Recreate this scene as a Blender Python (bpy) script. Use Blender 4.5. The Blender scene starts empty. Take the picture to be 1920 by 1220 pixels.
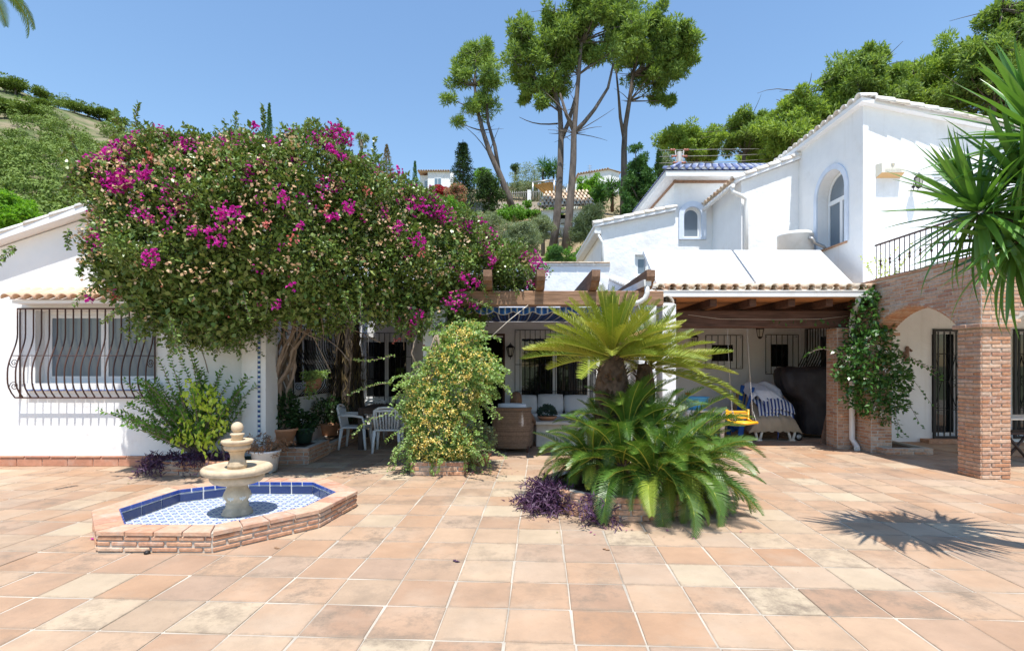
import bpy, bmesh, math, random
import numpy as np
from mathutils import Vector, Matrix
from mathutils.geometry import tessellate_polygon
R = math.radians
random.seed(7)
RNG = np.random.default_rng(11)
scene = bpy.context.scene
COL = scene.collection

# ------------------------------------------------------------------ camera, sky, sun, exposure
EYE = 1.6
cam_data = bpy.data.cameras.new('camera'); cam = bpy.data.objects.new('camera', cam_data); COL.objects.link(cam)
cam.location = (0, 0, EYE); cam.rotation_euler = (R(90), 0, 0)
cam_data.lens = 18.75; cam_data.sensor_width = 36.0; cam_data.shift_y = 75 / 1920
cam_data.clip_start = 0.05; cam_data.clip_end = 5000
scene.camera = cam

SUN_DIR = Vector((0.045, -0.35, 1.0)).normalized()          # towards the sun: behind the camera, high
SUN_EL = math.asin(SUN_DIR.z); SUN_AZ = math.atan2(SUN_DIR.x, SUN_DIR.y)
world = bpy.data.worlds.new('World'); scene.world = world; world.use_nodes = True
wn = world.node_tree.nodes; wl = world.node_tree.links; wn.clear()
sky = wn.new('ShaderNodeTexSky'); sky.sky_type = 'NISHITA'; sky.sun_disc = False
sky.sun_elevation = SUN_EL; sky.sun_rotation = SUN_AZ
sky.altitude = 200; sky.air_density = 1.6; sky.dust_density = 0.1; sky.ozone_density = 6.5
bg = wn.new('ShaderNodeBackground'); bg.inputs['Strength'].default_value = 0.118
wo = wn.new('ShaderNodeOutputWorld')
wl.new(sky.outputs[0], bg.inputs[0]); wl.new(bg.outputs[0], wo.inputs[0])
sun_data = bpy.data.lights.new('sun', 'SUN'); sun = bpy.data.objects.new('sun', sun_data); COL.objects.link(sun)
sun_data.energy = 3.95; sun_data.angle = R(0.53); sun_data.color = (1.0, 0.965, 0.90)
sun.rotation_euler = SUN_DIR.to_track_quat('Z', 'Y').to_euler()
sun.location = (0, -10, 30)
scene.view_settings.view_transform = 'Standard'; scene.view_settings.look = 'None'
scene.view_settings.exposure = 0.72; scene.view_settings.gamma = 1.0
scene.view_settings.use_curve_mapping = False
scene.render.engine = 'CYCLES'
scene.cycles.max_bounces = 8; scene.cycles.diffuse_bounces = 5; scene.cycles.glossy_bounces = 3
scene.cycles.transparent_max_bounces = 8; scene.cycles.use_denoising = True

# ------------------------------------------------------------------ helpers
def P(px, py, Y):                       # a photograph pixel at a known distance -> point in the place
    return Vector(((px - 960) * Y / 1000, Y, EYE + (685 - py) * Y / 1000))
def PX(px, Y): return (px - 960) * Y / 1000
def PZ(py, Y): return EYE + (685 - py) * Y / 1000

WO = {}
def woff(o):
    return WO.get(o.name, Vector((0, 0, 0))) if o is not None else Vector((0, 0, 0))
def thing(name, label, cat, loc=(0, 0, 0), group=None):
    o = bpy.data.objects.new(name, None); COL.objects.link(o); o.location = loc
    o.empty_display_size = 0.1
    o['label'] = label; o['category'] = cat
    if group: o['group'] = group
    WO[o.name] = Vector(loc)
    return o
def tag(o, label, cat, group=None):
    o['label'] = label; o['category'] = cat
    if group: o['group'] = group
    return o
def link(me, name, m=None, parent=None, local=False):
    """mesh written in world coordinates (or, with local=True, in its parent's)"""
    o = bpy.data.objects.new(name, me); COL.objects.link(o)
    if m is not None:
        if len(me.materials) == 0: me.materials.append(MATS[m] if isinstance(m, str) else m)
    if parent is not None:
        o.parent = parent
        o.location = (0, 0, 0) if local else -woff(parent)
    WO[o.name] = Vector((0, 0, 0))
    return o
def piece(me, name, parent, M, local=False):
    o = bpy.data.objects.new(name, me); COL.objects.link(o); o.parent = parent
    o.matrix_local = M if local else Matrix.Translation(-woff(parent)) @ M
    WO[o.name] = (M.translation.copy() if not local else Vector((0, 0, 0)))
    return o
def copy_tree(o, loc=None, rz=None, label=None, parent=None):
    c = o.copy(); COL.objects.link(c)
    if parent is not None: c.parent = parent
    if loc is not None: c.location = loc
    if rz is not None: c.rotation_euler = (0, 0, rz)
    if label: c['label'] = label
    for ch in list(o.children): copy_tree(ch, parent=c)
    return c
def struct(o): o['kind'] = 'structure'; return o
def stuff(o): o['kind'] = 'stuff'; return o

class MB:
    def __init__(s): s.v = []; s.f = []; s.sm = []
    def add(s, vs, fs, smooth=False):
        b = len(s.v); s.v += [tuple(x) for x in vs]
        s.f += [tuple(b + i for i in f) for f in fs]; s.sm += [smooth] * len(fs); return s
    def box(s, x0, x1, y0, y1, z0, z1, M=None):
        vs = [(x0,y0,z0),(x1,y0,z0),(x1,y1,z0),(x0,y1,z0),(x0,y0,z1),(x1,y0,z1),(x1,y1,z1),(x0,y1,z1)]
        if M is not None: vs = [M @ Vector(v) for v in vs]
        return s.add(vs, [(0,3,2,1),(4,5,6,7),(0,1,5,4),(1,2,6,5),(2,3,7,6),(3,0,4,7)])
    def cbox(s, x0, x1, y0, y1, z0, z1, c=0.01, M=None):      # chamfered box
        vs = []; cx, cy, cz = (x0+x1)/2, (y0+y1)/2, (z0+z1)/2
        hx, hy, hz = (x1-x0)/2, (y1-y0)/2, (z1-z0)/2
        c = min(c, hx*.9, hy*.9, hz*.9)
        idx = {}
        for sx in (-1,1):
            for sy in (-1,1):
                for sz in (-1,1):
                    for a in range(3):
                        d = [hx-c, hy-c, hz-c]; d[a] += c
                        idx[(sx,sy,sz,a)] = len(vs)
                        vs.append(Vector((cx+sx*d[0], cy+sy*d[1], cz+sz*d[2])))
        fs = []
        S = (-1, 1)
        def q(l): fs.append(tuple(l))
        for a in range(3):
            b, e = (a+1)%3, (a+2)%3
            for sg in S:
                def k(tb, te):
                    t = [0,0,0]; t[a]=sg; t[b]=tb; t[e]=te; return idx[(t[0],t[1],t[2],a)]
                l = [k(-1,-1), k(1,-1), k(1,1), k(-1,1)]
                q(l if sg > 0 else l[::-1])
        for a in range(3):                                     # edges running along axis a
            b, e = (a+1)%3, (a+2)%3
            for tb in S:
                for te in S:
                    def k(ta, w):
                        t = [0,0,0]; t[a]=ta; t[b]=tb; t[e]=te; return idx[(t[0],t[1],t[2],w)]
                    l = [k(-1,b), k(1,b), k(1,e), k(-1,e)]
                    q(l if tb*te < 0 else l[::-1])
        for sx in S:
            for sy in S:
                for sz in S:
                    l = [idx[(sx,sy,sz,0)], idx[(sx,sy,sz,1)], idx[(sx,sy,sz,2)]]
                    q(l if sx*sy*sz > 0 else l[::-1])
        if M is not None: vs = [M @ v for v in vs]
        return s.add(vs, fs)
    def tube(s, pts, r, n=8, cap=True, smooth=True):
        pts = [Vector(p) for p in pts]; m = len(pts)
        rs = r if isinstance(r, (list, tuple)) else [r] * m
        b = len(s.v); x = None
        for i, p in enumerate(pts):
            t = (pts[min(i+1, m-1)] - pts[max(i-1, 0)])
            t = t.normalized() if t.length > 1e-9 else Vector((0,0,1))
            if x is None: x = (Vector((0,0,1)) if abs(t.z) < .9 else Vector((1,0,0))).cross(t)
            x = x - t*x.dot(t); x.normalize(); y = t.cross(x)
            for k in range(n):
                a = 2*math.pi*k/n
                q = p + (x*math.cos(a) + y*math.sin(a)) * rs[i]; s.v.append(tuple(q))
        for i in range(m-1):
            for k in range(n):
                k2 = (k+1) % n
                s.f.append((b+i*n+k, b+i*n+k2, b+(i+1)*n+k2, b+(i+1)*n+k)); s.sm.append(smooth)
        if cap:
            s.f.append(tuple(b+k for k in range(n))[::-1]); s.sm.append(False)
            s.f.append(tuple(b+(m-1)*n+k for k in range(n))); s.sm.append(False)
        return s
    def lathe(s, prof, n=24, c=(0,0,0), smooth=True, cap=True, sx=1.0, sy=1.0):
        b = len(s.v); m = len(prof)
        for (r, z) in prof:
            for k in range(n):
                a = 2*math.pi*k/n
                s.v.append((c[0]+r*math.cos(a)*sx, c[1]+r*math.sin(a)*sy, c[2]+z))
        for i in range(m-1):
            for k in range(n):
                k2 = (k+1) % n
                s.f.append((b+i*n+k, b+i*n+k2, b+(i+1)*n+k2, b+(i+1)*n+k)); s.sm.append(smooth)
        if cap:
            s.f.append(tuple(b+k for k in range(n))[::-1]); s.sm.append(False)
            s.f.append(tuple(b+(m-1)*n+k for k in range(n))); s.sm.append(False)
        return s
    def mesh(s, name):
        me = bpy.data.meshes.new(name); me.from_pydata(s.v, [], s.f)
        me.polygons.foreach_set('use_smooth', s.sm); me.update(); return me
    def build(s, name, m, parent=None, local=False):
        return link(s.mesh(name), name, m, parent, local)

def wall_mesh(name, outer, holes, org, u, v, n, th):
    """flat wall with openings; (a,b)->org+u*a+v*b faces n, thickness th"""
    org, u, v, n = Vector(org), Vector(u), Vector(v), Vector(n)
    polys = [outer] + list(holes)
    flat = [p for pl in polys for p in pl]
    tris = tessellate_polygon([[Vector((p[0], p[1], 0)) for p in pl] for pl in polys])
    f3 = [org + u*p[0] + v*p[1] for p in flat]; N = len(flat)
    vs = f3 + [q - n*th for q in f3]; fs = []
    for t in tris:
        a, b, c = [f3[i] for i in t]
        if (b-a).cross(c-a).dot(n) < 0: t = (t[0], t[2], t[1])
        fs.append(tuple(t)); fs.append(tuple(N+i for i in (t[0], t[2], t[1])))
    k = 0
    for pl in polys:
        m = len(pl)
        for i in range(m):
            j = (i+1) % m; fs.append((k+i, k+j, N+k+j, N+k+i))
        k += m
    me = bpy.data.meshes.new(name); me.from_pydata([tuple(q) for q in vs], [], fs)
    bm = bmesh.new(); bm.from_mesh(me); bmesh.ops.recalc_face_normals(bm, faces=bm.faces); bm.to_mesh(me); bm.free()
    return me
def rect(a0, a1, b0, b1): return [(a0,b0),(a1,b0),(a1,b1),(a0,b1)]
def arch_poly(a0, a1, b0, b1, n=14):                  # round-headed opening
    r = (a1-a0)/2; c = (a0+a1)/2
    return [(a0,b0),(a1,b0)] + [(c + r*math.cos(math.pi*k/n), b1 - r + r*math.sin(math.pi*k/n)) for k in range(n+1)]
def np_mesh(name, V, k):
    """V (n*k,3): n separate k-gons"""
    n = len(V) // k
    me = bpy.data.meshes.new(name)
    me.vertices.add(len(V)); me.vertices.foreach_set('co', np.asarray(V, np.float32).ravel())
    me.loops.add(len(V)); me.loops.foreach_set('vertex_index', np.arange(len(V), dtype=np.int32))
    me.polygons.add(n); me.polygons.foreach_set('loop_start', np.arange(0, len(V), k, dtype=np.int32))
    me.polygons.foreach_set('loop_total', np.full(n, k, np.int32))
    me.update(calc_edges=True); me.validate(); return me
def nrm(a): return a / np.maximum(np.linalg.norm(a, axis=1, keepdims=True), 1e-9)
def leaf_verts(Pt, D, L, W, rng=RNG, fold=0.12, upb=0.6, droop=0.15, U=None):
    """rhombic leaves: base Pt, direction D, length L, width W -> (4n,3)"""
    n = len(Pt); D = nrm(D)
    if U is None: U = rng.normal(size=(n,3)) * (1-upb); U[:,2] += upb
    S = nrm(np.cross(D, U)); N = nrm(np.cross(S, D))
    L = np.broadcast_to(np.asarray(L, float), (n,))[:,None]; W = np.broadcast_to(np.asarray(W, float), (n,))[:,None]
    V = np.empty((n,4,3))
    V[:,0] = Pt; V[:,1] = Pt + D*L*.5 + S*W*.5 + N*W*fold
    V[:,2] = Pt + D*L - N*L*droop; V[:,3] = Pt + D*L*.5 - S*W*.5 + N*W*fold
    return V.reshape(-1, 3)
def sphere_dirs(n, rng=RNG): return nrm(rng.normal(size=(n,3)))
def in_poly(pts, poly):
    x, y = pts[:,0], pts[:,1]; ins = np.zeros(len(pts), bool); m = len(poly)
    for i in range(m):
        x0,y0 = poly[i]; x1,y1 = poly[(i+1)%m]
        c = ((y0 > y) != (y1 > y)); t = (y - y0) / ((y1-y0) if abs(y1-y0) > 1e-9 else 1e-9)
        ins ^= c & (x < x0 + t*(x1-x0))
    return ins
def poly_dist(pts, poly):
    d = np.full(len(pts), 1e9); m = len(poly)
    for i in range(m):
        a = np.array(poly[i]); b = np.array(poly[(i+1)%m]); ab = b-a
        t = np.clip(((pts-a)@ab)/max(ab@ab,1e-9), 0, 1)
        d = np.minimum(d, np.linalg.norm(pts - (a + t[:,None]*ab), axis=1))
    return d
def poly_shell(poly, n, yc, half, round_, rng=RNG, back=0.8, inner=0.35):
    """points filling the outer layer of a rounded body whose front view is poly (x,z)"""
    pl = np.array(poly); lo, hi = pl.min(0), pl.max(0); out = np.empty((0,2))
    while len(out) < n:
        c = rng.uniform(lo, hi, size=(n*2,2)); out = np.vstack([out, c[in_poly(c, poly)]])
    out = out[:n]; d = poly_dist(out, poly)
    h = half*np.sqrt(np.maximum(1-(1-np.minimum(d/round_,1))**2, 0.01))
    side = np.where(rng.random(n) < 0.68, -1.0, back)
    y = yc + h*side*(1 - inner*rng.random(n)**1.5)
    return np.column_stack([out[:,0], y, out[:,1]])

# ------------------------------------------------------------------ materials
MATS = {}
def _nodes(name):
    m = bpy.data.materials.new(name); m.use_nodes = True; nt = m.node_tree; nt.nodes.clear(); MATS[name] = m
    out = nt.nodes.new('ShaderNodeOutputMaterial'); return m, nt, out
def _ramp(nt, fac, cols, const=False):
    r = nt.nodes.new('ShaderNodeValToRGB'); e = r.color_ramp.elements
    if const: r.color_ramp.interpolation = 'CONSTANT'
    while len(e) < len(cols): e.new(0.5)
    for i, c in enumerate(cols):
        e[i].position = i/max(len(cols)-(0 if const else 1), 1); e[i].color = (*c, 1)
    nt.links.new(fac, r.inputs[0]); return r.outputs[0]
def _noise(nt, scale, detail=4, rough=.55, vec=None):
    t = nt.nodes.new('ShaderNodeTexNoise'); t.inputs['Scale'].default_value = scale
    t.inputs['Detail'].default_value = detail; t.inputs['Roughness'].default_value = rough
    if vec is None:
        g = nt.nodes.new('ShaderNodeNewGeometry'); vec = g.outputs['Position']
    nt.links.new(vec, t.inputs['Vector']); return t.outputs[0]
def _mix(nt, fac, a, b, mode='MIX'):
    m = nt.nodes.new('ShaderNodeMix'); m.data_type = 'RGBA'; m.blend_type = mode
    for s, val in ((m.inputs[0], fac), (m.inputs[6], a), (m.inputs[7], b)):
        if hasattr(val, 'links') or isinstance(val, bpy.types.NodeSocket): nt.links.new(val, s)
        elif isinstance(val, (tuple, list)): s.default_value = (*val, 1)
        else: s.default_value = val
    return m.outputs[2]
def _maprange(nt, v, a, b, c=0., d=1.):
    m = nt.nodes.new('ShaderNodeMapRange'); nt.links.new(v, m.inputs[0])
    for i, x in enumerate((a,b,c,d)): m.inputs[1+i].default_value = x
    return m.outputs[0]
GAIN = dict(leaf_pine=2.4, leaf_pine_lit=2.0, leaf_pine_dark=1.9, leaf_cypress=1.8, leaf_olive=1.45, leaf_olive2=1.5, leaf_bright=1.4, leaf_bright2=1.6,
            leaf_mount=1.7, leaf_boug=2.5, leaf_honey=2.1, leaf_shrub=2.0, leaf_lime=1.7, leaf_climb=1.5, leaf_yucca=1.7, frond_sago=1.2, frond_green=1.38,
            frond_yellowgreen=1.35, leaf_purple=1.25, leaf_palm=1.5, leaf_palm_obj=1.5, leaf_dark=1.2, leaf_oleander=1.3)
def mat(name, cols, rough=.75, rnd=None, nvar=0.0, nscale=3.0, bump=0.0, bscale=20.0, spec=.3, metal=0.0,
        trans=0.0, tcol=None, dirt=None, dscale=2.0, damt=.5, dlo=.5, dhi=.7, stretch=None, sheen=0, coat=0):
    m, nt, out = _nodes(name)
    if isinstance(cols[0], (int, float)): cols = [cols]
    if name in GAIN: cols = [tuple(x*GAIN[name] for x in c) for c in cols]; trans = .30 if 'pine' in name else (.13 if name == 'leaf_boug' else .14 if 'frond' in name else min(trans*1.1, .4)); tcol = tcol or ((1.5,1.5,.7) if 'pine' in name else (1.35,1.35,.65))
    if len(cols) > 1:
        if rnd == 'object': n = nt.nodes.new('ShaderNodeObjectInfo'); f = n.outputs['Random']
        elif rnd == 'island': n = nt.nodes.new('ShaderNodeNewGeometry'); f = n.outputs['Random Per Island']
        else: f = _maprange(nt, _noise(nt, nscale, 5), .3, .7)
        c = _ramp(nt, f, cols)
    else:
        rgb = nt.nodes.new('ShaderNodeRGB'); rgb.outputs[0].default_value = (*cols[0], 1); c = rgb.outputs[0]
    vec = None
    if stretch:
        g = nt.nodes.new('ShaderNodeNewGeometry'); mp = nt.nodes.new('ShaderNodeMapping'); mp.inputs['Scale'].default_value = stretch
        nt.links.new(g.outputs['Position'], mp.inputs['Vector']); vec = mp.outputs[0]
    if nvar:
        v = _maprange(nt, _noise(nt, nscale, 5, vec=vec), .3, .7, 1-nvar, 1+nvar)
        cb = nt.nodes.new('ShaderNodeCombineXYZ')
        for i in range(3): nt.links.new(v, cb.inputs[i])
        c = _mix(nt, 1.0, c, cb.outputs[0], 'MULTIPLY')
    if dirt:
        f = _maprange(nt, _noise(nt, dscale, 6, .65), dlo, dhi, 0, damt)
        c = _mix(nt, f, c, dirt)
        if name == 'plaster':                # thin rain streaks
            g2 = nt.nodes.new('ShaderNodeNewGeometry'); mp2 = nt.nodes.new('ShaderNodeMapping'); mp2.inputs['Scale'].default_value = (7, 7, .45)
            nt.links.new(g2.outputs['Position'], mp2.inputs['Vector'])
            c = _mix(nt, _maprange(nt, _noise(nt, 1.0, 4, .6, mp2.outputs[0]), .56, .76, 0, .22), c, (.60,.57,.52))
    b = nt.nodes.new('ShaderNodeBsdfPrincipled')
    nt.links.new(c, b.inputs['Base Color']); b.inputs['Roughness'].default_value = rough
    b.inputs['Specular IOR Level'].default_value = spec; b.inputs['Metallic'].default_value = metal
    if coat: b.inputs['Coat Weight'].default_value = coat; b.inputs['Coat Roughness'].default_value = .1
    if bump:
        bp = nt.nodes.new('ShaderNodeBump'); bp.inputs['Strength'].default_value = 1.0; bp.inputs['Distance'].default_value = bump
        nt.links.new(_noise(nt, bscale, 5, vec=vec), bp.inputs['Height']); nt.links.new(bp.outputs[0], b.inputs['Normal'])
    sh = b.outputs[0]
    if trans:
        t = nt.nodes.new('ShaderNodeBsdfTranslucent')
        tc = _mix(nt, 1.0, c, tcol or (1.25, 1.3, .7), 'MULTIPLY'); nt.links.new(tc, t.inputs[0])
        ms = nt.nodes.new('ShaderNodeMixShader'); ms.inputs[0].default_value = trans
        nt.links.new(sh, ms.inputs[1]); nt.links.new(t.outputs[0], ms.inputs[2]); sh = ms.outputs[0]
    nt.links.new(sh, out.inputs[0]); return m

mat('plaster', (.84,.84,.84), .9, nvar=.05, nscale=1.2, bump=.022, bscale=4.5, spec=.12, dirt=(.56,.52,.46), dscale=1.3, damt=.40, dlo=.56, dhi=.80)
mat('trim_white', (.82,.83,.85), .8, bump=.002, bscale=20, spec=.2)
mat('trim_bluish', (.66,.72,.82), .85, nvar=.06, nscale=5, bump=.003, bscale=12, spec=.15)
mat('pvc', (.80,.81,.82), .35, spec=.5)
mat('gutter_white', (.78,.77,.75), .4, spec=.5, dirt=(.5,.46,.40), dscale=5, damt=.3)
mat('mortar', (.50,.46,.40), .95, nvar=.12, nscale=12, bump=.003, bscale=60, spec=.1)
mat('grout_floor', (.45,.395,.325), .95, nvar=.35, nscale=1.6, bump=.002, bscale=50, spec=.1)
mat('brick', [(.44,.215,.12),(.53,.305,.19),(.40,.21,.14),(.58,.39,.27),(.48,.265,.165),(.52,.39,.30)], .9, rnd='object', nvar=.22, nscale=22, bump=.005, bscale=45, spec=.15, dirt=(.60,.53,.46), dscale=9, damt=.55, dlo=.52, dhi=.72)
mat('brick_isl', [(.44,.215,.12),(.53,.305,.19),(.40,.21,.14),(.58,.39,.27),(.48,.265,.165),(.52,.39,.30)], .9, rnd='island', nvar=.22, nscale=22, bump=.005, bscale=45, spec=.15, dirt=(.60,.53,.46), dscale=9, damt=.55, dlo=.52, dhi=.72)
mat('skirting', [(.46,.21,.13),(.52,.26,.17),(.42,.19,.13)], .85, rnd='object', nvar=.12, nscale=14, bump=.002, bscale=50, spec=.2, dirt=(.6,.5,.42), dscale=6, damt=.3)
mat('roof_tile', [(.55,.36,.24),(.66,.50,.36),(.70,.60,.47),(.60,.42,.28),(.50,.42,.33)], .9, rnd='object', nvar=.25, nscale=9, bump=.004, bscale=40, spec=.15, dirt=(.30,.26,.20), dscale=8, damt=.5, dlo=.55, dhi=.7)
mat('roof_tile_white', [(.74,.70,.64),(.80,.78,.75),(.72,.64,.54)], .9, rnd='object', nvar=.14, nscale=7, bump=.004, bscale=30, spec=.15, dirt=(.55,.40,.28), dscale=6, damt=.6, dlo=.52, dhi=.7)
mat('roof_tile_peach', [(.66,.42,.28),(.74,.52,.37),(.70,.47,.33)], .9, rnd='object', nvar=.12, nscale=9, bump=.003, bscale=40, spec=.15)
mat('roof_tile_blue', [(.10,.13,.29),(.17,.20,.35),(.34,.36,.43)], .4, rnd='object', nvar=.15, nscale=9, spec=.6)
mat('wood_light', (.30,.18,.115), .85, nvar=.35, nscale=7, bump=.006, bscale=22, spec=.15, stretch=(.35,3,3))
mat('wood_rafter', (.25,.15,.10), .85, nvar=.3, nscale=7, bump=.006, bscale=22, spec=.15, stretch=(3,.35,3))
mat('wood_dark', (.105,.058,.042), .75, nvar=.35, nscale=7, bump=.005, bscale=22, spec=.2, stretch=(.35,3,3))
mat('wood_table', (.060,.040,.032), .55, nvar=.3, nscale=8, spec=.3)
mat('ceiling_brick', (.55,.25,.10), .85, nvar=.15, nscale=5, bump=.003, bscale=20)
mat('iron', (.018,.016,.016), .5, spec=.4)
mat('iron_brown', (.075,.035,.028), .55, spec=.4)
mat('glass', (.012,.014,.016), .03, spec=.75)
mat('glass_frost', (.16,.20,.24), .12, spec=.6)
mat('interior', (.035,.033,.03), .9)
mat('curtain', (.60,.62,.60), .9, nvar=.12, nscale=6, stretch=(6,6,.2), trans=.15, tcol=(1,1,1))
mat('shutter', (.80,.81,.83), .55, spec=.3)
mat('ceramic_blue', [(.018,.045,.23),(.03,.07,.32),(.022,.055,.27)], .18, rnd='object', nvar=.2, nscale=30, spec=.6)
mat('ceramic_navy', [(.020,.036,.115),(.026,.046,.14)], .22, rnd='object', nvar=.3, nscale=24, spec=.55, stretch=(3,3,14))
mat('stone', (.56,.44,.30), .85, nvar=.26, nscale=7, bump=.005, bscale=35, spec=.2, dirt=(.34,.26,.17), dscale=5, damt=.75, dlo=.50, dhi=.74)
mat('stone_white', (.72,.68,.60), .85, nvar=.1, nscale=9, spec=.2)
mat('soil', (.09,.06,.04), .95, nvar=.3, nscale=20, bump=.01, bscale=40)
mat('terracotta', (.50,.25,.14), .85, nvar=.14, nscale=8, bump=.002, bscale=40, dirt=(.6,.45,.35), dscale=5, damt=.4)
mat('plastic_white', (.78,.79,.80), .35, spec=.45)
mat('plastic_cream', (.80,.73,.64), .4, spec=.4)
mat('plastic_green', (.03,.06,.045), .45, spec=.4)
mat('plastic_blue', (.10,.42,.72), .35, spec=.45)
mat('plastic_yellow', (.85,.44,.02), .35, spec=.45)
mat('plastic_red', (.60,.06,.02), .4)
mat('blue_paint', (.012,.075,.28), .5, nvar=.12, nscale=6, spec=.35)
mat('black_cloth', (.040,.036,.040), .5, nvar=.4, nscale=3, bump=.03, bscale=5, spec=.25)
mat('beige_cloth', (.42,.33,.23), .85, nvar=.15, nscale=3, bump=.010, bscale=6)
mat('white_cloth', (.70,.71,.76), .9, nvar=.05, nscale=8, bump=.008, bscale=14)
mat('cushion', (.72,.72,.73), .9, nvar=.05, nscale=3, bump=.006, bscale=7)
mat('panel_white', (.86,.86,.85), .6, spec=.3)
mat('metal_grey', (.45,.45,.45), .4, metal=.7)
mat('chain', (.55,.54,.52), .4, metal=.6)
mat('wicker', [(.22,.155,.11),(.29,.21,.15),(.17,.12,.09)], .75, rnd='island', nvar=.2, nscale=30)
mat('skin', (.55,.33,.25), .6)
mat('red_cloth', (.40,.04,.05), .85)
mat('hair', (.20,.11,.06), .55, nvar=.5, nscale=14, stretch=(6,6,.6), spec=.3)
mat('bark_pale', (.28,.22,.17), .9, nvar=.3, nscale=10, bump=.01, bscale=18, stretch=(2,2,.5))
mat('bark_dark', (.075,.06,.05), .95, nvar=.5, nscale=9, bump=.03, bscale=12, stretch=(3,3,.6))
mat('bark_pine', (.135,.11,.095), .95, nvar=.4, nscale=2.2, bump=.05, bscale=3, stretch=(2,2,.5))
mat('bark_palm', (.12,.075,.05), .95, nvar=.4, nscale=16)
mat('leaf_boug', [(.034,.058,.014),(.055,.090,.020),(.082,.115,.026),(.044,.074,.018),(.115,.135,.040)], .35, rnd='island', spec=.45, trans=.28)
mat('bract_pink', [(.52,.015,.32),(.62,.03,.40),(.44,.012,.30),(.66,.06,.34)], .6, rnd='island', trans=.35, tcol=(1.2,.9,1.1))
mat('bract_cream', [(.66,.44,.25),(.72,.54,.34),(.60,.36,.20),(.70,.58,.42)], .8, rnd='island', trans=.3, tcol=(1.1,1,.9))
mat('bract_coral', [(.66,.16,.16),(.70,.28,.20),(.60,.10,.18)], .7, rnd='island', trans=.3, tcol=(1.1,1,.9))
mat('leaf_honey', [(.125,.19,.058),(.16,.235,.08),(.10,.155,.045),(.21,.28,.12)], .5, rnd='island', trans=.3)
mat('flower_yellow', [(.82,.64,.14),(.84,.72,.28),(.80,.56,.10),(.84,.78,.44)], .7, rnd='island', trans=.2, tcol=(1.1,1.05,.8))
mat('leaf_shrub', [(.055,.13,.022),(.085,.17,.03),(.04,.10,.018),(.11,.20,.04)], .4, rnd='island', trans=.35)
mat('leaf_lime', [(.30,.38,.045),(.36,.44,.06),(.26,.33,.04),(.40,.47,.10)], .45, rnd='island', trans=.35)
mat('leaf_purple', [(.062,.028,.062),(.085,.040,.085),(.048,.022,.050),(.16,.10,.15)], .5, rnd='island', trans=.15, tcol=(1.2,.8,1.2))
mat('leaf_dark', [(.022,.055,.018),(.035,.075,.024),(.018,.042,.014)], .4, rnd='island', trans=.2)
mat('leaf_climb', [(.030,.085,.020),(.045,.115,.026),(.070,.15,.035),(.024,.065,.016)], .3, rnd='island', spec=.5, trans=.25)
mat('leaf_dry', [(.32,.17,.09),(.40,.24,.14),(.26,.13,.07)], .85, rnd='island', trans=.15, tcol=(1,1,1))
mat('leaf_succ', [(.05,.10,.075),(.07,.13,.10),(.04,.075,.055)], .5, rnd='island')
mat('flower_white', [(.78,.72,.60),(.80,.78,.70)], .7, rnd='island')
mat('frond_sago', [(.15,.20,.022),(.23,.265,.030),(.105,.165,.020),(.30,.30,.045),(.18,.23,.026)], .48, rnd='object', spec=.3, trans=.25)
mat('frond_green', [(.055,.115,.014),(.075,.14,.018),(.040,.092,.012),(.105,.165,.022)], .40, rnd='object', spec=.45, trans=.25)
mat('frond_yellowgreen', [(.20,.27,.03),(.15,.24,.03),(.24,.28,.035)], .48, rnd='object', spec=.3, trans=.25)
mat('rachis', (.42,.40,.06), .5)
mat('cone_brown', (.34,.20,.09), .9, nvar=.4, nscale=40, bump=.01, bscale=60)
mat('leaf_yucca', [(.055,.13,.022),(.075,.16,.028),(.042,.105,.02),(.10,.19,.035)], .28, rnd='object', spec=.5, trans=.22)
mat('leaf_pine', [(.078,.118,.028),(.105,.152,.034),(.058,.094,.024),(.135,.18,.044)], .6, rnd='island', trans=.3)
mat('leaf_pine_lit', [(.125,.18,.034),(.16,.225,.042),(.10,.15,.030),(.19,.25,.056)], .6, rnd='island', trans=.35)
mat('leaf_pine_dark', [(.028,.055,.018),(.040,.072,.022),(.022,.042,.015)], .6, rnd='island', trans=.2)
mat('leaf_cypress', [(.035,.085,.022),(.050,.11,.028),(.028,.065,.018)], .6, rnd='island', trans=.2)
mat('leaf_olive', [(.15,.19,.105),(.20,.24,.14),(.115,.15,.08)], .6, rnd='island', trans=.25)
mat('leaf_bright', [(.12,.26,.02),(.16,.32,.03),(.10,.21,.02),(.20,.35,.04)], .5, rnd='island', trans=.35)
mat('leaf_brown', [(.20,.15,.07),(.26,.19,.09),(.15,.13,.05)], .7, rnd='island', trans=.2)
mat('leaf_oleander', [(.10,.16,.06),(.14,.20,.08),(.50,.22,.20),(.45,.16,.16)], .6, rnd='island', trans=.25)
mat('flower_red', [(.50,.02,.05),(.60,.04,.08),(.10,.12,.03)], .6, rnd='island', trans=.3, tcol=(1.1,.9,.9))
mat('dry_ground', [(.26,.20,.12),(.20,.17,.09),(.34,.24,.15),(.14,.15,.06)], .95, nscale=.35, bump=.15, bscale=1.5)
mat('mountain_ground', [(.20,.17,.10),(.085,.12,.035),(.26,.21,.135),(.10,.13,.045)], .95, nscale=.06, bump=.8, bscale=.3)
mat('country', (.16,.18,.09), .95, nvar=.4, nscale=.02)
mat('shade_cloth', (.62,.36,.15), .85, trans=.25, tcol=(1.1,1,.8))
mat('far_glass', (.16,.24,.30), .1, spec=.6)
mat('wire', (.30,.29,.28), .6)
mat('twine', (.62,.55,.45), .9)
mat('gecko', (.24,.15,.11), .6, spec=.3)
mat('lantern_glass', (.50,.48,.42), .25, spec=.5)
mat('wall_ochre', (.55,.47,.38), .9, nvar=.15, nscale=1)
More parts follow.
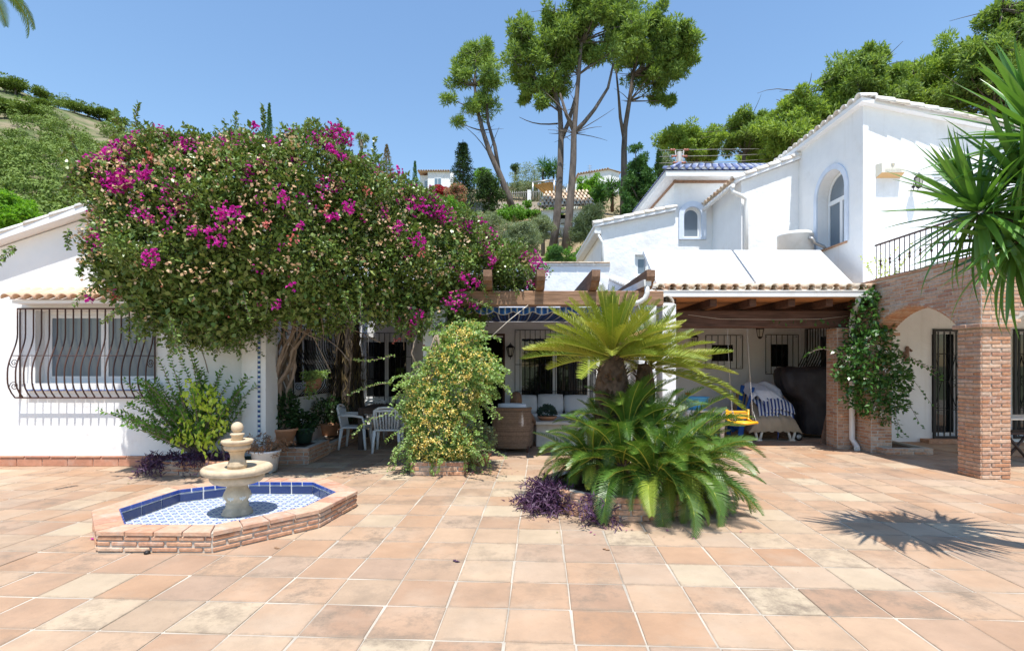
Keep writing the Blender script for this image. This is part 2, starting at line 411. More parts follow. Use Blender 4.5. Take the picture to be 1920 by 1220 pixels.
mat('brick_pale', [(.50,.27,.17),(.56,.36,.25),(.46,.24,.16),(.60,.42,.30)], .9, rnd='object', nvar=.15, nscale=16, bump=.004, bscale=40, spec=.15, dirt=(.58,.50,.42), dscale=7, damt=.5, dlo=.5, dhi=.7)
mat('wicker_plain', (.20,.14,.10), .8, nvar=.25, nscale=40, bump=.004, bscale=90)
mat('siren_cream', (.78,.74,.62), .5); mat('siren_orange', (.58,.36,.16), .35, spec=.5); mat('emblem_grey', (.45,.44,.42), .6); mat('emblem_gold', (.62,.50,.28), .5)
mat('leaf_olive2', [(.075,.105,.055),(.10,.135,.07),(.055,.08,.04)], .6, rnd='island', trans=.25)
mat('leaf_bright2', [(.085,.19,.022),(.11,.23,.03),(.065,.15,.02)], .5, rnd='island', trans=.3)
mat('leaf_palm', [(.10,.16,.05),(.14,.20,.07),(.20,.20,.09)], .5, rnd='island', trans=.25)
mat('leaf_palm_obj', (.11,.17,.045), .45, nvar=.3, nscale=6, trans=.25)
mat('leaf_mount', [(.085,.13,.026),(.115,.165,.034),(.065,.10,.022),(.145,.19,.044)], .7, rnd='island', trans=.15)
mat('leaf_scrub', [(.13,.15,.06),(.18,.18,.08),(.09,.12,.04)], .7, rnd='island', trans=.2)
mat('cornice_brick', (.30,.18,.12), .9, nvar=.3, nscale=12)
mat('insulator_red', (.40,.14,.10), .35, spec=.5)
mat('leaf_litter', [(.30,.16,.08),(.42,.28,.14),(.34,.06,.20),(.22,.20,.08),(.55,.42,.28)], .85, rnd='island')
mat('grout_white', (.70,.69,.66), .8)
mat('stain', (.18,.14,.12), .9)

# terracotta floor tiles: tone per tile, bleached and lichen-stained patches with shapes of their own
def tile_mat(name, src):
    m, nt, out = _nodes(name)
    if src == 'object': n = nt.nodes.new('ShaderNodeObjectInfo'); f = n.outputs['Random']
    else: n = nt.nodes.new('ShaderNodeNewGeometry'); f = n.outputs['Random Per Island']
    c = _ramp(nt, f, [(.40,.245,.150),(.425,.280,.184),(.45,.315,.212),(.38,.220,.130),(.435,.300,.202),(.47,.375,.262),(.355,.226,.150),(.425,.275,.178),(.375,.256,.180),(.44,.320,.226)])
    v = _maprange(nt, _noise(nt, 2.3, 5, .6), .3, .7, .88, 1.12)
    cb = nt.nodes.new('ShaderNodeCombineXYZ')
    for i in range(3): nt.links.new(v, cb.inputs[i])
    c = _mix(nt, 1.0, c, cb.outputs[0], 'MULTIPLY')
    bl = _maprange(nt, _noise(nt, 1.1, 5, .6), .50, .72, 0, .55); c = _mix(nt, bl, c, (.46,.365,.275))
    # grey lichen: only on some tiles, in blotches
    w = nt.nodes.new('ShaderNodeMath'); w.operation = 'MULTIPLY'; w.inputs[1].default_value = 7.31; nt.links.new(f, w.inputs[0])
    fr = nt.nodes.new('ShaderNodeMath'); fr.operation = 'FRACT'; nt.links.new(w.outputs[0], fr.inputs[0])
    gate = _maprange(nt, fr.outputs[0], .35, 1.0, .12, 1)
    bl2 = _maprange(nt, _noise(nt, 3.6, 10, .78), .47, .62, 0, 1)
    mm = nt.nodes.new('ShaderNodeMath'); mm.operation = 'MULTIPLY'; nt.links.new(gate, mm.inputs[0]); nt.links.new(bl2, mm.inputs[1])
    m2 = nt.nodes.new('ShaderNodeMath'); m2.operation = 'MULTIPLY'; m2.inputs[1].default_value = .85; nt.links.new(mm.outputs[0], m2.inputs[0])
    c = _mix(nt, m2.outputs[0], c, (.20,.155,.115))
    sp = _maprange(nt, _noise(nt, 34, 3, .6), .66, .74, 0, .5); c = _mix(nt, sp, c, (.24,.18,.13))
    if src == 'object':
        tc = nt.nodes.new('ShaderNodeTexCoord'); ab = nt.nodes.new('ShaderNodeVectorMath'); ab.operation = 'ABSOLUTE'; nt.links.new(tc.outputs['Object'], ab.inputs[0])
        sp3 = nt.nodes.new('ShaderNodeSeparateXYZ'); nt.links.new(ab.outputs[0], sp3.inputs[0])
        mx = nt.nodes.new('ShaderNodeMath'); mx.operation = 'MAXIMUM'; nt.links.new(sp3.outputs[0], mx.inputs[0]); nt.links.new(sp3.outputs[1], mx.inputs[1])
        nz = _noise(nt, 11, 6, .7); ad = nt.nodes.new('ShaderNodeMath'); ad.operation = 'MULTIPLY_ADD'; ad.inputs[1].default_value = .11; nt.links.new(nz, ad.inputs[0]); nt.links.new(mx.outputs[0], ad.inputs[2])
        c = _mix(nt, _maprange(nt, ad.outputs[0], .240, .268, 0, .62), c, (.27,.205,.15))
    b = nt.nodes.new('ShaderNodeBsdfPrincipled'); nt.links.new(c, b.inputs['Base Color'])
    b.inputs['Roughness'].default_value = .8; b.inputs['Specular IOR Level'].default_value = .22
    bp = nt.nodes.new('ShaderNodeBump'); bp.inputs['Distance'].default_value = .003
    nt.links.new(_noise(nt, 26, 6, .6), bp.inputs['Height']); nt.links.new(bp.outputs[0], b.inputs['Normal'])
    nt.links.new(b.outputs[0], out.inputs[0])
tile_mat('floor_tile', 'object'); tile_mat('floor_tile_isl', 'island')

# patterned basin floor: white glazed tiles printed with blue eight-point stars and pale green knots
def pattern_mat():
    m, nt, out = _nodes('star_print')
    g = nt.nodes.new('ShaderNodeNewGeometry'); mp = nt.nodes.new('ShaderNodeMapping')
    mp.inputs['Rotation'].default_value = (0, 0, R(4)); mp.inputs['Scale'].default_value = (10.5, 10.5, 10.5)
    nt.links.new(g.outputs['Position'], mp.inputs['Vector'])
    sx = nt.nodes.new('ShaderNodeSeparateXYZ'); nt.links.new(mp.outputs[0], sx.inputs[0])
    def M(op, a, b=None):
        n = nt.nodes.new('ShaderNodeMath'); n.operation = op
        for i, q in enumerate((a, b)):
            if q is None: continue
            if isinstance(q, (int, float)): n.inputs[i].default_value = q
            else: nt.links.new(q, n.inputs[i])
        return n.outputs[0]
    def cell(off):
        u = M('ABSOLUTE', M('SUBTRACT', M('FRACT', M('ADD', sx.outputs[0], off)), .5))
        v = M('ABSOLUTE', M('SUBTRACT', M('FRACT', M('ADD', sx.outputs[1], off)), .5)); return u, v
    u, v = cell(0.0)
    star = M('MULTIPLY', M('LESS_THAN', M('MINIMUM', M('MAXIMUM', u, v), M('MULTIPLY', M('ADD', u, v), .72)), .27),
             M('GREATER_THAN', M('MAXIMUM', u, v), .10))
    u2, v2 = cell(0.5)
    knot = M('LESS_THAN', M('ADD', u2, v2), .24)
    line = M('LESS_THAN', M('ABSOLUTE', M('SUBTRACT', M('ADD', u2, v2), .36)), .035)
    u3 = M('ABSOLUTE', M('SUBTRACT', M('FRACT', M('MULTIPLY', sx.outputs[0], .5)), .5)); v3 = M('ABSOLUTE', M('SUBTRACT', M('FRACT', M('MULTIPLY', sx.outputs[1], .5)), .5))
    grout = M('GREATER_THAN', M('MAXIMUM', u3, v3), .487)
    c = _mix(nt, star, (.66,.68,.68), (.085,.14,.36)); c = _mix(nt, knot, c, (.42,.56,.55)); c = _mix(nt, line, c, (.13,.19,.40))
    c = _mix(nt, grout, c, (.52,.50,.47))
    c = _mix(nt, _maprange(nt, _noise(nt, 4, 6, .65), .5, .7, 0, .35), c, (.60,.58,.54))
    b = nt.nodes.new('ShaderNodeBsdfPrincipled'); nt.links.new(c, b.inputs['Base Color']); b.inputs['Roughness'].default_value = .4
    nt.links.new(b.outputs[0], out.inputs[0])
pattern_mat()
# stripes in world x (awning, towel)
def stripe_mat(name, cols, scale, axis=0, trans=.0, rot=0):
    m, nt, out = _nodes(name)
    g = nt.nodes.new('ShaderNodeNewGeometry'); mp = nt.nodes.new('ShaderNodeMapping'); mp.inputs['Rotation'].default_value = (0, 0, rot)
    nt.links.new(g.outputs['Position'], mp.inputs[0]); sx = nt.nodes.new('ShaderNodeSeparateXYZ'); nt.links.new(mp.outputs[0], sx.inputs[0])
    a = nt.nodes.new('ShaderNodeMath'); a.operation = 'MULTIPLY'; a.inputs[1].default_value = scale; nt.links.new(sx.outputs[axis], a.inputs[0])
    f = nt.nodes.new('ShaderNodeMath'); f.operation = 'FRACT'; nt.links.new(a.outputs[0], f.inputs[0])
    c = _ramp(nt, f.outputs[0], cols, const=True)
    b = nt.nodes.new('ShaderNodeBsdfPrincipled'); nt.links.new(c, b.inputs[0]); b.inputs['Roughness'].default_value = .85
    sh = b.outputs[0]
    if trans:
        t = nt.nodes.new('ShaderNodeBsdfTranslucent'); nt.links.new(c, t.inputs[0]); ms = nt.nodes.new('ShaderNodeMixShader'); ms.inputs[0].default_value = trans
        nt.links.new(sh, ms.inputs[1]); nt.links.new(t.outputs[0], ms.inputs[2]); sh = ms.outputs[0]
    nt.links.new(sh, out.inputs[0])
B_ = (.020,.10,.36); B2 = (.035,.17,.50); W_ = (.62,.66,.72); N_ = (.012,.030,.12)
stripe_mat('awning', [N_,N_,B_,N_,N_,W_,N_,B_], 5.0, 0, .02)
stripe_mat('valance', [B_,B_,B2,W_,B2,B_,B_,W_], 5.0, 0, .25)
stripe_mat('towel', [(.70,.71,.74),(.70,.71,.74),(.03,.06,.22),(.03,.06,.22)], 14.0, 0, 0, R(18))
stripe_mat('azulejo', [(.70,.72,.74),(.03,.06,.24),(.03,.06,.24),(.20,.42,.48),(.70,.72,.74)], 13.0, 2, 0)

# ------------------------------------------------------------------ cached piece meshes
_BC = {}
def brick_mesh(l, d, h, m='brick', c=.005):
    k = (round(l, 3), round(d, 3), round(h, 3), m)
    if k not in _BC:
        b = MB(); b.cbox(-k[0]/2, k[0]/2, -d/2, d/2, -h/2, h/2, c); me = b.mesh('brick')
        for v in me.vertices: v.co += Vector((random.uniform(-.003,.003), random.uniform(-.0015,.0015), random.uniform(-.002,.002)))
        me.materials.append(MATS[m]); _BC[k] = me
    return _BC[k]
def frame_M(p, u, n):                     # matrix with local x=u, local -y=n, z up
    u = Vector(u).normalized(); n = Vector(n).normalized(); z = Vector((0,0,1))
    return Matrix(((u.x, -n.x, z.x, p[0]), (u.y, -n.y, z.y, p[1]), (u.z, -n.z, z.z, p[2]), (0,0,0,1)))
def brick_run(parent, org, u, n, length, z0, z1, pitch=.058, bl=.27, joint=.012, depth=.05, proud=.007, m='brick', keep=None, clip=None, off0=0.0, name='brick', halves=True):
    """courses of single bricks on the face through org (direction u, facing n); each brick an object"""
    u = Vector(u).normalized(); n = Vector(n).normalized(); org = Vector(org)
    nc = max(1, round((z1-z0)/pitch)); ph = (z1-z0)/nc; cnt = 0
    for i in range(nc):
        a = off0; zc = z0 + ph*(i+.5)
        cuts = [0.0]; x = bl*(.5 if i % 2 else 1.0)
        while x < length - .05:
            cuts.append(x); x += bl*random.uniform(.92, 1.08)
        cuts.append(length)
        for a, b in zip(cuts[:-1], cuts[1:]):
            if clip:
                ab = clip(a, b, zc)
                if ab is None: continue
                a, b = ab
            L = b-a-joint
            if L < .03: continue
            mid = (a+b)/2
            if keep and not keep(mid, zc, L): continue
            p = org + u*mid + Vector((0,0,1))*(zc-org.z) + n*(proud - depth/2 + random.uniform(-.003,.003))
            M = frame_M(p, u, n) @ Matrix.Rotation(random.uniform(-.012,.012), 4, 'Y')
            piece(brick_mesh(round(L/.02)*.02 if L > .06 else .05, depth, ph-joint, m), name, parent, M); cnt += 1
    return cnt
def barrel_mesh(name, L, r0, r1, th, m, n=10, half=True):
    """half-round roof tile: axis along local +y (uphill), open below; r0 at the low end"""
    b = MB(); rows = 2
    for i in range(rows):
        y = L*i; r = r0 if i == 0 else r1
        for rr in (r, r-th):
            for k in range(n+1):
                a = math.pi*k/n; b.v.append((rr*math.cos(a), y, rr*math.sin(a)))
    w = n+1
    def q(*f): b.f.append(tuple(f)); b.sm.append(True)
    for k in range(n):
        q(k, k+1, 2*w+k+1, 2*w+k); q(w+k+1, w+k, 3*w+k, 3*w+k+1)
        b.f.append((k+1, k, w+k, w+k+1)); b.sm.append(False)
        b.f.append((2*w+k, 2*w+k+1, 3*w+k+1, 3*w+k)); b.sm.append(False)
    for k in (0, n):
        f = (k, 2*w+k, 3*w+k, w+k); b.f.append(f if k == 0 else f[::-1]); b.sm.append(False)
    me = b.mesh(name); me.materials.append(MATS[m]); return me
def roof_M(p, uphill):
    y = Vector(uphill).normalized(); x = y.cross(Vector((0,0,1))).normalized(); z = x.cross(y)
    return Matrix(((x.x, y.x, z.x, p[0]), (x.y, y.y, z.y, p[1]), (x.z, y.z, z.z, p[2]), (0,0,0,1)))
# ================================================================== STRUCTURE
Xv, Yv, Zv = Vector((1,0,0)), Vector((0,1,0)), Vector((0,0,1))
# ---- terrace floor: mortar bed, 300 nearest tiles in view one by one, the rest joined
floor = struct(MB().box(-24, 20, -14, 17, -.12, -.0055).build('terrace_floor', 'grout_floor'))
TA = R(3.03); TW, TD = .410, .428; TU, TV = Vector((math.cos(TA), -math.sin(TA), 0)), Vector((math.sin(TA), math.cos(TA), 0))
tile_me = []
for k in range(8):
    b = MB(); g = .0068
    b.cbox(-TW/2+g, TW/2-g, -TD/2+g, TD/2-g, -.014, 0, .004); me = b.mesh('tile')
    cor = {(sx,sy): Vector((random.uniform(-.006,.006), random.uniform(-.006,.006), 0)) for sx in (-1,1) for sy in (-1,1)}
    for v in me.vertices: v.co += cor[(1 if v.co.x > 0 else -1, 1 if v.co.y > 0 else -1)] + Vector((random.uniform(-.0018,.0018), random.uniform(-.0018,.0018), 0))
    me.materials.append(MATS['floor_tile']); tile_me.append(me)
cells = []
for i in range(-46, 42):
    for j in range(-34, 28):
        c = TU*(.20 + TW*(i+.5)) + TV*(3.515 + TD*(j+.5))
        if -16 < c.x < 14 and -9 < c.y < 13.9: cells.append((c, i, j))
def seen(c):
    if c.y < 2.7: return -1
    px = 960 + c.x/c.y*1000; py = 685 + 1600/c.y
    if not (-40 < px < 1960 and py < 1265): return -1
    if c.x < -4.0 and c.y > 8.5: return -1
    return 1000/c.y**2
cells.sort(key=lambda t: -seen(t[0]))
rest_v = []
for n_, (c, i, j) in enumerate(cells):
    tilt = Matrix.Rotation(random.uniform(-.0035,.0035), 4, 'X') @ Matrix.Rotation(random.uniform(-.0035,.0035), 4, 'Y')
    M = Matrix.Translation((c.x, c.y, random.uniform(-.002,.0015))) @ Matrix.Rotation(-TA + random.uniform(-.004,.004), 4, 'Z') @ tilt
    if n_ < 300 and seen(c) > 0: piece(tile_me[(i*3+j*5) % 8], 'tile', floor, M)
    else: rest_v.append(M)
src = tile_me[0]; sv = np.array([v.co[:] for v in src.vertices]); sf = [tuple(p.vertices) for p in src.polygons]
allv, allf = [], []
for M in rest_v:
    m3 = np.array(M); b0 = len(allv)*len(sv)
    allv.append(sv @ m3[:3,:3].T + m3[:3,3]); allf += [tuple(b0+q for q in f) for f in sf]
me = bpy.data.meshes.new('tile_field'); me.from_pydata(np.vstack(allv).tolist(), [], allf); me.update()
stuff(link(me, 'tile_field', 'floor_tile_isl', floor))
# ---- far ground and hillside
struct(MB().box(-1500, 1500, -1500, 16, -1.4, -.9).build('ground', 'country'))
def hill_z(x, y):
    yy = min(y, 82); z = .42*yy - 5.56
    if y > 82: z += (y-82)*.02
    z += .35*math.sin(x*.21+1)*math.sin(y*.17) + .25*math.sin(x*.53+y*.31)
    if x > 12: z += (x-12)*.10
    if x < -16: z -= min((-16-x)*.12, 5)
    return z
def grid_mesh(name, xs, ys, fz):
    V = [(x, y, fz(x, y)) for y in ys for x in xs]; nx = len(xs)
    F = [(j*nx+i, j*nx+i+1, (j+1)*nx+i+1, (j+1)*nx+i) for j in range(len(ys)-1) for i in range(nx-1)]
    me = bpy.data.meshes.new(name); me.from_pydata(V, [], F); me.polygons.foreach_set('use_smooth', [True]*len(F)); return me
struct(link(grid_mesh('hillside', [-60+2.2*i for i in range(70)], [16.6+1.6*j for j in range(75)], hill_z), 'hillside', 'dry_ground'))
RIDGE = [(-700,-60),(-300,60),(0,152),(70,165),(130,190),(200,215),(262,255),(330,300),(450,360),(620,450),(900,560)]
def ridge_z(px):
    for (a,ya),(b,yb) in zip(RIDGE[:-1], RIDGE[1:]):
        if a <= px <= b: return ya + (yb-ya)*(px-a)/(b-a)
    return 560
def mount_z(x, y):
    D = 230.0; px = 960 + x/y*1000 if y > 1 else 0
    top = EYE + (685 - ridge_z(px))*D/1000 - 2.5
    t = max(0, min(1, (y-45)/(D-45))); base = 4.0
    z = base + (top-base)*(t**1.12)
    if y > D: z = top - (y-D)*.35
    return z + 1.6*math.sin(x*.09)*math.sin(y*.07+1) + .8*math.sin(x*.23+y*.11)
def pxgrid(name, pxs, ys):
    V = []; nx = len(pxs)
    for y in ys:
        for q in pxs:
            x = (q-960)/1000*y; V.append((x, y, mount_z(x, y)))
    F = [(j*nx+i, j*nx+i+1, (j+1)*nx+i+1, (j+1)*nx+i) for j in range(len(ys)-1) for i in range(nx-1)]
    me = bpy.data.meshes.new(name); me.from_pydata(V, [], F); me.polygons.foreach_set('use_smooth', [True]*len(F)); return me
struct(link(pxgrid('mountain', [-700+28*i for i in range(50)], [46+6*j for j in range(40)]), 'mountain', 'mountain_ground'))

# ---- window parts -------------------------------------------------------------
def fr(u, v, o): return lambda a, b, d=0.0: Vector(o) + Vector(u)*a + Vector(v)*b + FN*d
def frame_bars(mb, org, u, n, a0, a1, b0, b1, w, d0, d1):
    """rectangular frame of four bars in the plane (u,z); n outward; d0..d1 depth along n"""
    org, u, n = Vector(org), Vector(u).normalized(), Vector(n).normalized()
    M = Matrix(((u.x, n.x, 0, org.x), (u.y, n.y, 0, org.y), (0, 0, 1, 0), (0,0,0,1)))
    for (x0,x1,z0,z1) in ((a0,a1,b0,b0+w),(a0,a1,b1-w,b1),(a0,a0+w,b0+w,b1-w),(a1-w,a1,b0+w,b1-w)):
        mb.box(x0, x1, d0, d1, z0, z1, M)
    return M
def window(parent, org, u, n, a0, a1, b0, b1, sashes=2, recess=.14, fw=.06, glass='glass', curtain=False, name='window'):
    mb = MB(); frame_bars(mb, org, u, n, a0, a1, b0, b1, fw, -recess-.05, -recess)
    o = mb.build(name, 'pvc', parent); wdt = (a1-a0-2*fw)/sashes
    for k in range(sashes):
        s0 = a0+fw+wdt*k; dd = -.052 if k % 2 else -.012
        mb = MB(); M = frame_bars(mb, org, u, n, s0+.002, s0+wdt-.002, b0+fw+.002, b1-fw-.002, .05, -recess-.035+dd/2, -recess-.008+dd/2)
        mb.build('sash', 'pvc', o)
        g = MB().box(s0+.05, s0+wdt-.05, -recess-.026+dd/2, -recess-.020+dd/2, b0+fw+.05, b1-fw-.05, M); g.build('pane', glass, o)
    return o
def grille(parent, org, u, n, a0, a1, b0, b1, nb, out=.05, rails=(.0, .33, .66, 1.0), r=.009, name='window_grille', m='iron'):
    org, u, n = Vector(org), Vector(u).normalized(), Vector(n).normalized()
    mb = MB(); pt = lambda a, b, d: org + u*a + Zv*b + n*d
    for t in rails:
        z = b0+(b1-b0)*t; mb.tube([pt(a0,z-0.0,out), pt(a1,z,out)], r*.9, 6)
    for a in (a0+.03, a1-.03):
        for z in (b0+.05, b1-.05): mb.tube([pt(a,z,-.02), pt(a,z,out)], r*.8, 6)
    o = mb.build(name, m, parent)
    bm_ = MB().tube([Vector((0,0,b0)), Vector((0,0,b1))], r, 6).mesh('bar'); bm_.materials.append(MATS[m])
    for k in range(nb):
        a = a0 + (a1-a0)*k/(nb-1); q = org + u*a + n*(out+.012)
        piece(bm_, 'bar', o, Matrix.Translation((q.x, q.y, 0)))
    return o
def cage(parent, org, u, n, a0, a1, b0, b1, nb, out=.10, bulge=.24, r=.011, m='iron_brown'):
    """bellied Andalusian window cage"""
    org, u, n = Vector(org), Vector(u).normalized(), Vector(n).normalized(); H = b1-b0
    def prof(t):          # t from top (0) to bottom (1)
        s = .5 - .5*math.cos(math.pi*min(max((t-.28)/.44, 0), 1))
        d = out + bulge*s
        if t > .80: d -= (t-.80)/.20*bulge*.75*((t-.80)/.20)
        return d
    pts = [(n*prof(t/18) + Zv*(b1-H*t/18)) for t in range(19)]
    bar = MB().tube(pts, r, 6).mesh('bar'); bar.materials.append(MATS[m])
    mb = MB(); pt = lambda a, z, d: org + u*a + Zv*z + n*d
    for t, rr in ((0, r*1.2), (.53, r*.6), (1, r*1.2)):
        z = b1-H*t; d = prof(t)
        mb.tube([pt(a0,z,-.02), pt(a0,z,d), pt(a1,z,d), pt(a1,z,-.02)], rr, 6)
    for a in (a0, a1): mb.tube([pt(a, b1, .02), pt(a, b0, .02)], r, 6)
    for a in (a0, a1):    # scrolls in the belly's sides
        for zc, sg in ((b0+.13*H, 1), (b0+.39*H, -1)):
            sp = []
            for q in range(26):
                th = q*.42; rad = .075*(1-q/30); sp.append(pt(a, zc+sg*rad*math.sin(th), .12+rad*math.cos(th)))
            mb.tube(sp, .006, 5)
    o = mb.build('window_grille', m, parent)
    for k in range(nb):
        q = org + u*(a0+(a1-a0)*k/(nb-1)); piece(bar, 'bar', o, Matrix.Translation((q.x, q.y, 0)))
    return o
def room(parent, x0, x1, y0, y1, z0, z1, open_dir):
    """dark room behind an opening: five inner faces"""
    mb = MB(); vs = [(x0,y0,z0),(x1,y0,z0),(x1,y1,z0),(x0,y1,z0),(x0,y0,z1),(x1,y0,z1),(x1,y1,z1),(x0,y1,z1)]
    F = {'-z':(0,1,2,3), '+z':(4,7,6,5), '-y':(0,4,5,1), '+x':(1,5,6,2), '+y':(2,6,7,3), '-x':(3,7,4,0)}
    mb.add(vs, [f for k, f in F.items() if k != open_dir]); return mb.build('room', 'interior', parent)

# ================================================================== LEFT WING
wing = thing('house_wing', 'low white gabled house wing with caged window behind the bougainvillea', 'house', (-7.5, 8.5, 0))
YF = 8.5; XR = -4.07
APX, APZ = -5.2, 4.47; SL = .335
top_at = lambda x: APZ - SL*(APX-x) if x < APX else APZ - .6*(x-APX)
WX0, WX1, WZ0, WZ1 = PX(66,8.5), PX(292,8.5), PZ(718,8.5), PZ(582,8.5)
outer = [(-12,0),(XR,0),(XR,top_at(XR)),(APX,APZ),(-12,top_at(-12))]
link(wall_mesh('front_wall', outer, [rect(WX0,WX1,WZ0,WZ1)], (0,YF,0), Xv, Zv, -Yv, .32), 'front_wall', 'plaster', wing)
SY0, SY1, SZ0, SZ1 = 10.0, 11.7, 1.15, 2.25
link(wall_mesh('side_wall', [(YF+.325,0),(13.59,0),(13.59,3.6),(YF+.325,3.6)], [rect(SY0,SY1,SZ0,SZ1)], (XR,0,0), Yv, Zv, Xv, .3), 'side_wall', 'plaster', wing)
MB().box(-12, -11.7, YF+.33, 16, 0, 2.0).box(-11.69, XR-.31, 15.7, 16, 0, 3).build('back_wall', 'plaster', wing)
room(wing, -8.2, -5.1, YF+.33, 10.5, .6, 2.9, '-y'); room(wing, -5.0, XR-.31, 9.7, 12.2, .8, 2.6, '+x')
w = window(wing, (0,YF,0), Xv, -Yv, WX0, WX1, WZ0, WZ1, 2, .17, .055, glass='glass_frost')
cu = MB(); n = 60
for k in range(n+1):
    x = WX0 + (WX1-WX0)*k/n
    cu.v += [(x, YF+.36+.025*math.sin(k*1.3)+.012*math.sin(k*2.9), WZ0-.1), (x, YF+.36+.025*math.sin(k*1.3+.3), WZ1+.1)]
cu.f = [(2*k,2*k+2,2*k+3,2*k+1) for k in range(n) if not (n*.62 < k < n*.70)]; cu.sm = [True]*len(cu.f); cu.build('curtain', 'curtain', w)
# sill with a blue nosing, lintel shelf, little tiled canopy
sl = MB().box(WX0-.10, WX1+.10, YF-.05, YF+.12, WZ0-.12, WZ0).build('window_sill', 'trim_white', wing)
for k in range(14):
    x = WX0-.10 + (WX1-WX0+.2)*k/14; piece(brick_mesh(.145, .03, .018, 'ceramic_blue', .002), 'nosing_tile', sl, Matrix.Translation((x+.075, YF-.052, WZ0-.112)))
LX0, LX1 = PX(38,8.4), PX(330,8.4); LZ = PZ(568,8.4)
can = MB().box(LX0+.02, LX1, YF-.26, YF-.002, LZ-.02, LZ+.03).build('window_canopy', 'trim_white', wing)
bt = barrel_mesh('canopy_tile', .42, .082, .078, .014, 'roof_tile_peach'); bt2 = barrel_mesh('canopy_end', .40, .080, .074, .013, 'roof_tile_white')
k = 0; x = LX0-.06
while x < LX1:
    p = (x+.08, YF-.36, LZ+.035); piece(bt, 'roof_tile', can, roof_M(p, (0,1,.42)))
    x += .176; k += 1
MB().add([(LX0,YF-.30,LZ+.032),(LX1,YF-.30,LZ+.032),(LX1,YF-.003,LZ+.16),(LX0,YF-.003,LZ+.16)], [(0,1,2,3)]).build('tile_bed', 'roof_tile_white', can)
cage(wing, (0,YF,0), Xv, -Yv, PX(34,8.45), PX(288,8.45), PZ(746,8.3), PZ(578,8.4), 18, out=.06, bulge=.17)
cage(wing, (XR,0,0), Yv, Xv, SY0-.12, SY1+.12, SZ0-.12, SZ1+.10, 15, out=.06, bulge=.22, m='iron')
window(wing, (XR,0,0), Yv, Xv, SY0, SY1, SZ0, SZ1, 2, .15)
# roof
mb = MB()
for (xa, xb) in ((-12.6, APX), (APX, XR+.25)):
    za, zb = top_at(xa)+.02, top_at(xb)+.02; t = .10
    vs = [(xa,YF-.20,za),(xb,YF-.20,zb),(xb,16.2,zb),(xa,16.2,za)]
    vs += [(a,b,c+t) for a,b,c in vs]
    mb.add(vs, [(0,3,2,1),(4,5,6,7),(0,1,5,4),(1,2,6,5),(2,3,7,6),(3,0,4,7)])
rf = mb.build('roof', 'trim_white', wing)
vt = barrel_mesh('verge', .46, .085, .07, .014, 'roof_tile_white'); vt2 = barrel_mesh('cover', .46, .085, .07, .014, 'roof_tile')
for row in range(6):
    x = -12.4
    while x < APX-.05:
        m_ = vt if row < 1 else vt2
        piece(m_, 'roof_tile', rf, roof_M((x, YF-.13+row*.21, top_at(x)+.115), (1,0,SL))); x += .40
ch = MB().box(-.13,.13,-.13,.13,0,.34).box(-.17,.17,-.17,.17,.341,.38).box(-.12,.12,-.12,.12,.381,.44)
c_o = ch.build('chimney', 'plaster', rf); cp = P(147, 410, 9.3); c_o.location = (cp.x, 9.3, top_at(cp.x)+.08)
# brick skirting: single pieces
for k in range(14):
    L = .405; x = -9.9 + L*(k+.5)
    if x > XR-.1: break
    piece(brick_mesh(L-.012, .03, .125, 'skirting'), 'skirting_brick', wing, Matrix.Translation((x, YF-.008, .065)))
    piece(brick_mesh(L-.012, .045, .03, 'skirting'), 'skirting_brick', wing, Matrix.Translation((x+.13, YF-.012, .150)))
MB().box(-12, XR-.001, YF-.010, YF+.01, 0, .168).build('skirting_bed', 'mortar', wing)
# corner pilaster with a strip of glazed tiles
pil = MB().box(PX(455,8.4), PX(481,8.35), YF-.13, YF-.002, 0, 3.1).box(PX(489,8.35), PX(497,8.35), YF-.13, YF+.3, 0, 3.1).box(PX(481,8.35)+.001, PX(489,8.35)-.001, YF-.10, YF+.29, 0, 3.1).build('corner_pilaster', 'plaster', wing)
tm = MB().cbox(-.029,.029,-.006,.006,-.052,.052,.002).mesh('glazed_tile'); tm.materials.append(MATS['azulejo'])
for k in range(16): piece(tm, 'glazed_tile', pil, Matrix.Translation((PX(485,8.4), YF-.107, .50+.106*k)))

# ================================================================== VILLA (porch back wall and the upper blocks)
villa = thing('villa', 'white stepped villa with arched windows and tiled roofs behind the porch', 'house', (3, 13.6, 0))
YB = 13.6; XS = 7.37
LW = rect(PX(676,YB), PX(768,YB), .69, 2.32); DO = rect(PX(893,YB), PX(943,YB), .02, 2.32); MD = rect(PX(970,YB), PX(1112,YB), .12, 2.40)
R1 = rect(PX(1326,YB), PX(1386,YB), PZ(687,YB), PZ(636,YB)); R2 = rect(PX(1438,YB), PX(1490,YB), PZ(697,YB), PZ(635,YB))
link(wall_mesh('porch_wall', [(XR,0),(XS,0),(XS,3.45),(2.5,3.45),(2.5,4.14),(XR,4.14)], [LW, DO, MD, R1, R2], (0,YB,0), Xv, Zv, -Yv, .3), 'porch_wall', 'plaster', villa)
for (hole, sash) in ((LW,2),(MD,2),(R1,1),(R2,1)):
    (a0,b0),(_,_),(a1,b1),_ = hole; window(villa, (0,YB,0), Xv, -Yv, a0, a1, b0, b1, sash, .12 if sash == 2 else .03, .06 if sash == 2 else .085)
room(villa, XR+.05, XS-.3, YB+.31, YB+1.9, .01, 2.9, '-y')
MB().box(DO[0][0]-.05, DO[0][0]-.002, YB-.02, YB+.28, .0, 2.36).box(DO[1][0]+.002, DO[1][0]+.05, YB-.02, YB+.28, 0, 2.36).box(DO[0][0]-.05, DO[1][0]+.05, YB-.02, YB+.28, 2.361, 2.41).build('door_frame', 'wood_dark', villa)
G = lambda h, nb, **k: grille(villa, (0,YB,0), Xv, -Yv, h[0][0]-.06, h[1][0]+.06, h[0][1]-.05, h[2][1]+.10, nb, **k)
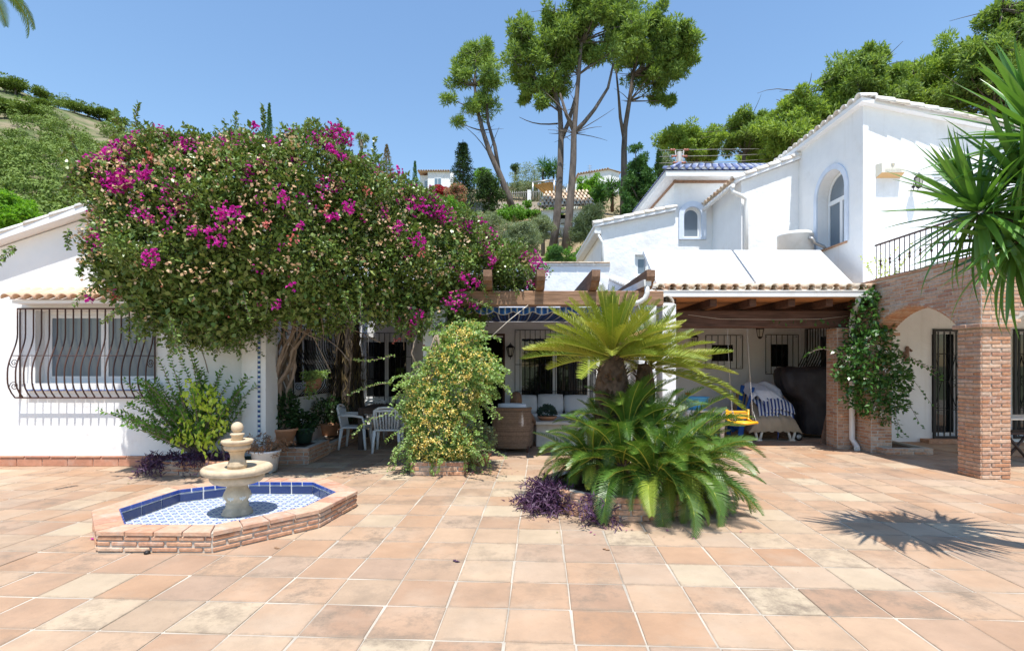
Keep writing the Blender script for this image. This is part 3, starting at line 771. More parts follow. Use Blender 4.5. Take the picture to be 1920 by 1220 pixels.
G(LW, 11); G(MD, 17, rails=(.08,.36,.64,1.0)); G(R1, 7, rails=(0,1)); G(R2, 7, rails=(0,1))
# parapet caps
cap = MB().box(XR, 2.5, YB-.04, YB+.33, 4.141, 4.20).build('parapet_cap', 'roof_tile_white', villa)
fm = brick_mesh(.40, .42, .028, 'roof_tile', .006)
for k in range(16): piece(fm, 'cap_tile', cap, Matrix.Translation((XR+.21+.41*k, YB+.13, 4.216)))
# sloping side wall between the pergola and the tiled porch
link(wall_mesh('stepped_wall', [(8.75,0),(YB-.002,0),(YB-.002,3.78),(10.6,3.05),(8.75,2.60)], [rect(9.15,12.9,0.0001,2.30)], (2.47,0,0), Yv, Zv, -Xv, .22), 'stepped_wall', 'plaster', villa)
ct = barrel_mesh('coping_tile', .32, .13, .125, .016, 'roof_tile_white')
for k in range(16):
    y = 8.9 + .29*k; z = (2.60+(y-8.75)*.243 if y < 10.6 else 3.05+(y-10.6)*.2433)
    piece(ct, 'roof_tile', villa, roof_M((2.58, y, z+.0), (0,1,.243)))
# ---- right block
TZ0 = 7.06; ts = -.196
D1 = rect(PX(1747,11.2), PX(1812,11.2), .07, 2.37); D2 = rect(PX(1898,11.2), PX(1990,11.2), .07, 2.37)
U1 = rect(PX(1747,11.2), PX(1850,11.2), 3.16, 5.62)
outer = [(XS,0),(13.5,0),(13.5,TZ0+ts*(13.5-XS)),(XS,TZ0)]
link(wall_mesh('front_wall', outer, [D1, D2, U1], (0,11.2,0), Xv, Zv, -Yv, .3), 'front_wall', 'plaster', villa)
AW = arch_poly(11.78, 12.86, 4.34, 6.10); SW = rect(11.65, 13.2, 1.05, 2.42)
link(wall_mesh('side_wall', [(11.501,0),(16.6,0),(16.6,TZ0),(11.501,TZ0)], [AW, SW], (XS,0,0), Yv, Zv, -Xv, .32), 'side_wall', 'plaster', villa)
tr = arch_poly(11.66, 12.98, 4.34, 6.22)
link(wall_mesh('window_surround', tr, [AW], (XS-.035,0,0), Yv, Zv, -Xv, .034), 'window_surround', 'trim_bluish', villa)
def arch_window(org, u, n, a0, a1, b0, b1, rec, transom=None, gl='glass_frost'):
    o = link(wall_mesh('window', arch_poly(a0,a1,b0,b1), [arch_poly(a0+.06,a1-.06,b0+.06,b1-.06)], Vector(org)-Vector(n)*rec, u, Zv, n, .05), 'window', 'pvc', villa)
    me = wall_mesh('pane', arch_poly(a0+.05,a1-.05,b0+.05,b1-.05), [], Vector(org)-Vector(n)*(rec+.02), u, Zv, n, .01); link(me, 'pane', gl, o)
    if transom:
        mb = MB(); c = (a0+a1)/2
        p = lambda a, z, d: Vector(org)+Vector(u)*a+Zv*z-Vector(n)*(rec+d)
        for (x0,x1,z0,z1) in ((a0+.05,a1-.05,transom-.05,transom+.05),(c-.05,c+.05,b0+.05,transom-.051)):
            q = [p(x0,z0,-.008),p(x1,z0,-.008),p(x1,z1,-.008),p(x0,z1,-.008),p(x0,z0,.03),p(x1,z0,.03),p(x1,z1,.03),p(x0,z1,.03)]
            mb.add(q, [(0,3,2,1),(4,5,6,7),(0,1,5,4),(1,2,6,5),(2,3,7,6),(3,0,4,7)])
        mb.build('glazing_bar', 'pvc', o)
    return o
arch_window((XS,0,0), Yv, -Xv, 11.80, 12.84, 4.36, 6.08, .24, 5.45)
MB().box(XS-.04, XS+.23, 11.72, 12.92, 4.30, 4.337).build('window_sill', 'brick', villa)
room(villa, XS+.33, 9.0, 11.55, 13.4, .9, 2.6, '-x'); window(villa, (XS,0,0), Yv, -Xv, 11.65, 13.2, 1.05, 2.42, 2, .16)
cage(villa, (XS,0,0), Yv, -Xv, 11.5, 13.3, .85, 2.50, 17, out=.06, bulge=.24, m='iron')
# ground-floor doors with wrought-iron gates
def iron_gate(hole):
    (a0,b0),_,(a1,b1),_ = hole
    o = window(villa, (0,11.2,0), Xv, -Yv, a0, a1, b0, b1, 1, .18, .05, name='glazed_door')
    mb = MB(); frame_bars(mb, (0,11.2,0), Xv, -Yv, a0+.005, a1-.005, b0+.005, b1-.005, .05, .012, .052)
    for z in (b0+.6, b0+1.2, b0+1.78): mb.tube([(a0+.02,11.165,z),(a1-.02,11.165,z)], .005, 5)
    c = a0+(a1-a0)*.62
    for sg in (-1, 1):
        mb.tube([(c,11.15,b0+1.70),(c+sg*.13,11.15,b0+1.2),(c,11.15,b0+.68)], .008, 5)
        for zc in (b0+1.72, b0+1.28, b0+1.12, b0+.64):
            mb.tube([(c+sg*(.045+.04*math.cos(t*.5)), 11.15, zc+.04*math.sin(t*.5)) for t in range(11)], .005, 5)
    g = mb.build('iron_gate', 'iron', villa)
    bm_ = MB().box(-.010,.010,-.010,.010,b0+.06,b1-.06).mesh('bar'); bm_.materials.append(MATS['iron']); nb = max(4, round((a1-a0)/.135))
    for k in range(nb): piece(bm_, 'bar', g, Matrix.Translation((a0+.05+(a1-a0-.1)*(k+.5)/nb, 11.172, 0)))
iron_gate(D1); iron_gate(D2)
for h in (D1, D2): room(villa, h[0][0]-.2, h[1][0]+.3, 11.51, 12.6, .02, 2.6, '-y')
MB().box(D1[0][0]-.25, D1[1][0]+.6, 10.95, 11.197, .0, .075).build('door_step', 'brick', villa)
# roller shutter
mb = MB(); frame_bars(mb, (0,11.2,0), Xv, -Yv, U1[0][0]+.002, U1[1][0]-.002, 3.162, 5.618, .06, -.10, -.02); sh_o = mb.build('roller_shutter', 'shutter', villa)
slm = MB().cbox(U1[0][0]+.065, U1[1][0]-.065, -.009, .009, -.026, .026, .007).mesh('slat'); slm.materials.append(MATS['shutter'])
for k in range(41): piece(slm, 'slat', sh_o, Matrix.Translation((0, 11.26, 3.26+.0565*k)) @ Matrix.Rotation(R(12), 4, 'X'))
# roof slab and whitewashed verge tiles
def slab(pts, t):
    vs = [Vector(p) for p in pts]; vs += [p + Zv*t for p in vs]
    return MB().add(vs, [(0,3,2,1),(4,5,6,7),(0,1,5,4),(1,2,6,5),(2,3,7,6),(3,0,4,7)])
rf = slab([(XS-.12,11.06,TZ0+.02),(13.8,11.06,TZ0+ts*6.43+.02),(13.8,17,TZ0+ts*6.43+.02),(XS-.12,17,TZ0+.02)], .09).build('roof', 'trim_white', villa)
vtb = barrel_mesh('verge_tile', .40, .165, .135, .02, 'roof_tile_white'); vt = barrel_mesh('verge_tile', .36, .13, .105, .016, 'roof_tile_white')
x = 13.6
while x > XS+.28:
    piece(vtb, 'roof_tile', rf, roof_M((x, 11.14, TZ0+ts*(x-XS)+.06), (-1,0,-ts))); x -= .30
vt3 = barrel_mesh('edge_tile', .36, .12, .11, .016, 'roof_tile_white')
y = 11.15
while y < 16.9:
    piece(vt3, 'roof_tile', rf, roof_M((XS-.15, y, TZ0+.105), (1,0,0.03))); y += .25
cv = barrel_mesh('cover_tile', .42, .09, .075, .014, 'roof_tile')
for r_ in range(6):
    y = 11.45
    while y < 12.8:
        piece(cv, 'roof_tile', rf, roof_M((13.4-.9*r_-.2, y, TZ0+ts*(13.4-.9*r_-.2-XS)+.10), (-1,0,-ts))); y += .24
# ---- middle block
mz = lambda x: 6.33 + (x-5.89)*.365
link(wall_mesh('front_wall', [(5.89,3.451),(XS-.002,3.451),(XS-.002,mz(XS)),(5.89,mz(5.89))], [], (0,13.7,0), Xv, Zv, -Yv, .3), 'front_wall', 'plaster', villa)
MB().box(5.89, 6.19, 14.001, 15.699, 3.0, 6.33).build('side_wall', 'plaster', villa)
rf2 = slab([(5.70,13.58,mz(5.70)+.01),(XS-.003,13.58,mz(XS)+.01),(XS-.003,17,mz(XS)+.01),(5.70,17,mz(5.70)+.01)], .07).build('roof', 'trim_white', villa)
x = 5.66
while x < XS-.15:
    piece(vt, 'roof_tile', rf2, roof_M((x, 13.68, mz(x)+.08), (1,0,.365))); x += .30
et = barrel_mesh('eave_tile', .40, .09, .08, .015, 'roof_tile')
y = 13.8
while y < 16.9:
    piece(et, 'roof_tile', rf2, roof_M((5.60, y, mz(5.60)+.07), (1,0,.365))); y += .235
gt = MB().tube([(5.62,13.55,6.17),(5.62,17,6.17)], .055, 8).tube([(5.62,13.62,6.15),(5.64,13.62,6.02),(5.86,13.60,5.92),(5.98,13.60,5.84),(5.98,13.62,5.6),(5.98,13.62,3.5)], .052, 10)
gt.build('downpipe', 'gutter_white', villa)
# ---- rear block and tower
lz = lambda x: 5.68 + (x-2.6)*.207
link(wall_mesh('rear_wall', [(2.62,2.6),(4.789,2.6),(4.789,lz(4.79)),(2.62,lz(2.62))], [rect(3.62,4.05,4.20,4.86)], (0,15.7,0), Xv, Zv, -Yv, .3), 'rear_wall', 'plaster', villa)
window(villa, (0,15.7,0), Xv, -Yv, 3.62, 4.05, 4.20, 4.86, 1, .10, glass='glass_frost')
MB().box(2.62, 2.92, 16.001, 20, 2.6, 5.68).build('rear_side_wall', 'plaster', villa)
MB().box(2.42, 2.60, 15.6, 20, 5.45, 5.66).tube([(2.45,15.55,5.5),(2.45,20,5.5)], .05, 8).tube([(2.50,15.64,5.5),(2.66,15.66,5.2),(2.66,15.66,4.0)], .04, 8).build('gutter', 'gutter_white', villa)
rf3 = slab([(2.40,15.55,lz(2.40)+.01),(4.787,15.55,lz(4.787)+.01),(4.787,20,lz(4.787)+.01),(2.40,20,lz(2.40)+.01)], .07).build('roof', 'trim_white', villa)
x = 2.38
while x < 4.6:
    piece(vt, 'roof_tile', rf3, roof_M((x, 15.65, lz(x)+.08), (1,0,.207))); x += .30
AT = arch_poly(5.04, 5.56, 5.36, 6.26)
link(wall_mesh('tower_wall', [(4.79,2.6),(9.0,2.6),(9.0,7.03),(4.79,7.03)], [AT], (0,15.7,0), Xv, Zv, -Yv, .3), 'tower_wall', 'plaster', villa)
MB().box(4.79, 5.09, 16.001, 20.5, 2.6, 7.03).build('tower_side_wall', 'plaster', villa)
link(wall_mesh('window_surround', arch_poly(4.90,5.70,5.30,6.42), [AT], (0,15.63,0), Xv, Zv, -Yv, .069), 'window_surround', 'trim_bluish', villa)
arch_window((0,15.7,0), Xv, -Yv, 5.04, 5.56, 5.36, 6.26, .10)
ev = MB().box(4.42, 9.4, 15.32, 15.41, 7.04, 7.19).box(4.42, 4.51, 15.411, 20.9, 7.04, 7.19).box(4.511, 9.4, 15.411, 20.9, 7.035, 7.07).build('eave', 'gutter_white', villa)
den = MB().box(4.76,4.785,15.6,20.4,6.95,7.03).box(4.74,9.0,15.66,15.695,6.96,7.03); den.build('brick_cornice', 'cornice_brick', villa)
rf4 = MB().add([(4.40,15.30,7.20),(9.4,15.30,7.20),(9.4,21,7.20),(4.40,21,7.20),(6.4,17.3,8.045),(8.0,17.3,8.045)], [(0,1,5,4),(1,2,5),(2,3,4,5),(3,0,4)]).build('hip_roof', 'roof_tile_blue', villa)
bl = barrel_mesh('blue_tile', .46, .085, .075, .015, 'roof_tile_blue'); we = barrel_mesh('blue_tile_end', .46, .085, .075, .015, 'roof_tile_blue')
plug = MB().add([(0,0,0)] + [(.074*math.cos(math.pi*k/8), 0, .074*math.sin(math.pi*k/8)) for k in range(9)], [(0,k+1,k+2) for k in range(8)]).mesh('tile_plug'); plug.materials.append(MATS['trim_white'])
for r_ in range(5):
    y = 15.30 + .42*r_; x = 4.5 + .36*r_
    while x < 9.0:
        piece(bl, 'roof_tile', rf4, roof_M((x, y, 7.225+.425*(y-15.30)), (0,1,.425)))
        if r_ == 0: piece(plug, 'tile_plug', rf4, Matrix.Translation((x, y+.012, 7.235)))
        x += .205
y = 15.5
while y < 20:
    piece(bl, 'roof_tile', rf4, roof_M((4.50, y, 7.26), (1,0,.47))); y += .205

# ================================================================== TILED PORCH (beam, rafters, roof, brick post)
porch = thing('porch', 'tiled lean-to porch on a dark beam with brick post', 'porch', (5, 10.5, 0))
YE = 9.75; pz = lambda y: 2.985 + (y-YE)*.155
MB().cbox(PX(1238,10.4), 6.65, 10.28, 10.50, 2.33, 2.665, .02).build('beam', 'wood_dark', porch)
rm = MB().cbox(-.065,.065, 0, 3.72, -.085,.085, .012)
rm.v = [(x_, y_, z_ + (0.0 if y_ > .02 or z_ > 0 else .03)) for x_, y_, z_ in rm.v]
rme = rm.mesh('rafter'); rme.materials.append(MATS['wood_dark'])
for px in (1262, 1338, 1412, 1485, 1556, 1625):
    piece(rme, 'rafter', porch, Matrix.Translation((PX(px,9.86), 9.86, 2.745)))
MB().box(2.60, 7.30, YE+.04, YB-.005, 2.832, 2.862).build('ceiling_boards', 'ceiling_brick', porch)
rf = slab([(2.60,YE,pz(YE)-.034),(7.30,YE,pz(YE)-.034),(7.30,YB-.005,pz(YB)-.034),(2.60,YB-.005,pz(YB)-.034)], .03).build('roof', 'roof_tile', porch)
bt = barrel_mesh('cover_tile', .46, .075, .065, .016, 'roof_tile'); bc = barrel_mesh('channel_tile', .46, .078, .07, .014, 'roof_tile')
pit = .228
for r_ in range(9):
    y = YE - .10 + .42*r_
    for k in range(21):
        x = 2.68 + pit*k
        if x > 7.25 or y > 13.2: continue
        jz = random.uniform(-.006,.006)
        piece(bt, 'roof_tile', rf, roof_M((x+random.uniform(-.01,.01), y+random.uniform(-.02,.02), pz(y)+.040+jz), (0,1,.155)))
        if r_ == 0: piece(bc, 'channel_tile', rf, roof_M((x+pit/2, y, pz(y)+.052), (0,1,.155)) @ Matrix.Rotation(math.pi, 4, 'Y'))
gm = MB(); gy, gz = YE-.045, 2.895
gm.add([(2.62,gy-.06,gz+.05),(6.70,gy-.06,gz+.05),(6.70,gy-.06,gz-.05),(2.62,gy-.06,gz-.05),(2.62,gy+.055,gz+.05),(6.70,gy+.055,gz+.05),(6.70,gy+.055,gz-.05),(2.62,gy+.055,gz-.05)],
       [(0,3,2,1),(3,7,6,2),(4,5,6,7),(0,4,7,3),(1,2,6,5)])
gm.tube([(2.62,gy-.062,gz+.052),(6.70,gy-.062,gz+.052)], .012, 6); gut = gm.build('gutter', 'gutter_white', porch)
dp = MB(); q = PX(1606,9.75)
dp.tube([(q+.02,9.72,2.85),(q+.02,9.74,2.72),(PX(1598,10.1),10.05,2.60),(PX(1597,10.2),10.19,2.45),(PX(1597,10.2),10.19,.20),(PX(1600,10.2),10.10,.07),(PX(1602,10.1),10.02,.03)], .052, 10)
dp.build('downpipe', 'gutter_white', porch)
post = MB().box(6.26, 6.60, 10.26, 10.62, 0, 2.325).build('brick_post', 'mortar', porch)
brick_run(post, (6.26,10.26,0), Xv, -Yv, .34, 0.005, 2.32, pitch=.058, bl=.23)
brick_run(post, (6.26,10.62,0), -Yv, -Xv, .36, 0.005, 2.32, pitch=.058, bl=.24)

# ================================================================== BRICK ARCADE with balcony
arc = thing('brick_arcade', 'brick arcade with square pillar carrying a railed balcony', 'arcade', (6.75, 7.7, 0))
AX0, AX1, AY0, AY1 = 6.60, 6.98, 7.50, 10.62; TZ = 3.12; SPR, APEX = 2.20, 2.60
y0a, y1a = 7.90, 9.80
def seg_arch(a0, a1, spr, apex, n=18):
    c = (a0+a1)/2; hs = (a1-a0)/2; rise = apex-spr; rad = (hs*hs+rise*rise)/(2*rise); zc = apex-rad; th = math.asin(hs/rad)
    return [(c + rad*math.sin(th*(1-2*k/n)), zc + rad*math.cos(th*(1-2*k/n))) for k in range(n+1)], (c, zc, rad)
ap, (ac, azc, arad) = seg_arch(y0a, y1a, SPR, APEX)
prof = [(AY0,SPR),(y0a,SPR)] + ap[::-1] + [(y1a,SPR),(y1a,0),(AY1,0),(AY1,TZ),(AY0,TZ)]
sw = link(wall_mesh('side_arch_wall', [p for i, p in enumerate(prof) if i == 0 or (abs(p[0]-prof[i-1][0])+abs(p[1]-prof[i-1][1])) > 1e-6], [], (AX0,0,0), Yv, Zv, -Xv, AX1-AX0), 'side_arch_wall', 'mortar', arc)
def clip_side(a, b, z):
    if z > TZ-.02: return None
    dz = z-azc
    if abs(dz) >= arad: return (a, b)
    h = math.sqrt(arad*arad-dz*dz)+.004; ya, yb = ac-h, ac+h          # the arch opening at this height
    y1, y0 = AY1-a, AY1-b
    if y0 >= ya-.01 and y1 <= yb+.01: return None
    if y0 < ya < y1: return (AY1-ya, b)
    if y0 < yb < y1: return (a, AY1-yb)
    return (a, b)
brick_run(sw, (AX0,AY1,0), -Yv, -Xv, AY1-AY0, SPR+.002, TZ-.03, pitch=.054, bl=.26, clip=clip_side)
brick_run(sw, (AX0,AY1,0), -Yv, -Xv, AY1-y1a, .005, SPR-.002, pitch=.056, bl=.26)
brick_run(sw, (AX1,y1a,0), -Xv, -Yv, AX1-AX0, .005, SPR-.002, pitch=.056, bl=.26)
for k in range(30):                                   # voussoirs lining the arch's soffit
    th = math.asin((y1a-y0a)/2/arad)*(1-2*(k+.5)/30)
    p = Vector(((AX0+AX1)/2, ac+arad*math.sin(th), azc+arad*math.cos(th)-.006))
    piece(brick_mesh(.37, .055, .05), 'soffit_brick', sw, Matrix.Translation(p) @ Matrix.Rotation(-th, 4, 'X'))
MB().box(AX0-.06, AX1+.08, y1a-.10, y1a+.25, SPR-.06, SPR-.003).build('impost', 'brick', sw)
pil = MB().box(AX0+.008, AX1+.032, AY0+.008, y0a-.008, 0, SPR-.07).build('pillar', 'mortar', arc)
brick_run(pil, (AX0,AY0,0), Xv, -Yv, .42, .004, SPR-.075, pitch=.0555, bl=.28)
brick_run(pil, (AX0,y0a,0), -Yv, -Xv, .40, .004, SPR-.075, pitch=.0555, bl=.27)
cp_ = MB().box(AX0-.04, AX1+.08, AY0-.04, y0a+.04, SPR-.068, SPR-.004).build('capital', 'mortar', arc)
brick_run(cp_, (AX0-.045,AY0-.045,0), Xv, -Yv, .51, SPR-.068, SPR-.006, pitch=.06, bl=.26)
brick_run(cp_, (AX0-.045,y0a+.045,0), -Yv, -Xv, .49, SPR-.068, SPR-.006, pitch=.06, bl=.25)
# front arches to the right
fa, (fc, fzc, frad) = seg_arch(7.04, 10.2, SPR, 2.72)
fw = link(wall_mesh('front_arch_wall', [(AX1+.002,SPR),(7.04,SPR)] + fa[::-1] + [(10.21,SPR),(11.5,SPR),(11.5,TZ),(AX1+.002,TZ)], [], (0,AY0+.004,0), Xv, Zv, -Yv, .36), 'front_arch_wall', 'mortar', arc)
brick_run(fw, (AX0,AY0,0), Xv, -Yv, 1.1, SPR, TZ-.03, pitch=.056, bl=.27, keep=lambda a, z, L: (AX0+a) < 7.06 or math.hypot(AX0+a-fc, z-fzc) > frad+.05)
MB().box(10.2, 10.62, AY0+.02, y0a, 0, SPR-.002).build('far_pillar', 'brick', arc)
slab_o = MB().box(AX1+.003, 13.4, AY0+.37, 11.197, 2.94, 3.09).build('balcony_slab', 'plaster', arc)
cop = MB().box(AX0-.03, AX1+.03, AY0-.03, AY1, TZ+.001, TZ+.035).box(AX1+.031, 12, AY0-.03, AY0+.37, TZ+.001, TZ+.035).build('coping', 'brick', arc)
# balcony railing
rail = MB().box(AX0+.10, AX0+.14, AY0+.05, 9.86, 3.80, 3.825).box(AX0+.105, AX0+.135, AY0+.05, 9.86, TZ+.06, TZ+.08).box(AX0+.141, 11.5, AY0+.10, AY0+.14, 3.80, 3.825)
rail = rail.build('railing', 'iron_brown', arc)
bb = MB().tube([(0,0,TZ+.03),(0,0,3.80)], .0075, 6)
bp_ = MB().tube([(0,0,TZ+.03),(0,0,3.80)], .0075, 6).lathe([(.008,-.03),(.018,-.012),(.018,.012),(.008,.03)], 8, (0,0,3.50)).lathe([(.008,-.03),(.018,-.012),(.018,.012),(.008,.03)], 8, (0,0,3.44)).lathe([(.022,0),(.02,.03),(.008,.05)], 8, (0,0,TZ+.036))
b1m, b2m = bb.mesh('baluster'), bp_.mesh('baluster')
for q in (b1m, b2m): q.materials.append(MATS['iron_brown'])
y = 9.84; k = 0
while y > AY0+.1:
    piece(b2m if k % 2 else b1m, 'baluster', rail, Matrix.Translation((AX0+.12, y, 0))); y -= .118; k += 1
x = AX0+.25
while x < 8.6:
    piece(b2m if k % 2 else b1m, 'baluster', rail, Matrix.Translation((x, AY0+.12, 0))); x += .118; k += 1

# ================================================================== PERGOLA
perg = thing('pergola', 'weathered timber pergola carrying rafters over the porch', 'pergola', (0, 8.65, 0))
MB().cbox(-3.9, 2.44, 8.57, 8.74, 2.565, 2.80, .015).build('beam', 'wood_light', perg)
rb = MB(); pr = [(8.20,0.0),(8.20,-.10),(8.23,-.16),(8.30,-.18),(8.36,-.24),(8.46,-.27),(13.55,-.27),(13.55,0)]
vs = [(-.065,a,b) for a,b in pr] + [(.065,a,b) for a,b in pr]; nn = len(pr)
rb.add(vs, [tuple(range(nn))[::-1], tuple(range(nn,2*nn))] + [(i,(i+1)%nn,nn+(i+1)%nn,nn+i) for i in range(nn)])
rbm = rb.mesh('rafter')
bm = bmesh.new(); bm.from_mesh(rbm); bmesh.ops.recalc_face_normals(bm, faces=bm.faces); bm.to_mesh(rbm); bm.free(); rbm.materials.append(MATS['wood_rafter'])
for k in range(8):
    piece(rbm, 'rafter', perg, Matrix.Translation((PX(1219,8.3)-.835*k, 0, 3.072)) @ Matrix.Rotation(random.uniform(-.004,.004), 4, 'Z'))
for (a, b) in ((PX(798,8.75), PX(838,8.75)), (2.02, 2.30)):
    MB().box(a, b, 8.50, 8.80, 0, 2.56).build('post', 'plaster', perg)
# awning: stretched cloth and its scalloped valance
aw = thing('awning', 'blue striped fabric awning with scalloped edge under the pergola beam', 'awning', (-.5, 8.9, 2.6))
mb = MB(); n = 44; AXa, AXb = -3.5, 2.0
for i in range(n+1):
    x = AXa + (AXb-AXa)*i/n
    for j in range(7):
        t = j/6; mb.v.append((x, 8.80+4.797*t, 2.55+.17*t - .05*math.sin(math.pi*t) - .02*abs(math.sin(i*.9))*(1-t)))
mb.f = [(i*7+j, i*7+j+1, (i+1)*7+j+1, (i+1)*7+j) for i in range(n) for j in range(6)]; mb.sm = [True]*len(mb.f)
mb.build('cloth', 'awning', aw)
mb = MB(); n = 220
for i in range(n+1):
    x = AXa + (AXb-AXa)*i/n; s = abs(math.sin(math.pi*(x-AXa)/.32)); yy = 8.78+.012*math.sin(i*.35)
    mb.v += [(x, yy+.012, 2.555), (x, yy, 2.435+.055*(1-s))]
mb.f = [(2*i, 2*i+1, 2*i+3, 2*i+2) for i in range(n)]; mb.sm = [True]*n; va = mb.build('valance', 'valance', aw)
mb = MB(); mb.tube([(AXa+(AXb-AXa)*i/n, 8.775+.012*math.sin(i*.35), 2.435+.055*(1-abs(math.sin(math.pi*((AXb-AXa)*i/n)/.32)))) for i in range(n+1)], .006, 5)
mb.build('piping', 'twine', va)
# short gutter and downpipe at the pergola's right end
gp = thing('gutter_spout', 'white gutter end with curved downpipe at the pergola corner', 'gutter', (2.1, 8.6, 2.8))
mb = MB(); a = P(1213,530,8.3); b_ = P(1165,556,11.5)
M_ = Matrix.Translation(a)
mb.add([(a.x-.06,8.25,2.93),(a.x+.06,8.25,2.93),(a.x+.05,8.25,2.83),(a.x-.05,8.25,2.83),(a.x-.06,11.5,3.05),(a.x+.06,11.5,3.05),(a.x+.05,11.5,2.95),(a.x-.05,11.5,2.95)], [(0,3,2,1),(3,7,6,2),(0,4,7,3),(1,2,6,5)])
mb.build('gutter', 'gutter_white', gp)
mb = MB(); mb.tube([(a.x,8.29,2.84),(a.x,8.29,2.72),(a.x-.03,8.30,2.64),(a.x-.10,8.33,2.59),(a.x-.20,8.40,2.56),(a.x-.25,8.46,2.50),(a.x-.26,8.47,2.35),(a.x-.26,8.47,.05)], .04, 10)
mb.build('downpipe', 'gutter_white', gp)
# ================================================================== PLANTING
def foliage(parent, name, V, m, as_stuff=True):
    o = link(np_mesh(name, V, 4), name, m, parent)
    return o
def cluster_leaves(C, k, rc, L, W, rng=RNG, up=.25, droop=.15, jit=.25):
    """k leaves round each cluster centre, pointing outwards"""
    n = len(C)*k; d = sphere_dirs(n, rng); d[:,2] *= .8
    Pt = np.repeat(C, k, 0) + d*(rc*rng.random(n)**.6)[:,None]
    D = d + rng.normal(size=(n,3))*.6; D[:,2] += up
    return leaf_verts(Pt, D, L*rng.uniform(1-jit,1+jit,n), W*rng.uniform(1-jit,1+jit,n), rng, droop=droop)
def lump(p, s=1.0):                       # cheap 3-D noise in -1..1
    x, y, z = p[:,0]*s, p[:,1]*s, p[:,2]*s
    return (np.sin(x*2.1+1.3)*np.sin(y*2.7+.4)*np.sin(z*2.4+2.1) + .6*np.sin(x*4.7+.2)*np.sin(y*5.1+1.1)*np.sin(z*4.3+.7) + .5*np.sin(x*3.3-y*2.9+z*3.7))
def spray_pts(p0, d, L, n, sag, rng=RNG):
    d = np.array(d)/np.linalg.norm(d); t = np.linspace(0,1,n)[:,None]
    w = rng.normal(size=3)*.08
    return np.array(p0) + d*L*t + np.array([0,0,-1.0])*sag*L*t**2 + w*L*np.sin(t*3.0)
def spray_leaves(pts, L, W, rng=RNG, per=1, up=.2, droop=.15):
    n = len(pts); T = np.gradient(pts, axis=0)
    T = np.repeat(nrm(T), per, 0); Pt = np.repeat(pts, per, 0)
    S = nrm(np.cross(T, rng.normal(size=T.shape))); D = T*.55 + S*.9; D[:,2] += up
    m = len(Pt); return leaf_verts(Pt, D, L*rng.uniform(.65,1.2,m), W*rng.uniform(.7,1.2,m), rng, droop=droop)

# ---------------------------------------------------------------- bougainvillea
bou = thing('bougainvillea', 'huge magenta flowering bougainvillea sprawling over the pergola', 'bougainvillea', (-3.9, 9.15, 0))
def bY(px): return 7.75 if px < 620 else 7.75 + 1.45*min((px-620)/300, 1)
BP = [(128,342),(150,318),(172,300),(205,288),(222,268),(262,258),(275,240),(330,244),(352,262),(400,252),(425,258),(450,240),(478,238),(500,255),(540,262),(575,248),(620,252),(652,264),(668,292),(705,300),(735,322),(770,338),(800,358),(835,376),(872,408),(905,412),(918,440),(950,462),(990,470),(1012,488),(1020,512),(1014,540),(985,548),(940,552),(912,565),(918,600),(880,628),(840,642),(800,632),(770,622),(735,610),(690,600),(640,604),(585,606),(540,600),(505,612),(480,600),(445,618),(425,648),(405,628),(372,636),(345,628),(318,632),(290,640),(262,622),(248,598),(212,578),(190,556),(165,540),(142,518),(158,492),(135,470),(160,440),(175,410),(160,380)]
BP = [(600+(a-600)*(.885 if a < 600 else .96), (440+(b-440)*(.875 if b < 440 else (1.04 if a < 460 else .94)))) for a, b in BP]      # room for the sprays that break the outline
BPW = [(PX(a, bY(a)), PZ(b, bY(a))) for a, b in BP]
XA, XB = PX(620, bY(620)), PX(920, bY(920))
def b_yc(x): return 7.75 + 1.45*np.clip((x-XA)/(XB-XA), 0, 1)
rng = np.random.default_rng(5)
def bou_pts(n, inner=.35, back=1.1):
    p = poly_shell(BPW, n, 0.0, 1.05, 1.0, rng, back=back, inner=inner); p[:,1] = p[:,1]*np.where(p[:,0] > XA, .72, 1.0) + b_yc(p[:,0]); return p
C = bou_pts(8200, .45); ln = lump(C, 1.25); sgn = np.where(C[:,1] < b_yc(C[:,0]), -1.0, 1.0)
C[:,1] += sgn*.24*ln + np.where(sgn < 0, 1.15*np.clip((3.05-C[:,2])/1.1, 0, 1), 0); rad_ = C[:,[0,2]] - np.array([-2.9, 3.0]); C[:,[0,2]] += nrm(rad_)*(.16*lump(C[:,[2,0,1]], 1.9))[:,None]
keep = lump(C, 1.5) > -.66 + .25*rng.normal(size=len(C)); C = C[keep]
V = [cluster_leaves(C, 17, .135, .058, .033, rng)]
Ci = bou_pts(9000, .95); V.append(cluster_leaves(Ci, 2, .16, .095, .06, rng))
stems = MB()
for k in range(300):                      # sprays breaking the outline
    i = rng.integers(len(BPW)); a = np.array(BPW[i]); b = np.array(BPW[(i+1)%len(BPW)]); q = a + (b-a)*rng.random()
    out = np.array([(b-a)[1], -(b-a)[0]]); out = out/np.linalg.norm(out)
    if in_poly(np.array([q+out*.05]), BPW)[0]: out = -out
    p0 = np.array([q[0]-out[0]*.25, float(b_yc(q[0]))+rng.normal()*.45-.1, q[1]-out[1]*.25])
    d = np.array([out[0]+rng.normal()*.35, rng.normal()*.35, out[1]*.8+rng.normal()*.3])
    L = rng.uniform(.22,.50) if out[1] > -.3 else rng.uniform(.2,.4); sp = spray_pts(p0, d, L, 24, .35, rng)
    V.append(spray_leaves(sp, .058, .034, rng, 2)); stems.tube([tuple(x) for x in sp[::5]], .004, 4, cap=False)
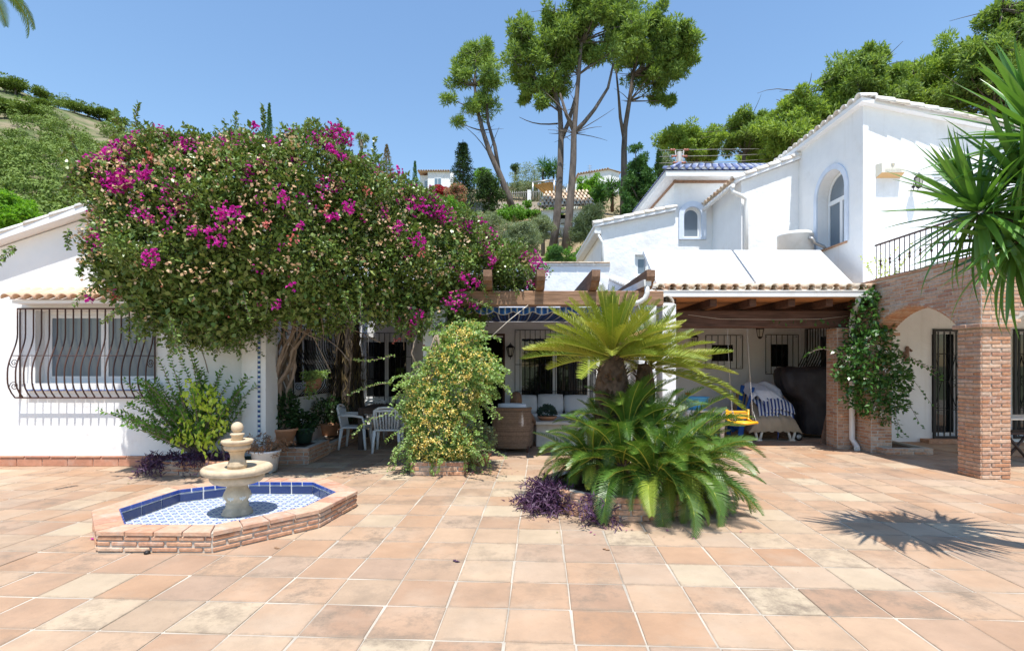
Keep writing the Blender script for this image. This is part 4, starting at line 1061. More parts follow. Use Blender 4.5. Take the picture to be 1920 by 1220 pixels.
for (a, b_) in ((455,258),(490,240),(655,264),(705,300),(500,250),(560,262)):
    p = P(a, b_, bY(a)); sp = spray_pts((p.x,p.y,p.z-.1), (rng.normal()*.4, -.2, 1.0), .5, 26, .2, rng); V.append(spray_leaves(sp, .055, .032, rng, 2)); stems.tube([tuple(x) for x in sp[::5]], .004, 4, cap=False)
foliage(bou, 'leaves', np.vstack(V), 'leaf_boug')
# bracts
PINK = [(243,267,16),(225,283,20),(174,305,14),(207,301,18),(190,316,16),(142,341,12),(160,333,16),(198,344,18),(219,344,18),(235,340,14),(228,328,14),(180,345,12),(198,393,12),(271,325,12),(293,249,13),(308,254,12),(322,258,12),(340,274,12),(355,268,9),(262,258,10),(445,256,13),(477,238,9),(430,310,9),(468,317,10),(495,308,11),(517,310,10),(553,305,13),(549,260,16),(600,260,15),(625,249,18),(610,270,12),(625,283,14),(428,402,22),(403,445,18),(360,431,11),(284,482,13),(533,374,13),(563,423,9),(547,537,8),(518,573,8),(623,407,8),(167,559,7),(652,262,12),(645,300,10),(675,296,8),(703,323,9),(731,328,10),(746,320,10),(774,347,10),(782,388,17),(810,388,20),(800,372,12),(820,398,14),(837,409,14),(782,450,16),(655,388,14),(624,408,10),(746,422,9),(877,424,13),(906,414,12),(917,441,16),(913,464,10),(925,493,12),(999,486,17),(1010,498,14),(979,469,10),(1016,515,12),(1008,529,11),(992,533,8),(879,526,12),(893,533,9),(856,565,16),(889,575,9),(775,601,8),(775,622,12),(788,590,6),(867,548,7),(810,360,9),(835,395,8),(868,520,7)]
CORAL = [(207,300,10),(198,366,12),(279,298,11),(240,312,8),(549,447,10),(703,332,9),(733,335,9),(790,478,7),(690,360,8),(217,559,6),(745,640,8),(800,655,8),(610,392,6),(500,420,6)]
def bract_V(lst, size, dens, jx=1.0):
    out = []
    for (a, b_, r) in lst:
        Y = bY(a); c = P(a, b_, Y); q0_ = np.array([[c.x, c.z]]); d = float(poly_dist(q0_, BPW)[0]) if in_poly(q0_, BPW)[0] else 0.0; h = 1.05*math.sqrt(max(1-(1-min(d/1.0,1))**2, .01))*(.72 if c.x > XA else 1)
        yy = Y - h*1.0 - (.50 if a < 360 else .30); rr = r*Y/1000*1.12; sc = yy/Y
        k = max(8, int(dens*(r/10)**2*(2.4 if (a < 360 or b_ < 300) else 1.2))); q = sphere_dirs(k, rng)*(rr*rng.random(k)**.45)[:,None]; q[:,1] *= .6
        ctr = np.array([c.x*sc, yy, EYE+(c.z-EYE)*sc]); Dd = rng.normal(size=(k,3)); Dd[:,1] -= .5
        for _ in range(3):
            D2 = Dd + rng.normal(size=(k,3))*.8
            out.append(leaf_verts(ctr+q, D2, size*rng.uniform(.8,1.2,k), size*.8*rng.uniform(.8,1.2,k), rng, fold=.2))
    return np.vstack(out)
lp = bou_pts(5200, .02, .4); tgt = np.array([[PX(a, bY(a)), PZ(b, bY(a))] for a, b, _ in PINK]); wr = np.array([r for _, _, r in PINK])/1000*7.7
dm = np.min(np.linalg.norm(lp[:,None,[0,2]]-tgt[None], axis=2)/wr[None], axis=1); pr = np.clip(1.25-dm*.62, .008, .6)*np.where(lp[:,2] > 3.3, .62, .4)*np.where(lp[:,0] < -4.9, 2.4, 1.0)
lp = lp[rng.random(len(lp)) < pr]; lp[:,1] -= .10
loose = np.vstack([leaf_verts(lp+rng.normal(size=lp.shape)*.03, rng.normal(size=lp.shape)+np.array([0,-.3,.1]), .044*rng.uniform(.8,1.2,len(lp)), .036, rng, fold=.2) for _ in range(5)])
foliage(bou, 'magenta_bracts', np.vstack([bract_V(PINK, .044, 9), loose]), 'bract_pink')
cor = bract_V(CORAL, .036, 9)
pc = bou_pts(420, .05, .3); pc = pc[(pc[:,2] > 2.2)]
cor2 = np.vstack([leaf_verts(pc+rng.normal(size=pc.shape)*.025, rng.normal(size=pc.shape), .038, .03, rng) for _ in range(3)])
stuff(foliage(bou, 'coral_bracts', np.vstack([cor, cor2[:len(cor2)//4//3*4]]), 'bract_coral'))
pk = bou_pts(1700, .02, .3); pk[:,1] -= .09; w_ = rng.random(len(pk)) < np.clip((pk[:,2]-2.0)/2.4, .12, 1); pk = pk[w_]
foliage(bou, 'dry_bracts', np.vstack([leaf_verts(pk+rng.normal(size=pk.shape)*.022-np.array([0,.05,0]), rng.normal(size=pk.shape)+np.array([0,-.3,-.5]), .048*rng.uniform(.8,1.2,len(pk)), .042*rng.uniform(.8,1.2,len(pk)), rng) for _ in range(3)]), 'bract_cream')
# woody vine stems: a twisted bundle rising beside the corner
tr = MB()
for k in range(13):
    a0 = rng.uniform(0, 6.28); r0 = rng.uniform(.04,.15); pts = []
    tx, ty, tz = rng.uniform(-4.1,-3.3), rng.uniform(8.3,9.3), rng.uniform(2.35,2.9)
    for i in range(13):
        t = i/12; a = a0+t*rng.uniform(1.2,1.6)*2; f = r0*(1+.8*t)
        pts.append(((-3.92+math.cos(a)*f)*(1-t**2)+tx*t**2+.04*math.sin(i*1.7+k), (9.0+math.sin(a)*f)*(1-t**2)+ty*t**2, .25+t*(tz-.25)))
    tr.tube(pts, [rng.uniform(.028,.055)*(1-.55*i/12) for i in range(13)], 7)
for k in range(26):
    p0 = (rng.uniform(-4.0,-3.2), rng.uniform(8.2,9.0), rng.uniform(2.0,2.7)); sp = spray_pts(p0, (rng.normal(),-.3,rng.uniform(-.3,1)), rng.uniform(.6,1.6), 8, .2, rng); tr.tube([tuple(x) for x in sp], .009, 5)
for k in range(60):
    x = rng.uniform(-5.4,-.6); y = float(b_yc(x)); sp = spray_pts((x,y+.2+abs(rng.normal())*.3,rng.uniform(2.4,3.4)), (rng.normal(),.1,rng.normal()*.6), rng.uniform(.5,1.2), 8, .1, rng); tr.tube([tuple(q) for q in sp], .008, 5)
tr.build('trunk', 'bark_pale', bou); stuff(stems.build('twigs', 'bark_pale', bou))
# the ivy-wrapped old trunk at the back of the porch
tv = thing('vine_trunk', 'dark shaggy old vine trunk against the back corner of the porch', 'trunk', (-3.55, 12.0, 0))
mb = MB()
for k in range(26):
    a0 = rng.uniform(0,6.28); r0 = rng.uniform(.12,.30); pts = []
    for i in range(12):
        t = i/11; a = a0+t*rng.uniform(-.8,.8); f = r0*(1-.35*t+.5*(1-t)**3)+.02*math.sin(i*2+k); pts.append((-3.68+math.cos(a)*f*1.1, 12.0+math.sin(a)*f, t*2.75))
    mb.tube(pts, [rng.uniform(.035,.07)]*12, 6)
mb.build('trunk', 'bark_dark', tv)
q = np.column_stack([rng.uniform(-4.05,-3.3,1500), rng.uniform(11.55,12.3,1500), rng.uniform(.3,2.8,1500)])
foliage(tv, 'hanging_stems', leaf_verts(q, np.tile([0,0,-1.0],(1500,1))+rng.normal(size=(1500,3))*.25, .22, .012, rng, upb=0), 'leaf_brown')

# ---------------------------------------------------------------- honeysuckle on the pergola post
def brick_planter(name, label, x0, x1, y0, y1, h, courses=3, capw=True):
    t = thing(name, label, 'planter', ((x0+x1)/2, (y0+y1)/2, 0))
    body = MB().box(x0+.008, x1-.008, y0+.008, y0+.10, 0, h-.004).box(x0+.008, x0+.10, y0+.101, y1, 0, h-.004).box(x1-.10, x1-.008, y0+.101, y1, 0, h-.004).box(x0+.101, x1-.101, y1-.1, y1, 0, h-.004)
    bo = body.build('wall', 'mortar', t); pc_ = h/courses
    for (o_, u, n_, L) in (((x0,y0,0), Xv, -Yv, x1-x0), ((x0,y1,0), -Yv, -Xv, y1-y0), ((x1,y0,0), Yv, Xv, y1-y0)):
        brick_run(bo, o_, u, n_, L, .002, h, pitch=pc_, bl=.26, joint=.016, depth=.07)
    MB().box(x0+.101, x1-.101, y0+.101, y1-.101, 0, h-.04).build('soil', 'soil', t)
    return t
hp = brick_planter('brick_planter', 'low square brick planter under the yellow honeysuckle', PX(772,7.85), PX(872,7.85), 7.75, 8.48, .20)
hon = thing('honeysuckle', 'yellow flowering honeysuckle bush smothering the pergola post', 'shrub', (-1.1, 8.1, .15))
HP_ = [(838,606),(850,600),(905,596),(918,618),(905,640),(940,662),(958,692),(950,716),(930,722),(938,742),(908,758),(905,776),(878,792),(892,812),(912,832),(905,852),(880,866),(845,876),(800,880),(768,868),(748,846),(752,812),(738,780),(748,742),(738,716),(776,700),(792,668),(815,640)]
HPW = [(PX(850+(a-850)*.82,8.05), PZ(745+(b-745)*.95,8.05)) for a, b in HP_]
rng = np.random.default_rng(8)
hpts = lambda n, i_=.4: poly_shell(HPW, n, 8.15, .52, .45, rng, back=.9, inner=i_)
C = hpts(1500, .6); C = C[lump(C, 2.2) > -.45 + .3*rng.normal(size=len(C))]
V = [cluster_leaves(C, 12, .085, .050, .035, rng)]; st = MB()
for k in range(120):
    i = rng.integers(len(HPW)); a = np.array(HPW[i]); b = np.array(HPW[(i+1)%len(HPW)]); q = a+(b-a)*rng.random(); out = q-np.array([-1.05,1.5]); out /= np.linalg.norm(out)
    sp = spray_pts((q[0]-out[0]*.15, 8.0+rng.normal()*.25, q[1]-out[1]*.15), (out[0]+rng.normal()*.3, -.25+rng.normal()*.3, out[1]*.6+rng.normal()*.35), rng.uniform(.18,.42), 16, .4, rng)
    V.append(spray_leaves(sp, .046, .032, rng, 3)); st.tube([tuple(x) for x in sp[::4]], .003, 4, cap=False)
for (x0, z0, dx, dz, L) in ((-1.7,1.75,-1,.05,.55),(-1.75,1.35,-1,-.15,.6),(-1.8,.9,-1,-.5,.55),(-.6,.35,1,.02,.55),(-1.6,.5,-.5,-1,.4)):
    sp = spray_pts((x0,7.75,z0), (dx,-.3,dz), L, 22, .15, rng); V.append(spray_leaves(sp, .04, .028, rng, 2)); st.tube([tuple(x) for x in sp[::4]], .003, 4, cap=False)
foliage(hon, 'leaves', np.vstack(V), 'leaf_honey')
F = hpts(640, .03); F[:,1] -= .05
foliage(hon, 'flowers', cluster_leaves(F, 7, .034, .042, .018, rng, up=.1), 'flower_yellow')
for k in range(9):
    pts = [(-1.08+rng.normal()*.08, 8.2, .1)]
    for i in range(7): pts.append((pts[-1][0]+rng.normal()*.09, pts[-1][1]-.03+rng.normal()*.05, pts[-1][2]+.28))
    st.tube(pts, .012, 5)
st.build('stems', 'bark_pale', hon)
sb = thing('small_bush', 'small rounded green bush in a pot behind the honeysuckle', 'shrub', (-.52, 8.6, 0))
d = sphere_dirs(900, rng); c = np.array([-.52,8.6,.42])
foliage(sb, 'leaves', leaf_verts(c+d*np.array([.28,.26,.26])*rng.uniform(.7,1,900)[:,None], d+rng.normal(size=d.shape)*.5, .04, .022, rng), 'leaf_olive')
MB().lathe([(.13,0),(.17,.16),(.19,.17),(.19,.20),(.15,.20)], 18, (-.52,8.6,0)).build('pot', 'terracotta', sb)

# ---------------------------------------------------------------- left border: planter, shrub, purple ground cover
brick_planter('brick_planter', 'low brick bed against the white wall under the window', PX(318,7.9), PX(428,7.9), 7.72, 8.46, .22, 4)
shb = thing('shrub', 'leggy green shrub with lime yellow new leaves below the caged window', 'shrub', (-4.75, 8.1, .2))
rng = np.random.default_rng(12); V, VL = [], []; st = MB(); base = np.array([-4.72, 8.12, .2])
tips = [(222,745),(240,700),(235,760),(262,790),(285,820),(300,700),(320,670),(352,655),(372,690),(365,660),(395,700),(430,700),(455,690),(440,735),(458,745),(415,770),(430,800),(270,735),(250,720),(310,760),(330,730),(345,760),(300,800),(340,810),(380,740),(400,720),(290,770),(318,715),(270,760),(385,790)]
for (a, b_) in tips:
    for rep in range(3):
        tp = P(a+rng.normal()*12, 770+(b_-770)*.84+rng.normal()*12, 7.95); tp = np.array(tp) + np.array([0, rng.normal()*.25, 0]); mid = (base+tp)/2 + np.array([rng.normal()*.08, rng.normal()*.1-.05, .12])
        t = np.linspace(0,1,30)[:,None]; sp = base*(1-t)**2 + 2*mid*t*(1-t) + tp*t**2
        V.append(spray_leaves(sp[9:], .070, .034, rng, 3)); st.tube([tuple(x) for x in sp[::4]], [.012*(1-.8*i/8) for i in range(8)], 5, cap=False)
for (a, b_, r) in ((362,722,16),(378,745,22),(398,735,14),(408,760,16),(360,745,14),(385,768,16),(348,790,16),(398,795,22),(420,790,12),(375,815,20),(340,822,14),(395,828,16),(368,738,12)):
    c = np.array(P(a, b_, 7.62)); k = int(1.7*r); q = c + rng.normal(size=(k,3))*np.array([r*.0045, .05, r*.0045])
    D = rng.normal(size=(k,3))*.5; D[:,2] -= .9; VL.append(leaf_verts(q, D, .085*rng.uniform(.7,1.2,k), .048*rng.uniform(.8,1.2,k), rng, upb=.1))
foliage(shb, 'green_leaves', np.vstack(V), 'leaf_shrub'); foliage(shb, 'lime_leaves', np.vstack(VL), 'leaf_lime'); st.build('stems', 'bark_pale', shb)
def purple(t_name, label, spots, seed, n=15):
    t = thing(t_name, label, 'ground cover', spots[0]); r_ = np.random.default_rng(seed); V = []; s_ = MB()
    for (x, y, z) in spots:
        for k in range(n):
            a = r_.uniform(0, 6.28); sp = spray_pts((x+r_.normal()*.07, y+r_.normal()*.07, z), (math.cos(a), math.sin(a)-.3, r_.uniform(.1,1.3)), r_.uniform(.14,.34), 8, .75, r_)
            V.append(spray_leaves(sp, .085, .019, r_, 1, up=.35)); s_.tube([tuple(q) for q in sp[::2]], .004, 4, cap=False)
    foliage(t, 'leaves', np.vstack(V), 'leaf_purple'); s_.build('stems', 'leaf_purple', t); return t
purple('purple_creeper', 'dark purple trailing plant spilling over the brick bed by the wall', [(PX(a,7.85), 7.8+.1*(k%3), .24) for k, a in enumerate((300,318,335,352,370,388,405,340,360,380,398))] + [(PX(290,7.8),7.75,.10),(PX(300,7.8),7.78,.16)], 3)
# ---------------------------------------------------------------- pots at the corner
def pot(name, label, cat, prof, loc, m, sx=1, n=26):
    t = thing(name, label, cat, loc); MB().lathe(prof, n, loc, sx=sx).build('pot', m, t); return t
def leafball(t, c, r, n, L, W, m, seed=1, name='leaves', flat=.9):
    r_ = np.random.default_rng(seed); d = sphere_dirs(n, r_); rr = r_.uniform(.35,1,n)[:,None]
    return foliage(t, name, leaf_verts(np.array(c)+d*np.array(r)*rr, d+r_.normal(size=d.shape)*.6+np.array([0,0,.25]), L*r_.uniform(.7,1.2,n), W*r_.uniform(.7,1.2,n), r_), m)
wp = pot('potted_plant', 'white plastic pot with a dried brown plant', 'potted plant', [(.14,0.02),(.16,.02),(.205,.30),(.225,.31),(.225,.335),(.20,.335),(.19,.28)], (PX(498,8.0), 8.0, 0), 'plastic_white')
for a in (0,2.1,4.2): MB().lathe([(.02,0),(.03,.01),(.025,.025)], 10, (PX(498,8)+.125*math.cos(a-.6), 8+.125*math.sin(a-.6), 0)).build('foot', 'plastic_white', wp)
rng = np.random.default_rng(21); V = []; st = MB()
for k in range(46):
    a = rng.uniform(0,6.28); sp = spray_pts((PX(498,8)+.08*math.cos(a), 8+.08*math.sin(a), .27), (math.cos(a)*.7, math.sin(a)*.7, rng.uniform(.6,1.6)), rng.uniform(.25,.62), 14, .55, rng)
    V.append(spray_leaves(sp[3:], .06, .014, rng, 2, up=-.5)); st.tube([tuple(q) for q in sp[::3]], .0035, 4, cap=False)
foliage(wp, 'dry_leaves', np.vstack(V), 'leaf_dry'); st.build('stems', 'leaf_dry', wp)
gp2 = pot('flower_pot', 'shallow dark green plastic pot beside the fountain top', 'pot', [(.15,0),(.20,.16),(.225,.17),(.225,.20),(.20,.20),(.18,.14)], (PX(462,7.9), 8.1, 0), 'plastic_green')
tp2 = pot('flower_pot', 'terracotta bowl at the end of the brick bed', 'pot', [(.14,0),(.21,.20),(.235,.21),(.235,.25),(.205,.25),(.18,.18)], (PX(422,7.8)+.03, 7.72, 0), 'terracotta')
st = MB().tube([(PX(428,7.8),7.72,.2),(PX(418,7.8),7.78,.42),(PX(408,7.8),7.85,.62)], .014, 6); st.build('stem', 'bark_pale', tp2)
leafball(tp2, (PX(440,7.8),7.75,.38), (.14,.12,.16), 60, .10, .04, 'leaf_purple', 4)
cb = brick_planter('brick_planter', 'raised brick ledge holding pots by the corner pilaster', PX(516,8.75), PX(584,8.75), 8.62, 9.6, .27, 4)
p1 = pot('potted_plant', 'wide tan terracotta pot with a dark leafy plant on the ledge', 'potted plant', [(.13,0),(.20,.24),(.225,.25),(.225,.285),(.20,.285),(.18,.2)], (PX(530,8.85), 8.9, .27), 'terracotta')
leafball(p1, (PX(534,8.9),8.95,.82), (.22,.2,.36), 800, .08, .045, 'leaf_dark', 5)
MB().tube([(PX(530,8.9),8.92,.45),(PX(532,8.9),8.95,.9)], .018, 6).build('stem', 'bark_pale', p1)
p2 = pot('potted_plant', 'dark green pot with a low bushy plant beside the tan pot', 'potted plant', [(.12,0),(.16,.22),(.175,.23),(.175,.26),(.15,.26),(.14,.2)], (PX(568,9.2), 9.25, .27), 'plastic_green')
leafball(p2, (PX(570,9.2),9.2,.62), (.25,.22,.18), 650, .075, .04, 'leaf_dark', 6)
p3 = pot('potted_plant', 'bushy plant in a terracotta pot in the shade by the side wall', 'potted plant', [(.14,0),(.18,.2),(.2,.21),(.2,.24),(.16,.24)], (PX(618,10.9), 10.9, .18), 'terracotta')
leafball(p3, (PX(618,10.9),10.9,.68), (.40,.3,.28), 900, .07, .035, 'leaf_dark', 7)
brick_planter('brick_planter', 'long low brick ledge in the shade along the side wall', PX(592,10.4), PX(640,10.4), 9.75, 12.2, .18, 3)
p4 = pot('potted_plant', 'small terracotta pot near the vine trunk', 'potted plant', [(.11,0),(.15,.22),(.165,.23),(.165,.26),(.13,.26)], (PX(655,11.6), 11.3, .0), 'terracotta')
leafball(p4, (PX(655,11.6),11.3,.42), (.16,.16,.14), 220, .06, .03, 'leaf_dark', 8)
wbx = thing('hanging_planter', 'half-round terracotta trough with trailing plants hung on the side cage', 'planter', (-3.72, 10.0, 1.15))
mb = MB(); n = 16
for i in range(n+1):
    y = 9.72 + .62*i/n; s = math.sin(math.pi*(i+.6)/(n+1.2))
    for (f, z) in ((0.0,1.36),(.20*s+.02,1.36),(.20*s+.03,1.34),(.17*s+.02,1.20),(.08*s,1.10),(0,1.09)): mb.v.append((-3.80+f, y, z))
for i in range(n):
    for j in range(5): mb.f.append((i*6+j, (i+1)*6+j, (i+1)*6+j+1, i*6+j+1)); mb.sm.append(True)
mb.build('trough', 'terracotta', wbx)
rng = np.random.default_rng(31)
q = np.column_stack([rng.uniform(-3.85,-3.55,420), rng.uniform(9.6,10.45,420), rng.uniform(1.34,1.50,420)]); q2 = np.column_stack([rng.uniform(-3.75,-3.55,130), rng.uniform(9.5,9.75,130), rng.uniform(1.0,1.4,130)])
q = np.vstack([q,q2]); foliage(wbx, 'leaves', leaf_verts(q, rng.normal(size=q.shape)+np.array([.3,-.3,.2]), .05, .04, rng), 'leaf_honey')

# ---------------------------------------------------------------- cycads in the round brick planter
rp = thing('round_planter', 'round brick planter beneath the cycad clump', 'planter', (1.22, 6.3, 0))
CX, CY, CR = 1.22, 6.30, .84
wl_ = MB().lathe([(CR-.15,0),(CR-.008,0),(CR-.008,.236),(CR-.15,.236)], 48, (CX,CY,0), smooth=False, cap=False).build('wall', 'mortar', rp)
bmq = brick_mesh(.20, .08, .05)
for i in range(4):
    for k in range(24):
        a = 2*math.pi*(k+.5*(i%2))/24; r_ = CR-.033
        piece(bmq, 'brick', wl_, Matrix.Translation((CX+r_*math.cos(a), CY+r_*math.sin(a), .032+.0605*i)) @ Matrix.Rotation(a+math.pi/2, 4, 'Z'))
MB().lathe([(.0,.20),(CR-.151,.20)], 32, (CX,CY,0), cap=False).build('soil', 'soil', rp)
def frond_mesh(name, m, e0, e1, n=44, lf=.155, lift=.45, wid=.0158, fwd=.50, seed=0, twist=0):
    r_ = random.Random(seed); N = 26; pts = [Vector((0,0,0))]; dirs = []
    for i in range(N):
        t = i/(N-1); e = e0+(e1-e0)*t**1.25; d = Vector((twist*t*t, math.cos(e), math.sin(e))).normalized(); dirs.append(d); pts.append(pts[-1]+d*(1.0/N))
    def at(t):
        f = t*N; i = min(int(f), N-1); return pts[i].lerp(pts[i+1], f-i), dirs[i]
    b = MB(); b.tube([pts[i] for i in range(0,N+1,5)], [.010,.008,.007,.005,.004,.003][:len(range(0,N+1,5))], 5); nr = len(b.f)
    for k in range(n):
        t = .10+.90*(k+.5)/n; p, d = at(t); x = Vector((1,0,0)); up = x.cross(d).normalized()
        prof = min(1, 2.6*(t-.06))**.6 * (1-.72*max(0,(t-.62)/.38)**1.6)
        for sg in (-1,1):
            L = lf*prof*r_.uniform(.93,1.07); dd = (x*sg + d*(fwd+.5*t) + up*lift*r_.uniform(.75,1.25)).normalized(); w = d*wid*.5
            mid = p+dd*L*.55+up*.004; tip = p+dd*L-up*L*.10
            b.add([p-w, p+w, mid+w*.8, tip, mid-w*.8], [(0,1,2,4),(4,2,3)])
    me = b.mesh(name); me.materials.append(MATS[m]); me.materials.append(MATS['rachis'])
    mi = [1]*nr + [0]*(len(b.f)-nr); me.polygons.foreach_set('material_index', mi); return me
def frond_set(m, specs): return [frond_mesh('frond', m, R(a), R(b_), lift=l_, seed=i, lf=lf) for i, (a, b_, l_, lf) in enumerate(specs)]
FS_SAGO = frond_set('frond_sago', [(8,-6,.75,.185),(5,-14,.65,.19),(12,2,.8,.175),(4,-26,.6,.18)])
FS_GREEN = frond_set('frond_green', [(25,-35,.5,.19),(30,-60,.45,.20),(20,-75,.35,.20),(25,-15,.55,.185)])
FS_YEL = frond_set('frond_yellowgreen', [(20,-70,.22,.20),(25,-55,.28,.19)])
def place_frond(me, parent, c, az, el, L, roll=0):
    """az measured from +x; the frond starts at elevation el"""
    M = Matrix.Translation(c) @ Matrix.Rotation(az-math.pi/2, 4, 'Z') @ Matrix.Rotation(el, 4, 'X') @ Matrix.Rotation(roll, 4, 'Y') @ Matrix.Scale(L, 4)
    return piece(me, 'frond', parent, M)
def trunk_scales(parent, c, r, h, seed):
    b = MB(); r_ = random.Random(seed); b.lathe([(r*.95,0),(r,.2*h),(r*.92,.8*h),(r*.6,h)], 16, c)
    for k in range(int(260*r*h/.25)):
        a = r_.uniform(0,6.28); z = r_.uniform(0,h); q = Vector((c[0]+r*.95*math.cos(a), c[1]+r*.95*math.sin(a), c[2]+z)); o_ = Vector((math.cos(a),math.sin(a),.8)).normalized(); s_ = Vector((-math.sin(a),math.cos(a),0))
        b.add([q-s_*.02, q+s_*.02, q+o_*.075+s_*.006, q+o_*.075-s_*.006, q+o_*.03-Vector((0,0,.03))], [(0,1,2,3),(0,4,1)])
    return b.build('trunk', 'bark_palm', parent)
rd = random.Random(4)
s1 = thing('sago_palm', 'tall sago palm with golden-green crown and brown cone', 'sago palm', (1.19, 6.35, .2))
trunk_scales(s1, (1.19,6.35,.2), .215, 1.50, 1)
for k in range(84):
    az = k*2.39996 + rd.uniform(-.2,.2); t = (k+.5)/84
    el = R(-3 + 86*t**1.35 + rd.uniform(-7,7)); L = (1.06 - .38*t)*rd.uniform(.88,1.06)
    place_frond(FS_SAGO[k % 4] if t < .75 else FS_SAGO[2], s1, (1.19+.05*math.cos(az), 6.35+.05*math.sin(az), 1.68+.10*t), az, el, L, rd.uniform(-.3,.3))
cn = MB(); c0 = Vector((1.22,6.15,1.80)); dr = Vector((.62,-.25,.42)).normalized()
cn.tube([c0+dr*(.40*i/8) for i in range(9)], [.030,.042,.047,.048,.046,.042,.036,.026,.010], 10); cn.build('cone', 'cone_brown', s1)
s2 = thing('sago_palm', 'second sago palm leaning right behind the coned one', 'sago palm', (1.70, 6.75, .2))
trunk_scales(s2, (1.68,6.75,.2), .14, 1.42, 2)
for k in range(34):
    az = k*2.39996+1.0; t = (k+.5)/34
    if math.cos(az) < -.45 and t < .6: continue
    el = R(-6+76*t**1.3+rd.uniform(-7,7)); L = (.96-.28*t)*rd.uniform(.88,1.06)
    place_frond(FS_SAGO[k % 4], s2, (1.74, 6.70, 1.58+.08*t), az, el, L, rd.uniform(-.3,.3))
for az, el, L in ((-.25,R(-8),1.05),(-.10,R(-16),1.22),(-.42,R(6),.95)): place_frond(FS_SAGO[3], s2, (1.78,6.62,1.55), az, el, L)
cy = thing('cycad_clump', 'wide dark green clump of cycad suckers arching over the round planter', 'cycad', (1.35, 6.1, .2))
MC = Vector((1.42, 6.08, .45)); nf = 0
heads = [(1.22,5.86,.50),(.92,6.02,.52),(1.72,5.88,.50),(1.42,6.36,.98),(2.02,6.18,.48),(1.08,6.44,.80),(1.52,5.68,.42),(1.90,5.80,.40),(1.30,6.05,.86),(1.64,6.15,.82),(.82,6.32,.46),(1.88,6.45,.66)]
for hi, (hx, hy, hz) in enumerate(heads):
    n_ = 24; oa = math.atan2(hy-MC.y, hx-MC.x); top_ = hz > .75
    for k in range(n_):
        t = (k+.5)/n_; az = (k*2.39996+hi) if top_ else oa + (((k*.618034+hi*.3) % 1)-.5)*R(250)
        if math.sin(az) > .75 and not top_: continue
        el = R((-22+88*t if top_ else -38+86*t)+rd.uniform(-8,8)); L = (.70 if top_ else .86)*rd.uniform(.80,1.08)
        if not top_ and math.cos(az) < -.2 and math.sin(az) < .2 and t < .35: L *= .72
        if not top_ and math.cos(az) > .2: L *= 1.06
        if hi in (1,10) or (hi == 5 and math.cos(az) < 0): L *= .78
        if nf >= 292: break
        low = t < .45
        fs = FS_YEL[k%2] if (low and rd.random() < .20) else FS_GREEN[(1,2,1,0)[k%4] if low else (0,3,0,1)[k%4]]
        place_frond(fs, cy, (hx+.04*math.cos(az), hy+.04*math.sin(az), hz), az, el, L, rd.uniform(-.4,.4)); nf += 1
    MB().lathe([(.10,-.28),(.12,-.05),(.08,.03),(.03,.06)], 10, (hx,hy,hz)).build('stem', 'bark_palm', cy)
purple('purple_creeper', 'purple trailing plant heaped on the left rim of the round planter', [(.44,6.0,.24),(.50,5.88,.22),(.38,6.1,.2),(.34,5.9,.10),(.40,5.82,.05),(.30,6.1,.08),(.26,5.98,.05),(.38,6.25,.22),(.36,5.92,.16),(.44,5.80,.12),(.22,6.15,.04)], 9, 20)
purple('purple_creeper', 'sprig of purple trailing plant hanging over the bricks in front', [(.80,5.46,.22),(.86,5.44,.12),(.90,5.43,.05)], 10, 14)
purple('purple_creeper', 'purple trailing plant on the right rim of the round planter', [(2.06,6.2,.20),(2.10,6.1,.10),(2.02,6.05,.2),(2.14,6.25,.04)], 11, 22)

# ---------------------------------------------------------------- yucca at the right edge
yu = thing('yucca', 'tall sword-leaved yucca leaning in from the right', 'yucca', (4.95, 4.05, 0))
def sword(name, bend, L=.68, w=.052, seed=0):
    b = MB(); N = 8; p = Vector((0,0,0)); r_ = random.Random(seed)
    for i in range(N+1):
        t = i/N; e = -bend*t**1.6; ww = w*.5*(min(1,.45+2.4*t))*(1-t**2.6)
        d = Vector((0, math.cos(e), math.sin(e))); n_ = Vector((0,-math.sin(e),math.cos(e)))
        b.v += [tuple(p+Vector((-ww,0,0))+n_*ww*.42), tuple(p), tuple(p+Vector((ww,0,0))+n_*ww*.42)]
        p = p + d*(L/N)
    for i in range(N):
        for j in range(2): b.f.append((i*3+j, i*3+j+1, i*3+j+4, i*3+j+3)); b.sm.append(True)
    me = b.mesh(name); me.materials.append(MATS['leaf_yucca']); return me
SW_ = [sword('leaf', R(a), seed=i) for i, a in enumerate((6,14,26,45))]
def rosette(c, n, ax, seed, el0=-65, el1=88, Ls=1.0, skip=None):
    r_ = random.Random(seed)
    for k in range(n):
        t = (k+.5)/n; az = k*2.39996 + r_.uniform(-.25,.25); el = R(el0+(el1-el0)*t**.95+r_.uniform(-8,8))
        if skip and skip(az, el): continue
        L = Ls*r_.uniform(.82,1.12); me = SW_[r_.choice((0,0,1,1,2)) if el > R(-10) else r_.choice((1,2,3))]
        M = Matrix.Translation(c) @ ax @ Matrix.Rotation(az-math.pi/2, 4, 'Z') @ Matrix.Rotation(el, 4, 'X') @ Matrix.Translation((0,.035,0)) @ Matrix.Rotation(r_.uniform(-.5,.5), 4, 'Y') @ Matrix.Scale(L, 4)
        piece(me, 'leaf', yu, M)
tilt = Matrix.Rotation(R(-28), 4, 'Y')
rosette(P(1838,398,4.25), 100, tilt, 1, -80, 88, .98)
rosette(P(1962,262,4.05), 86, Matrix.Rotation(R(-22), 4, 'Y'), 2, -60, 88, 1.15)
rosette(P(1905,455,4.2), 84, tilt, 3, -88, 50, 1.0)
rosette(P(1990,400,4.35), 50, tilt, 4, -85, 60, 1.0)
rosette(P(1925,345,4.15), 60, tilt, 5, -70, 85, 1.05)
tk = MB(); hA, hB, hC = P(1842,404,4.25), P(1968,280,4.05), P(1905,460,4.2)
